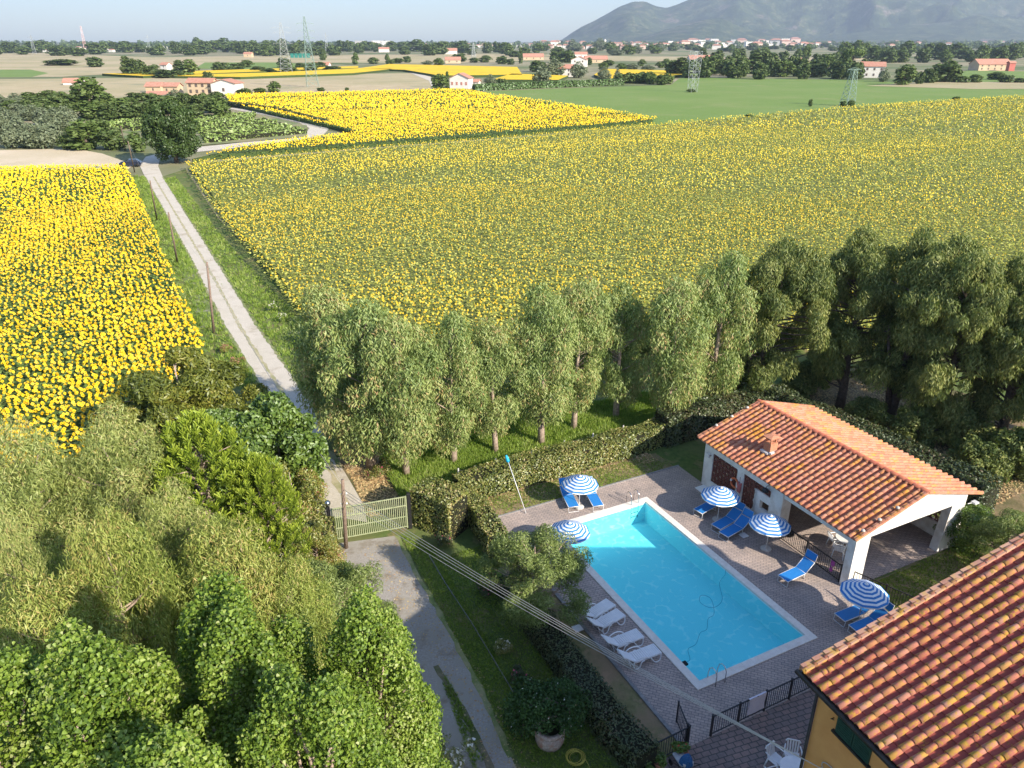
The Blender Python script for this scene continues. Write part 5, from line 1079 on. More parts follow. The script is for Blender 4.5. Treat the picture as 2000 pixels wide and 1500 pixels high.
for k, (an, lab) in enumerate(((75, 'white plastic chair on the pool side of the patio table'), (125, 'white plastic chair at the top left of the patio table'), (195, 'white plastic chair left of the patio table'), (240, 'white plastic chair at the bottom left of the patio table'), (290, 'white plastic chair below the patio table, at the picture edge'))):
    a = R(an); chair((tx + 0.72 * math.cos(a), ty + 0.72 * math.sin(a), 0), a - math.pi / 2, lab)
tx, ty, _ = G(1655, 1050, 0.72)
rtable((tx, ty, 0), 0.55, 'white covered table in the pavilion behind the front pillar')
x, y = G2(1636, 1086); chair((x, y, 0.012), R(150), 'white plastic chair in the sun inside the pavilion')
x, y = G2(1628, 1068); chair((x, y, 0.012), R(100), 'white plastic chair behind the sunlit one in the pavilion')
t = thing('bag', 'black bag lying on the pavilion floor by the railing', 'bag', (G(1541, 1046).x, G(1541, 1046).y, 0.012), 0.5)
m = MB(); m.lathe([(0.2, 0), (0.27, 0.08), (0.22, 0.2), (0.1, 0.26), (0.0, 0.27)], 9, cap=False); m.build('body', rubber, t, True); m = MB(); m.tube(smooth_path([(-0.2, 0, 0.15), (-0.1, 0, 0.4), (0.1, 0, 0.4), (0.2, 0, 0.15)], 3), 0.015, 5); m.build('strap', rubber, t, True)

# ------------------------------------------------ the orange house
HA = R(22.3); hx = Vector((math.cos(HA), math.sin(HA), 0)); hy = Vector((math.sin(HA), -math.cos(HA), 0))
HK = 0.848; EAVE = 9.5; DZ = EAVE / HK - 7.0; HO = G(1569, 1312, EAVE); HO.z = 0      # three storeys: its tiles, its window and its long shadow over pool and drive fix the eave height
hs = thing('house', 'orange plastered house with weathered terracotta tile roof and green shutters', 'house', HO, HA); hs.scale = (HK, HK, HK)   # local x up the verge, local -y along the eave
HS = 0.28; HS2 = 0.35; LEN = 17.0; PK = 11.9; FAR = 20.7; FZ = 7 + DZ + HS * PK - HS2 * (FAR - PK)
rf = thing('roof', None, None); rf.parent = hs; rr = random.Random(8)
NR = 49; c, p = tiles(hs, Vector((0.0, 0, 7.0 + DZ)), (0, -1, 0), (1, 0, 0), HS, NR, 0.345, 31, 0.398, rr, None, None, half=0.088)
c.build('cover_tiles', tile_pink, rf, True); p.build('pan_tiles', tile_red, rf)
c, p = tiles(hs, Vector((FAR, 0, FZ)), (0, -1, 0), (-1, 0, 0), HS2, NR, 0.345, 24, 0.388, rr, None, None, half=0.105)
c.build('cover_tiles', tile_pink, rf, True); p.build('pan_tiles', tile_red, rf)
c = MB(); zk = 7 + DZ + HS * PK
for i in range(41):
    y0 = 0.1 - i * 0.42; vs = []; n = 7
    for yy, q, l in ((y0, 0.16, 0.03), (y0 - 0.46, 0.14, 0.01)):
        for k in range(n): tt = math.pi * k / (n - 1); vs.append((PK - math.cos(tt) * q, yy, zk + 0.03 + l + math.sin(tt) * q * 0.8))
    c.raw(vs, [(k, k + 1, n + k + 1, n + k) for k in range(n - 1)], 0, rr.random())
c.build('ridge_tiles', tile_pink, rf, True)
vm = M_rnd('verge_tiles', [(0.45, 0.24, 0.16), (0.55, 0.32, 0.22), (0.40, 0.2, 0.14)], 0.9, (0.50, 0.32, 0.06), 4.0, 0.5, 0.58)
c = MB()
for j in range(30):
    xa = j * 0.388; xb = xa + 0.41; za = 7.0 + DZ + HS * xa; zb = 7.0 + DZ + HS * xb; r = rr.random()
    c.raw([(xa, 0.16, za + .14), (xa, -0.10, za + .14), (xb, -0.09, zb + .11), (xb, 0.15, zb + .11), (xa, 0.16, za - .10), (xb, 0.15, zb - .10), (xa, -0.10, za + .04), (xb, -0.09, zb + .04)], [(0, 3, 2, 1), (0, 4, 5, 3), (0, 1, 6, 4), (1, 2, 7, 6)], 0, r)
c.build('verge_tiles', vm, rf); c = MB()
for j in range(22):
    xa = FAR - j * 0.398; xb = xa - 0.42; q = FZ; za = q + HS2 * (FAR - xa); zb = q + HS2 * (FAR - xb)
    c.raw([(xa, 0.16, za + .14), (xa, -0.10, za + .14), (xb, -0.09, zb + .11), (xb, 0.15, zb + .11), (xa, 0.16, za - .10), (xb, 0.15, zb - .10)], [(0, 1, 2, 3), (0, 3, 5, 4), (0, 4, 1)], 0, rr.random())
c.build('verge_tiles', vm, rf)
def hz(x): return 6.94 + DZ + (HS * x if x < PK else HS * PK - HS2 * (x - PK))
c = MB()   # roof slab
L2 = -LEN - 0.1
za, zb = 6.97 + DZ, 6.85 + DZ; c.raw([(0.0, 0.05, za), (PK, 0.05, za + HS * PK), (FAR, 0.05, hz(FAR) + .03), (0.0, L2, za), (PK, L2, za + HS * PK), (FAR, L2, hz(FAR) + .03), (0.0, 0.05, zb), (PK, 0.05, zb + HS * PK), (FAR, 0.05, hz(FAR) - .09), (0.0, L2, zb), (PK, L2, zb + HS * PK), (FAR, L2, hz(FAR) - .09)],
      [(0, 3, 4, 1), (1, 4, 5, 2), (6, 7, 10, 9), (7, 8, 11, 10), (0, 1, 7, 6), (1, 2, 8, 7), (0, 6, 9, 3), (2, 5, 11, 8), (3, 9, 10, 4), (4, 10, 11, 5)]); c.build('roof_slab', gutter_m, rf)
c = MB(); c.tube([(-0.10, 0.15, 6.93 + DZ), (-0.10, L2, 6.93 + DZ)], 0.075, 10); c.build('gutter', gutter_m, rf, True)
x0, x1, y0, y1 = 0.40, FAR - 0.4, -0.35, -LEN + 0.3
cw = G(1598, 1365, 6.84); 
c = MB(); zt = 6.86
c.raw([(x0, y0, 0), (x1, y0, 0), (x1, y0, hz(x1) - .1), (PK, y0, hz(PK) - .1), (x0, y0, hz(x0) - .1), (x0, y1, 0), (x1, y1, 0), (x1, y1, hz(x1) - .1), (PK, y1, hz(PK) - .1), (x0, y1, hz(x0) - .1)],
      [(0, 4, 3, 2, 1), (5, 6, 7, 8, 9), (0, 5, 9, 4), (1, 2, 7, 6)]); c.build('wall', orange_wall, hs)
c = MB(); c.tube([(x0 - 0.06, y0 + 0.02, 0), (x0 - 0.06, y0 + 0.02, 6.7 + DZ)], 0.045, 8); c.build('downpipe', gutter_m, hs, True)
for wy in (-1.75, -5.6):
    wn = thing('window', None, None, (x0, wy, 5.72 + DZ)); wn.parent = hs
    for s in (-1, 1):
        c = MB(); a, b_ = (0.012, 0.60) if s > 0 else (-0.60, -0.012); c.box(-0.05, -0.002, a, b_, 0, 1.15)
        for i in range(14): c.box(-0.062, -0.05, a + 0.06, b_ - 0.06, 0.06 + i * 0.075, 0.10 + i * 0.075)
        c.build('shutter', shutter_m, wn)
    c = MB(); c.box(-0.10, 0.0, -0.68, 0.68, -0.07, -0.002); c.build('sill', gutter_m, wn)
for wy, zz_ in ((-1.0, 6.05 + DZ), (-2.65, 5.1 + DZ)):
    c = MB(); c.tube([(x0, wy, zz_), (x0 - 0.12, wy, zz_ + 0.02), (x0 - 0.14, wy - 0.12, zz_ + 0.1)], 0.015, 5); c.build('shutter_hook', gutter_m, hs)
c = MB(); c.tube(smooth_path([(x0 - a_, b_, z_ + DZ) for a_, b_, z_ in ((0.04, -1.0, 4.1), (0.06, -1.25, 3.75), (0.05, -1.6, 3.9), (0.07, -1.7, 4.3), (0.05, -1.3, 4.45), (0.05, -1.0, 4.2), (0.06, -1.7, 3.5), (0.04, -2.4, 3.2))], 4), 0.015, 5); c.box(x0 - 0.14, x0, -1.55, -1.3, 4.2 + DZ, 4.4 + DZ); c.build('cable_bracket', cable_m, hs)

# ------------------------------------------------ gate, poles, wires
ga, gb = W(-6.55, 15.62), W(-10.35, 16.2); d = gb - ga; GL = d.length
gt = thing('driveway_gate', 'closed olive green metal bar gate across the gravel drive', 'gate', ga, math.atan2(d.y, d.x))
c = MB()
for z0 in (0.12, 0.75, 1.42, 1.95): c.box(0, GL, -0.02, 0.02, z0, z0 + 0.045)
for x in (0.0, GL - 0.06): c.box(x, x + 0.06, -0.03, 0.03, 0.05, 2.02)
c.build('frame', green_metal, gt)
c = MB(); n = 38
for i in range(1, n): x = GL * i / n; c.box(x - 0.017, x + 0.017, -0.035, -0.021, 0.1, 2.0)
c.build('bars', green_metal, gt)
for s, lab in ((0, 'dark gate post beside the clipped hedge block'), (1, 'dark gate post with a round lamp at the left end of the gate')):
    x = -0.12 if s == 0 else GL + 0.12; pp = ga + d.normalized() * x; t = thing('gate_post', lab, 'post', pp, gt.rotation_euler.z)
    c = MB(); c.box(-0.09, 0.09, -0.09, 0.09, 0, 2.15); c.build('shaft', dark_metal, t, bevel=0.01)
    if s: c = MB(); c.lathe([(0.04, 2.15), (0.10, 2.2), (0.16, 2.32), (0.15, 2.42), (0.08, 2.5), (0, 2.52)], 14, cap=False); c.build('lamp_globe', steel, t, True)
def wooden_pole(base, top_px, h, label, ins=False):
    b0 = G(*base); e = G(top_px[0], top_px[1], h) - b0; t = thing('wooden_pole', label, 'utility pole', b0)
    c = MB(); c.tube([(0, 0, 0), e * 0.5, e], [0.11, 0.10, 0.08], 10); c.build('shaft', wood_pole, t, True)
    if ins:
        for k in (0.66, 0.8):
            c = MB(); q = e * k; c.tube([q + Vector((-0.16, 0, 0)), q + Vector((0.16, 0, 0.02))], 0.02, 5); c.lathe([(0.03, -0.02), (0.045, 0.03), (0.02, 0.08)], 8, c=(q.x + 0.15, q.y, q.z)); c.build('insulator', plastic, t)
    return b0 + e
tops = [wooden_pole((676, 1070), (669, 937), 4.3, 'wooden pole with insulators standing at the gate', True)]
for base, top, h, lab in (((418, 650), (404, 512), 6.5, 'tall wooden pole nearest in the line beside the gravel road'), ((347, 515), (329, 415), 6.5, 'wooden pole second in the line beside the gravel road'),
      ((307, 432), (293, 353), 6.5, 'wooden pole third in the line beside the gravel road'), ((263, 336), (250, 276), 6.5, 'wooden pole beside the parked dark car'), ((245, 294), (236, 246), 6.5, 'wooden pole farthest along the line, beyond the car')):
    tops.append(wooden_pole(base, top, h, lab))
def wire(name, a, b_, sag, r, label, m=cable_m, n=14):
    P = [a.lerp(b_, i / n) - Vector((0, 0, sag * 4 * (i / n) * (1 - i / n))) for i in range(n + 1)]
    c = MB(); c.tube(P, r, 4); o = c.build(name, m, None, True); tag(o, label, 'cable', 'overhead cables')
hook = hs.matrix_basis @ Vector((0.34, -1.4, 4.3)); hook = Matrix.Translation(HO) @ Matrix.Rotation(HA, 4, 'Z') @ (Vector((0.3, -1.4, 4.3 + DZ)) * HK)
pt = tops[0]
for k, (dz, dx) in enumerate(((0.0, 0.0), (-0.22, 0.05), (-0.45, 0.1), (-0.75, 0.12))):
    wire('overhead_cable', pt + Vector((dx, 0, dz - 0.55)), hook + Vector((0, 0, -dz * 0.1 - 0.02 * k)), 0.28 + 0.03 * k, 0.013, ['uppermost pale cable from the gate pole to the orange house', 'second pale cable below the uppermost, gate pole to house', 'third pale cable of the bundle, gate pole to house', 'lowest pale cable of the bundle, gate pole to house'][k])
wire('overhead_cable', pt + Vector((0, 0, -0.4)), tops[1] + Vector((0, 0, -0.3)), 0.9, 0.013, 'single wire from the gate pole to the next pole up the road')
for k in range(1, 5): wire('overhead_cable', tops[k] + Vector((0, 0, -0.3)), tops[k + 1] + Vector((0, 0, -0.3)), 0.5, 0.01, 'thin wire between pole %s of the roadside line' % ['one and two', 'two and three', 'three and four', 'four and five'][k - 1])
# wire mesh fence with white posts behind the back hedge
t = thing('wire_fence', 'low wire mesh fence on pale posts behind the back hedge', 'fence', W(0, 18.4), PA)
wire_m = M_noise('rusty_wire', (0.10, 0.09, 0.075), (0.16, 0.14, 0.11), 5, 0.7)
pxs = (-2.5, -0.1, 2.3, 4.6, 6.7, 9.0, 11.4, 13.8, 16.5, 19.2)
for x in pxs: c = MB(); c.tube([(x, 0.02 * x, 0), (x, 0.02 * x, 1.15)], 0.045, 8); c.build('post', concrete, t, True)
c = MB()
for i in range(5): z = 0.15 + i * 0.2; c.beam((-2.5, -0.05, z), (19.2, 0.384, z), 0.012, 0.012)
for i in range(145): x = -2.5 + i * 0.15; c.beam((x, 0.02 * x, 0.1), (x, 0.02 * x, 0.98), 0.008, 0.008)
c.build('mesh', wire_m, t)
# the ivy covered well and the hose
wx, wy, _ = G(1074, 1418, 0.8); t = thing('brick_well', 'round brick well with stone rim under a mound of ivy', 'well', (wx, wy, 0))
cob = M_noise('cobbled_well_wall', (0.28, 0.22, 0.19), (0.46, 0.38, 0.33), 11, 0.9, 0.8, c3=(0.34, 0.17, 0.12), s2=4)
c = MB(); c.lathe([(0.47, 0), (0.53, 0.2), (0.55, 0.45), (0.53, 0.62)], 24); c.build('wall', cob, t, True)
c = MB(); c.lathe([(0.54, 0.62), (0.57, 0.65), (0.57, 0.76), (0.53, 0.79), (0.42, 0.79), (0.42, 0.6)], 24, cap=False); c.build('rim', cob, t, True)
c = MB(); c.lathe([(0.42, 0.62), (0.0, 0.63)], 24, cap=False); c.build('inside', inner_dark, t)  # near-black disc below the rim paints the shade of the shaft
ix, iy, _ = G(1068, 1388, 1.3); t = thing('ivy_mound', 'dense dark ivy mound arching over the brick well', 'climbing plant', (ix, iy, 0)); r = np.random.default_rng(5); rr = random.Random(6); C = []; RD = []
for i in range(60):
    a = rr.uniform(-0.5, math.pi + 0.5); q = rr.uniform(0.7, 1.15); C.append((math.cos(a) * q * 1.15, math.sin(a) * q * 0.75 + 0.1, rr.uniform(0.4, 1.7))); RD.append((0.42, 0.42, 0.45))
for i in range(16): C.append((rr.uniform(-0.6, 0.75), rr.uniform(-0.75, -0.1), rr.uniform(1.15, 1.6))); RD.append((0.36, 0.36, 0.3))
for i in range(26): C.append((rr.uniform(-0.9, 0.9), rr.uniform(-0.5, 0.8), rr.uniform(1.45, 1.85))); RD.append((0.42, 0.42, 0.35))
a = Acc(); clump_leaves(r, a, C, RD, 22000, 0.085, 0.07, 0.3, 0.3, shape='hex'); link('foliage', a.mesh('ivy_foliage', [ivy_l]), t)
c = MB()
for s in (-0.9, 0.9): c.tube([(s, 0, 0), (s * 0.9, 0, 1.4), (0, 0, 1.9)], 0.04, 6)
c.build('support', bark_dark, t, True)
a = Acc(); clump_leaves(r, a, C, RD, 140, 0.05, 0.05, 0, 0.8, shape='hex', lay=0.05); link('blossom', a.mesh('ivy_blossom', [whitef]), t)
hx_, hy_, _ = G(1124, 1482); t = thing('garden_hose', 'coiled yellow garden hose on the grass by the well', 'hose', (hx_, hy_, 0)); c = MB(); P = []
for i in range(90): a = i * 0.42; q = 0.30 + 0.05 * math.sin(i * 0.23); P.append((q * math.cos(a) + 0.04 * math.sin(i * .07), q * math.sin(a) * (1.0), 0.03 + 0.018 * (i / 15)))
P += [(0.45, -0.3, 0.03), (0.5, -0.9, 0.02)]
c.tube(P, 0.013, 5); c.build('coil', M_noise('yellow_hose', (0.45, 0.38, 0.06), (0.55, 0.47, 0.1), 5, 0.5), t, True)
def pot(px, py, label, s=1.0, fl=None):
    x, y, _ = G(px, py, 0.3); t = thing('potted_plant', label, 'potted plant', (x, y, 0)); t.scale = (s, s, s)
    c = MB(); c.lathe([(0.14, 0), (0.20, 0.28), (0.225, 0.29), (0.225, 0.34), (0.19, 0.34), (0.18, 0.30)], 16, cap=False); c.lathe([(0.18, 0.30), (0, 0.31)], 16, cap=False); c.build('pot', brick_m, t, True)
    r = np.random.default_rng(px); rr = random.Random(px); C = [(rr.gauss(0, .12), rr.gauss(0, .12), rr.uniform(0.4, 0.65)) for _ in range(8)]; RD = [(0.16, 0.16, 0.14)] * 8
    a = Acc(); clump_leaves(r, a, C, RD, 900, 0.09, 0.06, 0.1, shape='hex'); link('foliage', a.mesh('pot_foliage', [fig_l]), t)
    if fl: a = Acc(); clump_leaves(r, a, C, RD, 30, 0.06, 0.06, 0, 1, shape='hex', lay=0.02); link('blossom', a.mesh('pot_blossom', [fl]), t)
pot(1331, 1468, 'potted geranium with red flowers by the railing corner', 1.1, M_leaf('red_blossom', [(0.5, 0.03, 0.02), (0.6, 0.05, 0.03)], 0.2))
pot(1288, 1488, 'low potted plant at the end of the dark hedge', 0.9)
pot(1268, 1508, 'pale potted plant at the bottom edge beside the hedge end', 0.8)
# stroller
sx_, sy_, _ = G(1338, 1496, 0.4); t = thing('stroller', 'baby stroller with a blue hood beside the potted geranium', 'stroller', (sx_, sy_, 0), R(200))
c = MB(); n = 9
for i in range(n):
    for j in range(6):
        def q(u, v): a = math.pi * u; b2 = math.pi * 0.5 * v; return (0.24 * math.cos(a), -0.05 + 0.34 * math.sin(b2) * math.sin(a) * 1.0, 0.62 + 0.32 * math.sin(a) * math.cos(b2))
        c.face([q(i / n, j / 6), q((i + 1) / n, j / 6), q((i + 1) / n, (j + 1) / 6), q(i / n, (j + 1) / 6)])
o = c.build('hood', M_noise('teal_blue_hood', (0.02, 0.09, 0.22), (0.03, 0.12, 0.28), 5, 0.8), t, True); so = o.modifiers.new('thick', 'SOLIDIFY'); so.thickness = 0.01
c = MB(); c.box(-0.2, 0.2, -0.55, 0.2, 0.42, 0.52); c.box(-0.2, 0.2, 0.1, 0.22, 0.5, 0.75); c.build('seat', M_noise('grey_cushion', (0.35, 0.35, 0.37), (0.5, 0.5, 0.5), 8, 0.9), t, bevel=0.03)
for s in (-1, 1):
    c = MB(); c.tube([(s * 0.24, 0.5, 0.95), (s * 0.24, 0.1, 0.55), (s * 0.24, -0.5, 0.15)], 0.014, 6); c.tube([(s * 0.24, 0.35, 0.12), (s * 0.24, -0.1, 0.48)], 0.014, 6); c.build('frame', dark_metal, t, True)
    for y in (-0.5, 0.35): c = MB(); c.tube([(s * 0.23, y, 0.11), (s * 0.27, y, 0.11)], 0.11, 14); c.build('wheel', rubber, t, True)
c = MB(); c.tube([(-0.24, 0.5, 0.95), (0.24, 0.5, 0.95)], 0.016, 6); c.build('handle', rubber, t, True)
# dark car parked by the bend
def car(loc, rz, label, paint, s=1.0, cat='car'):
    t = thing('parked_car', label, cat, loc, rz); t.scale = (s, s, s)
    prof = [(-2.1, 0.35), (-2.15, 0.75), (-1.95, 0.98), (-1.75, 1.02), (-1.25, 1.42), (0.25, 1.46), (0.95, 1.05), (1.85, 0.92), (2.1, 0.72), (2.12, 0.35)]
    c = MB(); n = len(prof)
    def wdt(z): return 0.86 if z < 1.0 else 0.86 - (z - 1.0) * 0.42
    c.raw([(x, -wdt(z), z) for x, z in prof] + [(x, wdt(z), z) for x, z in prof], [tuple(range(n)), tuple(range(2 * n - 1, n - 1, -1))] + [(i, n + i, n + (i + 1) % n, (i + 1) % n) for i in range(n)]); c.build('body', paint, t, bevel=0.05)
    c = MB()
    for sgn in (-1, 1): c.raw([(-1.6, sgn * 0.87, 1.05), (-1.2, sgn * 0.735, 1.38), (0.2, sgn * 0.72, 1.41), (0.8, sgn * 0.87, 1.07)], [(0, 1, 2, 3)])
    c.raw([(0.30, -0.66, 1.455), (0.30, 0.66, 1.455), (0.97, 0.76, 1.075), (0.97, -0.76, 1.075)], [(0, 1, 2, 3)]); c.raw([(-1.29, -0.66, 1.41), (-1.29, 0.66, 1.41), (-1.77, 0.76, 1.05), (-1.77, -0.76, 1.05)], [(0, 3, 2, 1)]); c.build('windows', glass_dark, t)
    for x in (-1.35, 1.35):
        for sgn in (-1, 1): c = MB(); c.tube([(x, sgn * 0.70, 0.32), (x, sgn * 0.89, 0.32)], 0.32, 16); w_ = c.build('wheel', rubber, t, True)
    for sgn in (-1, 1): c = MB(); c.box(2.06, 2.135, sgn * 0.65 - 0.17, sgn * 0.65 + 0.17, 0.62, 0.78); c.build('headlight', alu, t)
    return t
cp_ = G(256, 325); car(cp_, R(196), 'dark blue car parked by the wooden pole at the road bend', car_paint)
# ------------------------------------------------ the plain beyond
FT = [tree_data('far_tree', 9, 3.6, 71, 1500, 1.1, 0.8, M_leaf('far_foliage', [(0.055, 0.09, 0.025), (0.09, 0.13, 0.038), (0.14, 0.18, 0.06)], 0.15, gloss=0.02), bark_dark, z0=0.05, ncl=40, cr=1.2, trunk_r=0.3, limbs=0.1),
      tree_data('far_tree', 9, 3.0, 72, 1500, 1.0, 0.7, M_leaf('far_foliage_light', [(0.08, 0.13, 0.03), (0.12, 0.17, 0.045), (0.16, 0.21, 0.065)], 0.15, gloss=0.02), bark_dark, z0=0.05, ncl=36, cr=1.1, trunk_r=0.3, limbs=0.1),
      tree_data('far_olive', 5, 2.6, 73, 2200, 0.55, 0.3, M_leaf('far_olive_foliage', [(0.10, 0.13, 0.07), (0.15, 0.18, 0.10), (0.21, 0.24, 0.14)], 0.15, gloss=0.03), bark_dark, z0=0.05, ncl=30, cr=0.9, trunk_r=0.2, limbs=0.1),
      tree_data('far_cypress', 12, 1.4, 74, 1500, 0.9, 0.5, MATS['far_foliage'], bark_dark, z0=0.02, ncl=40, cr=0.7, crz=1.8, trunk_r=0.2, limbs=0.0, profile=[(0, 0.8), (0.3, 1.0), (0.7, 0.7), (1, 0.15)])]
# umbrella pine
def upine():
    r = np.random.default_rng(77); rr = random.Random(77); C = []; RD = []
    for i in range(55): a = rr.uniform(0, 6.283); q = 6.5 * math.sqrt(rr.random()); C.append((q * math.cos(a), q * math.sin(a), 12.5 - 0.03 * q * q + rr.uniform(-0.4, 0.6))); RD.append((1.7, 1.7, 0.9))
    a = Acc(); clump_leaves(r, a, C, RD, 3200, 0.9, 0.6, 0.0, 0.5); cr = a.mesh('umbrella_pine_crown', [MATS['far_foliage_light']])
    m = MB(); m.tube([(0, 0, 0), (0.3, 0, 6), (0.1, 0, 11)], [0.5, 0.35, 0.25], 7)
    for k in range(8): an = k * 0.8; m.tube([(0.2, 0, 7 + k * 0.3), (3.4 * math.cos(an), 3.4 * math.sin(an), 11.6)], [0.18, 0.07], 5)
    o = m.build('tmp', bark_dark, smooth=True); tm = o.data; tm.name = 'umbrella_pine_trunk'; bpy.data.objects.remove(o); return cr, tm
UP = upine()
HT = (9, 9, 5, 12); WT = (7.6, 6.4, 5.4, 2.9); TN = ('broadleaf_tree', 'broadleaf_tree', 'olive_tree', 'cypress_tree')
def ft(px, py, hpx, wpx, kind, label, group=None, seed=None):
    """a far tree whose foot is seen at (px,py), hpx high and wpx wide in photograph pixels"""
    g = G(px, py); H_ = zat(px, py - hpx, g.y); W_ = wpx * mpp(g.y)
    t = thing(TN[kind], label, 'tree', (g.x, g.y, 0), random.uniform(0, 6.28), group)
    t.scale = (W_ / WT[kind], W_ / WT[kind], H_ / HT[kind]); link('crown', FT[kind][0], t)
    if hpx > 22: link('trunk', FT[kind][1], t)
    return t
# singled out trees
for a in [(186, 131, 22, 36, 0, 'round bush like tree alone in the dry field at the left'), (120, 128, 12, 70, 1, 'low wide green thicket left of the round lone tree'),
   (250, 148, 42, 24, 3, 'dark conifer at the left of the small white house'), (270, 148, 36, 40, 0, 'broad tree between the conifer and the small white house'), (352, 150, 36, 24, 3, 'dark conifer right of the small white house'), (372, 150, 32, 44, 1, 'rounded light tree right of the small white house'), (330, 152, 18, 60, 0, 'hedge like tree below the small white house'), (298, 150, 26, 40, 0, 'dark bushy tree left below the small white house'),
   (407, 158, 20, 24, 0, 'small tree behind the white gabled farmhouse roof'), (537, 180, 20, 34, 1, 'small lone tree right of the white gabled farmhouse'), (508, 182, 10, 30, 1, 'low shrub between the farmhouse and the lone tree'), (478, 187, 14, 34, 1, 'green shrub at the right wall of the white farmhouse'),
   (627, 178, 8, 18, 0, 'dark shrub at the foot of the tall pylon'), (678, 178, 8, 10, 0, 'tiny dark shrub in the dry field'),
   (858, 176, 30, 36, 1, 'dense green tree left of the shuttered farmhouse'), (874, 174, 38, 9, 3, 'slim cypress left of the shuttered farmhouse'), (957, 168, 22, 26, 2, 'grey green tree right of the shuttered farmhouse'), (980, 168, 16, 24, 0, 'dark purple leaved shrub behind the long hedge'),
   (1017, 124, 34, 9, 3, 'lone tall cypress in the middle distance'), (695, 126, 22, 18, 1, 'lone small tree in the pale field, left'), (757, 124, 18, 12, 1, 'lone small tree in the pale field, middle'), (631, 118, 26, 16, 0, 'dark narrow tree above the green nets'),
   (1058, 164, 36, 46, 2, 'big pale willow like tree above the long hedge'), (1085, 150, 34, 50, 2, 'grey green grove tree left of the stone houses'), (1050, 140, 24, 40, 0, 'dark bush left of the stone houses'), (1130, 152, 30, 36, 2, 'grey green tree below the stone houses'), (1180, 158, 26, 34, 2, 'pale tree right of the stone houses'), (1205, 160, 24, 20, 2, 'narrow grey tree right of the stone houses'),
   (1085, 122, 24, 30, 0, 'dark pine left in the pair behind the stone houses'), (1105, 122, 26, 44, 0, 'dark pine right in the pair behind the stone houses'), (1150, 127, 16, 16, 0, 'small dark tree between the red roofed houses'),
   (1307, 138, 22, 22, 0, 'dark shrub at the left end of the dark tree belt'), (1845, 160, 44, 66, 0, 'large rounded dark pine at the right'), (1815, 162, 30, 30, 0, 'dark tree beside the large rounded pine'),
   (1765, 166, 38, 46, 1, 'lighter green tree right of the white red roofed house'), (1725, 160, 26, 26, 2, 'greyish tree at the right of the white red roofed house'), (1795, 164, 26, 22, 0, 'small dark tree between the lighter one and the pine'),
   (1582, 208, 16, 9, 0, 'small dark bush standing alone in the green field'), (1646, 208, 12, 14, 0, 'left bush at the foot of the green pylon'), (1662, 208, 12, 17, 1, 'right bush at the foot of the green pylon'), (1462, 233, 10, 20, 1, 'low bush on the green field edge, left'), (1500, 231, 5, 18, 1, 'flat weed clump right of the low bush on the field edge'), (1868, 197, 8, 24, 1, 'dark weed clump at the far field edge'), (1350, 180, 6, 22, 1, 'low weeds at the foot of the pale pylon'),
   (172, 292, 56, 78, 1, 'small tree with a pale trunk at the edge of the bare field'), (140, 292, 34, 50, 0, 'dark thicket left of the pale trunked tree'), (222, 292, 46, 58, 0, 'dark green bush right of the pale trunked tree'), (268, 296, 36, 44, 1, 'rounded green shrub between the wooden poles'), (196, 262, 34, 46, 0, 'dark tree behind the pale trunked one')]:
    ft(*a)
pt_ = G(1660, 152); sc = zat(1660, 97, pt_.y) / 13.2
t = thing('umbrella_pine', 'wide umbrella pine above the white red roofed house', 'tree', (pt_.x, pt_.y, 0)); t.scale = (sc * 0.72,) * 2 + (sc,); link('crown', UP[0], t); link('trunk', UP[1], t)
pt_ = G(178, 205); ft(178, 214, 60, 74, 1, 'bright green rounded pine rising over the dark grove')
# belts of similar trees
def belt(x0, x1, y0, y1, n, h0, h1, w0, w1, kinds, label, group, seed):
    rr = random.Random(seed)
    for i in range(n):
        t_ = (i + rr.uniform(0.1, 0.9)) / n; px = x0 + (x1 - x0) * t_; py = y0 + (y1 - y0) * rr.random()
        ft(px, py, rr.uniform(h0, h1), rr.uniform(w0, w1), rr.choice(kinds), '%s from the left, %s' % (ordn(i), label), group)
belt(-60, 138, 252, 290, 13, 38, 48, 44, 62, [2], 'grey green olive of the grove at the left edge', 'olives of the left grove', 1)
belt(-60, 135, 226, 252, 10, 24, 34, 40, 55, [2], 'grey green olive in the back rows of the left grove', 'olives of the left grove back rows', 2)
belt(60, 445, 214, 234, 20, 28, 42, 40, 60, [0, 0, 0, 1], 'dark tree of the dense grove in front of the orange roofed farm', 'dense grove trees', 3)
belt(-60, 440, 196, 214, 20, 16, 24, 34, 56, [0, 0, 1, 2], 'tree in the back of the dense grove at the left', 'dense grove back trees', 4)
belt(-60, 60, 200, 225, 5, 18, 26, 40, 55, [2, 1], 'bushy tree at the left picture edge above the olives', 'left edge trees', 14)
belt(420, 660, 128, 143, 12, 10, 22, 22, 40, [0, 1], 'tree of the thin line above the far yellow strip', 'far strip line trees', 5)
belt(-40, 560, 100, 112, 26, 14, 26, 24, 46, [0, 0, 1], 'hazy tree of the belt below the left horizon', 'left horizon belt trees', 6)
belt(380, 1010, 96, 109, 34, 16, 28, 22, 42, [0, 0, 1], 'hazy tree of the belt below the middle horizon', 'middle horizon belt trees', 7)
belt(1000, 1320, 96, 112, 16, 12, 24, 22, 40, [0, 1, 2], 'hazy tree of the belt before the town', 'town belt trees', 8)
belt(1310, 1700, 142, 156, 26, 30, 46, 28, 50, [0, 0, 0, 1, 3], 'dark tree of the thick belt behind the green field', 'thick dark belt trees', 9)
belt(1360, 1640, 118, 130, 14, 24, 38, 16, 34, [0, 3, 1], 'tall tree in the second line behind the thick dark belt', 'second line trees', 10)
belt(1640, 2040, 112, 124, 22, 24, 36, 26, 44, [0, 0, 1], 'tree of the long wood below the hills at the right', 'right wood trees', 11)
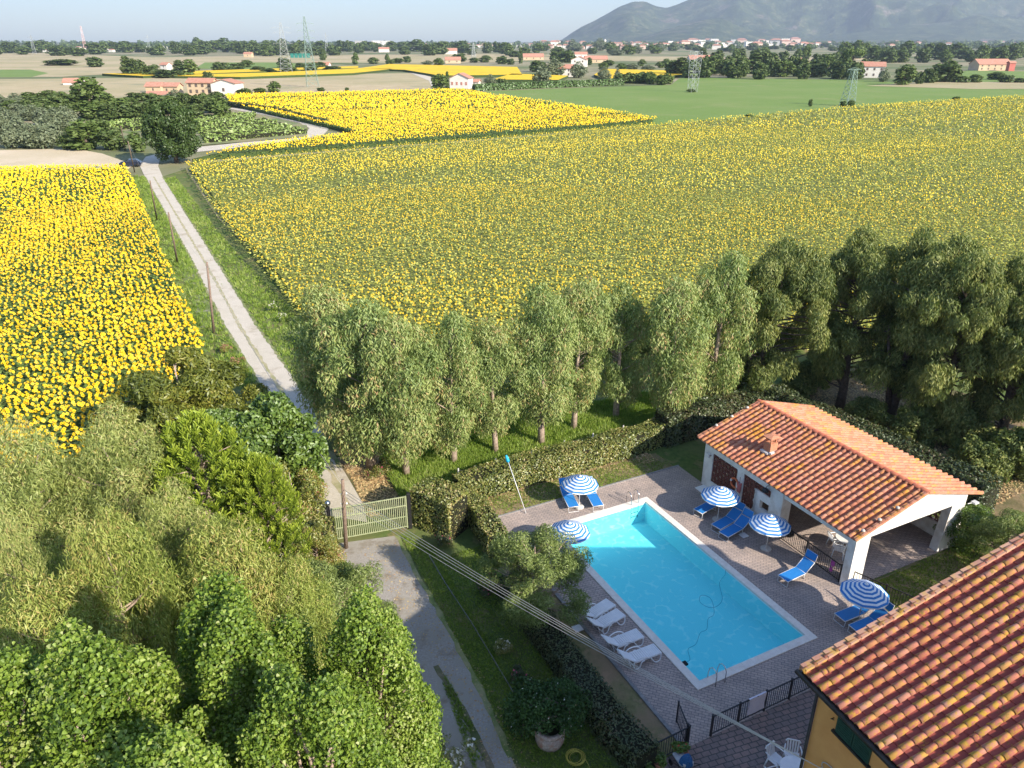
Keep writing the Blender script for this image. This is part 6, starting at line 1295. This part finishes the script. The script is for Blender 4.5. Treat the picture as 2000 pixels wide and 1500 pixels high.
belt(1300, 2040, 92, 103, 30, 8, 16, 20, 34, [0, 1], 'small hazy tree among the houses below the hills', 'hill foot trees', 12)
belt(1210, 1310, 156, 166, 7, 14, 24, 26, 40, [0, 1], 'round shrub at the right end of the long green hedge', 'hedge end shrubs', 13)
belt(1790, 2030, 150, 162, 9, 10, 20, 26, 40, [0, 1], 'bush around the red walled house at the far right', 'right house bushes', 15)
belt(720, 1010, 120, 130, 12, 8, 18, 18, 36, [0, 1, 2], 'low tree along the far edge of the pale field', 'pale field edge trees', 16)
belt(1170, 1310, 128, 139, 9, 8, 15, 20, 30, [2, 1], 'low orchard tree beyond the yellow strip', 'orchard trees', 17)
# far woods and the hazy plain that read as one mass
def wood(name, label, x0, x1, y, hpx, n, seed, mat_, L=3.0):
    r = np.random.default_rng(seed); px = r.uniform(x0, x1, n); py = y + r.uniform(-1.2, 1.2, n)
    acc = Acc(); C = np.array([list(G(a, b_)) for a, b_ in zip(px, py)]); d = np.hypot(C[:, 0], C[:, 1]); hh = hpx * r.uniform(0.5, 1.1, n) / FPX * d
    for j in range(26):
        D = unit(r.normal(size=(n, 3))); wdt = hh * 0.65
        P = C + D * np.stack([wdt, wdt, hh * 0.5], 1) * r.uniform(0.6, 1, n)[:, None]; P[:, 2] = np.maximum(P[:, 2] + hh * 0.5, 0.5)
        N = unit(D + r.normal(0, 0.5, (n, 3))); T = unit(np.cross(N, r.normal(size=(n, 3)))); S_ = np.cross(N, T)
        acc.add(place(np.array([[-1, -0.2, 0], [0, -0.7, 0.1], [1, 0.1, 0], [0.1, 0.8, 0.1]]), P, T, S_, N, hh * 0.3), [(0, 1, 2, 3)], 0, np.clip(r.normal(0.5, 0.25, n), 0, 1))
    o = link(name, acc.mesh(name, [mat_])); tag(o, label, 'woodland', None, 'stuff')
wood('far_woodland', 'hazy line of woods along the left and middle horizon', -200, 1120, 89, 7, 420, 1, MATS['far_foliage'])
wood('far_woodland', 'hazy greenery between the town houses under the hills', 1040, 2200, 89, 7, 420, 2, MATS['far_foliage'])
wood('far_woodland', 'second hazy band of trees below the horizon', -200, 2200, 95, 8, 420, 3, MATS['far_foliage'])
hedge('hedge', 'long clipped green hedge from the shuttered farmhouse along the green field', PXS([(925, 178), (1060, 172), (1215, 166)]), 3.0, 3.2, M_leaf('far_hedge', [(0.07, 0.13, 0.03), (0.11, 0.18, 0.045)], 0.1), 4, 1.0, 0.7, 41)
hedge('hedge', 'dark low hedge along the track beside the golden sunflowers', PXS([(446, 208), (540, 221), (640, 248)]), 1.6, 1.9, hedd_l, 12, 0.6, 0.4, 42)
# vineyard rows
rr = random.Random(3); k = 0
for (x0a, y0a, x1a, y1a, x0b, y0b, x1b, y1b, n) in ((170, 246, 500, 226, 300, 262, 492, 236, 7), (385, 252, 520, 238, 400, 280, 598, 261, 9)):
    for i in range(n):
        t_ = i / (n - 1); a = G2(x0a + (x0b - x0a) * t_, y0a + (y0b - y0a) * t_); c_ = G2(x1a + (x1b - x1a) * t_, y1a + (y1b - y1a) * t_)
        o = hedge('vine_row', '%s vine row from the back, %s vineyard beside the oak' % (ordn(i), 'far' if n == 7 else 'near'), [a, c_], 0.9, 1.3, M_leaf('vine_leaves%d' % k, [(0.17, 0.26, 0.05), (0.26, 0.35, 0.08), (0.34, 0.42, 0.13)], 0.25), 4.5, 0.65, 0.5, 50 + i + k * 20, cat='vines', wob=0.3)
        o['group'] = 'vine rows of the %s vineyard' % ('far' if n == 7 else 'near')
    k += 1

# houses
def house(px, py, wpx, hpx, dep, label, rz=0.0, wall=None, nwin=3, storeys=2, roofh=0.28, name='farmhouse', gable='x', grp=None, shut=False, roofm=None):
    g = G(px, py); w_ = wpx * mpp(g.y); h_ = zat(px, py - hpx, g.y); dp = w_ * dep; rh = w_ * roofh if gable == 'y' else dp * roofh
    t = thing(name, label, 'house', (g.x, g.y, 0), rz, grp); wm = wall or wall_far
    c = MB(); c.box(-w_ / 2, w_ / 2, 0, dp, 0, h_)
    ov = 0.5
    if gable == 'x':   # ridge along x
        c.raw([(-w_ / 2, 0, h_), (-w_ / 2, dp, h_), (-w_ / 2, dp / 2, h_ + rh), (w_ / 2, 0, h_), (w_ / 2, dp, h_), (w_ / 2, dp / 2, h_ + rh)], [(0, 2, 1), (3, 4, 5)])
        rv = [(-w_ / 2 - ov, -ov, h_ - .1), (w_ / 2 + ov, -ov, h_ - .1), (w_ / 2 + ov, dp / 2, h_ + rh + .1), (-w_ / 2 - ov, dp / 2, h_ + rh + .1), (w_ / 2 + ov, dp + ov, h_ - .1), (-w_ / 2 - ov, dp + ov, h_ - .1)]
    else:
        c.raw([(-w_ / 2, 0, h_), (w_ / 2, 0, h_), (0, 0, h_ + rh), (-w_ / 2, dp, h_), (w_ / 2, dp, h_), (0, dp, h_ + rh)], [(0, 1, 2), (3, 5, 4)])
        rv = [(-w_ / 2 - ov, dp + ov, h_ - .1), (-w_ / 2 - ov, -ov, h_ - .1), (0, -ov, h_ + rh + .1), (0, dp + ov, h_ + rh + .1), (w_ / 2 + ov, -ov, h_ - .1), (w_ / 2 + ov, dp + ov, h_ - .1)]
    c.build('wall', wm, t)
    c = MB(); up = [(x, y, z + 0.25) for x, y, z in rv]; c.raw(rv + up, [(0, 1, 2, 3), (3, 2, 4, 5), (6, 7, 8, 9), (9, 8, 10, 11), (0, 1, 7, 6), (4, 5, 11, 10), (1, 2, 8, 7), (2, 4, 10, 8), (3, 0, 6, 9), (5, 3, 9, 11)]); c.build('roof', roofm or tile_far, t)
    if wpx > 14:
        for s in range(storeys):
            for i in range(nwin):
                x = -w_ / 2 + w_ * (i + 0.5) / nwin; z = h_ * (s + 0.35) / storeys; c = MB(); ww = min(0.6, w_ * 0.05); c.box(x - ww, x + ww, -0.08, -0.02, z, z + min(1.5, h_ * 0.3 if storeys > 1 else h_ * 0.4)); c.build('window', M_SH if shut else win_far, t)
    return t
M_SH = M_noise('rosy_shutters', (0.42, 0.18, 0.14), (0.48, 0.22, 0.17), 1, 0.8)
house(438, 187, 50, 24, 0.7, 'white gable ended farmhouse at the left, brightly lit', R(-8), gable='y', nwin=1, storeys=1, roofh=0.13)
house(392, 186, 52, 24, 0.5, 'long ochre farmhouse wing with orange roof left of the white gable', R(-8), wall_far2, nwin=4, storeys=2)
house(334, 184, 30, 15, 0.7, 'small ochre outbuilding with a low orange roof', R(-8), wall_far2, nwin=2, storeys=1)
house(300, 181, 30, 12, 0.8, 'lower outbuilding with orange roof at the left of the farm', R(-4), wall_far2, nwin=1, storeys=1)
house(305, 194, 40, 8, 0.5, 'low orange roofed shed below the outbuildings', R(-8), wall_far2, nwin=1, storeys=1)
house(142, 166, 34, 5, 0.7, 'low building with a broad orange roof half hidden by the grove', R(10), wall_far, nwin=1, storeys=1)
house(321, 141, 16, 14, 0.9, 'small tall white house among conifers', R(-20), nwin=1)
house(897, 173, 38, 20, 0.8, 'white farmhouse with four rosy shutters beside a cypress', R(-14), gable='y', nwin=4, storeys=1, roofh=0.22, shut=True)
house(926, 171, 18, 11, 0.8, 'low white annexe right of the shuttered farmhouse', R(-14), nwin=1, storeys=1)
house(1103, 150, 30, 16, 0.8, 'stone house with a pink roof, lower of the two in the trees', R(-10), nwin=2)
house(1130, 131, 30, 14, 0.9, 'pale house with gable turned to the camera, above the stone one', R(-10), gable='y', nwin=2, roofh=0.2)
house(1165, 123, 44, 7, 0.5, 'long red roofed house right of the pale gabled one', R(4), wall_far2, nwin=3, storeys=1)
house(1135, 112, 24, 6, 0.6, 'white low house behind the stone ones', 0, nwin=1, storeys=1)
house(1042, 117, 40, 6, 0.5, 'long ochre house with a red roof left of the stone houses', R(2), wall_far2, nwin=3, storeys=1)
house(790, 133, 0.1 + 44, 3, 0.5, 'low farm shed with an orange roof in the middle distance', 0, wall_far2, nwin=1, storeys=1) if False else None
house(885, 124, 30, 7, 0.6, 'ochre barn on the pale field edge', R(6), wall_far2, nwin=2, storeys=1)
house(880, 106, 26, 7, 0.6, 'pale house with a pink roof in the middle tree belt', R(6), nwin=2, storeys=1)
house(750, 102, 20, 6, 0.6, 'white house with a pale roof in the middle tree belt, left', R(6), nwin=1, storeys=1)
house(628, 133, 28, 6, 0.6, 'white cottage with red roof behind the tall pylon', R(-6), nwin=2, storeys=1)
house(484, 112, 16, 7, 0.6, 'ochre house in the left belt of trees', R(-6), wall_far2, nwin=1, storeys=1)
house(1705, 152, 38, 22, 0.7, 'white house with red roof under the umbrella pine', R(-18), nwin=3)
house(1690, 148, 20, 22, 0.8, 'narrow white wing left of the white red roofed house', R(-18), nwin=1)
house(1372, 124, 50, 8, 0.5, 'long building with a red roof left behind the thick belt', R(2), wall_far, nwin=3, storeys=1)
house(1565, 124, 14, 8, 0.6, 'red roofed house peeping out of the thick belt', R(2), wall_far2, nwin=1, storeys=1)
house(1942, 138, 66, 12, 0.5, 'long house with a pink roof and arcade at the far right', R(4), wall_far2, nwin=5)
house(1975, 139, 12, 16, 0.8, 'red walled tower like wing at the far right house', R(4), wall_far3, nwin=1)
house(1850, 104, 18, 7, 0.6, 'red roofed house in the wood at the right', 0, nwin=1, storeys=1)
house(1990, 106, 20, 6, 0.6, 'red roofed house at the right edge of the wood', 0, nwin=1, storeys=1)
# the town under the hills: every building its own object, copied from a few kinds
def block(w_, d_, h_, wm, flat, nm):
    t = thing(nm, None, None); c = MB(); c.box(-w_ / 2, w_ / 2, -d_ / 2, d_ / 2, 0, h_)
    c.build('wall', wm, t); c = MB()
    if flat: c.box(-w_ / 2 - .4, w_ / 2 + .4, -d_ / 2 - .4, d_ / 2 + .4, h_, h_ + 0.8)
    else: c.raw([(-w_ / 2 - 1, -d_ / 2 - 1, h_), (w_ / 2 + 1, -d_ / 2 - 1, h_), (w_ / 2 + 1, d_ / 2 + 1, h_), (-w_ / 2 - 1, d_ / 2 + 1, h_), (-w_ / 4, 0, h_ + d_ * .22), (w_ / 4, 0, h_ + d_ * .22)], [(0, 1, 5, 4), (2, 3, 4, 5), (1, 2, 5), (3, 0, 4), (0, 3, 2, 1)])
    c.build('roof', wall_far if flat else tile_far, t)
    return t
kinds = [(block(16, 12, 7, wall_far, False, 'town_house'), 7), (block(22, 14, 10, wall_far, False, 'town_house'), 10), (block(30, 16, 17, wall_far, True, 'apartment_building'), 17), (block(40, 24, 8, wall_far, True, 'warehouse'), 8), (block(18, 12, 9, M_noise('town_wall_pink', (0.58, 0.40, 0.33), (0.66, 0.48, 0.4), 0.3, 0.9), False, 'town_house'), 9)]
used = set()
def town(px, py, hpx, ki, label, grp):
    g = G(px, py); base, h0 = kinds[ki]; s = zat(px, py - hpx, g.y) / h0
    if ki in used: t = copy_tree(base)
    else: t = base; used.add(ki)
    t.location = (g.x, g.y, 0); t.scale = (s, s, s); t.rotation_euler = (0, 0, random.uniform(-0.4, 0.4)); tag(t, label, {'warehouse': 'warehouse', 'apartment_building': 'apartment block'}.get(t.name.split('.')[0], 'house'), grp)
rr = random.Random(12)
def townbelt(x0, x1, y0, y1, n, h0, h1, ks, label, grp):
    for i in range(n): town(x0 + (x1 - x0) * (i + rr.random()) / n, rr.uniform(y0, y1), rr.uniform(h0, h1), rr.choice(ks), '%s from the left, %s' % (ordn(i), label), grp)
townbelt(150, 400, 92, 98, 26, 3.0, 4.6, [3, 0, 3, 1], 'pale low building of the industrial quarter at the left horizon', 'left horizon buildings')
townbelt(20, 700, 96, 102, 22, 3.5, 5.5, [0, 4, 0], 'small house among the trees of the left plain', 'left plain houses')
for x, lab in ((704, 'white apartment block at the left of three on the horizon'), (735, 'white apartment block in the middle of three on the horizon'), (755, 'cream apartment block at the right of three on the horizon')): town(x, 91, 11, 2, lab, None)
townbelt(780, 1060, 88, 93, 16, 3.0, 4.6, [0, 4, 3], 'small pale building on the middle horizon', 'middle horizon buildings')
townbelt(1050, 1420, 88, 97, 46, 4.5, 8.5, [0, 1, 4, 1], 'pale town house at the foot of the spur', 'town houses at the spur')
townbelt(1290, 1580, 86, 95, 36, 5.5, 11.0, [1, 2, 4, 1, 2], 'taller town building in the town centre under the hills', 'town centre buildings')
townbelt(1560, 2040, 84, 93, 34, 3.0, 6.0, [0, 1, 4], 'scattered house along the foot of the right hills', 'hill foot houses')
x = G(1181, 94); t = thing('bell_tower', 'white bell tower rising over the town', 'tower', (x.x, x.y, 0)); d = math.hypot(x.x, x.y); hh = zat(1181, 76, x.y)
c = MB(); c.box(-hh * .13, hh * .13, -hh * .13, hh * .13, 0, hh * 0.82); c.build('shaft', wall_far, t); c = MB(); c.lathe([(hh * .17, hh * .82), (0, hh)], 4, cap=False); c.build('spire', wall_far, t)
x = G(1962, 88); 
# pylons
pyl_m = M_noise('galvanised_green_steel', (0.16, 0.24, 0.20), (0.24, 0.32, 0.28), 3, 0.5, 0, 0.3)
pyl2_m = M_noise('galvanised_grey_steel', (0.30, 0.33, 0.34), (0.40, 0.43, 0.44), 3, 0.5, 0, 0.3)
rw_m = M_noise('red_white_mast_paint', (0.5, 0.2, 0.18), (0.72, 0.66, 0.64), 0.08, 0.6)
def pylon(px, py, hpx, label, w0, w1, m, arms, r=0.09, lean=(0, 0), bays=9, cat='pylon', armw=4.0, name='pylon'):
    g = G(px, py); H_ = zat(px, py - hpx, g.y)
    t = thing(name, label, cat, (g.x, g.y, 0), R(20)); c = MB(); P = []
    for i in range(bays + 1):
        f = 1 - (1 - i / bays) ** 1.25; z = H_ * f; w_ = w0 + (w1 - w0) * f; P.append([Vector((sx * w_ / 2 + lean[0] * f, sy * w_ / 2 + lean[1] * f, z)) for sx, sy in ((-1, -1), (1, -1), (1, 1), (-1, 1))])
    for i in range(bays):
        for k in range(4):
            c.beam(P[i][k], P[i + 1][k], r * 1.5, r * 1.5); c.beam(P[i][k], P[i + 1][(k + 1) % 4], r, r); c.beam(P[i][(k + 1) % 4], P[i + 1][k], r, r); c.beam(P[i + 1][k], P[i + 1][(k + 1) % 4], r, r)
    c.build('lattice', m, t)
    for f in arms:
        z = H_ * f; a = MB(); cx, cy = lean[0] * f, lean[1] * f; wl = armw
        for s in (-1, 1): a.beam((cx, cy, z), (cx + s * wl, cy, z), r * 1.3, r * 1.3); a.beam((cx, cy, z + wl * 0.22), (cx + s * wl, cy, z), r, r); a.beam((cx + s * wl, cy, z), (cx + s * wl, cy, z - 1.0), r * .8, r * .8)
        a.build('cross_arm', m, t)
pylon(1654, 207, 72, 'green lattice pylon leaning slightly, with a flat platform top, in the green field', 4.2, 1.6, pyl_m, [0.99], 0.09, (0.8, 0), 7, armw=3.2)
pylon(1352, 180, 80, 'pale lattice pylon with a wide flat head in the green field', 3.4, 4.4, pyl2_m, [], 0.06, (0.3, 0), 7)
pylon(611, 170, 138, 'tall dark lattice pylon with three cross arms on the left plain', 6.5, 0.7, pyl_m, [0.70, 0.80, 0.90], 0.09, (-1.0, 0), 12, armw=4.5)
pylon(560, 144, 100, 'pale lattice pylon left of the tall dark one', 9, 1.0, pyl2_m, [0.6, 0.8, 0.9], 0.07, (-0.6, 0), 12, armw=7)
pylon(167, 97, 46, 'red and white radio mast on the left horizon', 7, 3, rw_m, [], 0.3, (0, 0), 8, 'mast', name='radio_mast')
for x, y, h, lab in ((2, 104, 42, 'grey pylon at the left picture edge'), (68, 106, 38, 'grey pylon second from the left edge'), (293, 102, 34, 'faint thin pylon between the mast and the tall pylons'), (639, 104, 40, 'faint thin pylon right of the tall dark one'), (925, 118, 34, 'thin distant pylon above the shuttered farmhouse')):
    pylon(x, y, h, lab, 6, 1.2, pyl2_m, [0.7, 0.85], 0.13, (0, 0), 8, armw=6)
# small green nets, parked cars by the right house
x = G(586, 113); t = thing('netting', 'row of teal green nets in the trees behind the tall pylon', 'netting', (x.x, x.y, 0)); 
for i in range(5): c = MB(); c.box(-14 + i * 6, -9 + i * 6, 0, 0.5, 0, 6); c.build('panel', M_noise('teal_net%d' % i, (0.02, 0.17, 0.13), (0.03, 0.21, 0.17), 1, 0.8), t)
for px, py, lab in ((1886, 158, 'silver vehicle parked left on the meadow near the red walled house'), (1977, 158, 'white vehicle parked right on the meadow near the picture edge')):
    g = G(px, py); car((g.x, g.y, 0), 0.3, lab, plastic, 1.2)

# ------------------------------------------------ hills
def hills(name, label, sky_pts, foot, d0, d1, m, seed, amp=0.16, back=1.6):
    xs = np.linspace(sky_pts[0][0], sky_pts[-1][0], 230); nd = 80
    sk = np.interp(xs, [p[0] for p in sky_pts], [p[1] for p in sky_pts]); Vv = np.zeros((nd, len(xs), 3)); r = np.random.default_rng(seed)
    def fbm(x, y):
        v = 0; a = 1
        for o_ in range(6):
            for k in range(2): t = r.uniform(0, 6.28); v = v + a * (1 - 2 * np.abs(np.sin((x * np.cos(t) + y * np.sin(t)) * (2 ** o_) + r.uniform(0, 6.28))))
            a *= 0.55
        return v / 3.4
    D, X = np.meshgrid(np.linspace(0, 1, nd), xs, indexing='ij')
    dist = d0 + (d1 - d0) * D; u = (X - 1000) / FPX
    wx_ = u * dist * math.cos(TH); wy_ = dist
    n = fbm(wx_ / 700.0, wy_ / 1100.0)
    Hm = np.array([[max(zat(a, b_, d0 + (d1 - d0) * 0.85), 0) for a, b_ in zip(xs, sk)]])
    prof = np.clip(D / 0.85, 0, 1) ** 1.15
    z = Hm * (prof + amp * n * np.sin(np.pi * np.clip(D / 0.9, 0, 1)) ) 
    z = np.where(D > 0.85, Hm * (1 - (D - 0.85) / 0.15 * 0.5), z); z = np.maximum(z, -2) + CAMH * prof * 0.0
    z[0, :] = -2
    V = np.stack([wx_, wy_, z], 2).reshape(-1, 3); nx = len(xs)
    I = np.arange((nd - 1) * nx).reshape(nd - 1, nx)[:, :-1].ravel()
    F = np.stack([I, I + 1, I + nx + 1, I + nx], 1)
    o = link(name, npmesh(name, V, [(F, 0, None)], [m], True)); tag(o, None, None, None, 'structure')
hm, nt, b = newmat('wooded_hillside'); v = coord(nt, 'Object', (0.001, 0.001, 0.001))
col = ramp(nt, [(0.40, (0.03, 0.05, 0.02)), (0.52, (0.075, 0.11, 0.04)), (0.62, (0.19, 0.19, 0.09))], noise(nt, 9, 8, 0.7, v))
col = mixc(nt, col, (0.26, 0.21, 0.16), ramp(nt, [(0.58, (0, 0, 0)), (0.66, (1, 1, 1))], noise(nt, 3.5, 6, 0.65, v)))
col = mixc(nt, col, (0.03, 0.045, 0.025), ramp(nt, [(0.45, (0.6, 0.6, 0.6)), (0.6, (0, 0, 0))], noise(nt, 40, 4, 0.7, v)))
nt.links.new(col, b.inputs['Base Color']); b.inputs['Roughness'].default_value = 1.0; bump(nt, b, noise(nt, 60, 6, 0.7, v), 0.8, 25)
hills('hill', '', [(1088, 82), (1100, 76), (1118, 63), (1135, 52), (1160, 40), (1185, 26), (1205, 14), (1232, 2), (1255, 1), (1275, 10), (1297, 14), (1320, 8), (1345, -4), (1400, -30), (1480, -60), (1600, -70), (1750, -90), (2000, -100), (2300, -80)], 82, 6400, 9200, hm, 3, 0.42)
hills('hill', '', [(1190, 82), (1260, 70), (1330, 48), (1375, 38), (1405, 34), (1440, 50), (1500, 66), (1560, 70), (1620, 78), (1660, 84)], 82, 5600, 7000, hm, 5, 0.4)
hills('hill', '', [(1560, 84), (1650, 66), (1760, 48), (1830, 44), (1900, 30), (2000, 36), (2100, 20), (2300, 20)], 82, 5700, 7200, hm, 9, 0.4)
# ------------------------------------------------ the air
vm_ = bpy.data.materials.new('haze_air'); vm_.use_nodes = True; nt = vm_.node_tree; nt.nodes.clear()
pvn = nt.nodes.new('ShaderNodeVolumePrincipled'); pvn.inputs['Color'].default_value = (0.68, 0.81, 1.0, 1); pvn.inputs['Density'].default_value = 8.5e-5; pvn.inputs['Anisotropy'].default_value = 0.2
o_ = nt.nodes.new('ShaderNodeOutputMaterial'); nt.links.new(pvn.outputs[0], o_.inputs['Volume'])
try: vm_.cycles.homogeneous_volume = True
except Exception: pass
c = MB(); c.box(-15000, 15000, -4000, 15000, -3.5, 1400); o = c.build('haze', vm_); tag(o, None, None, None, 'stuff')
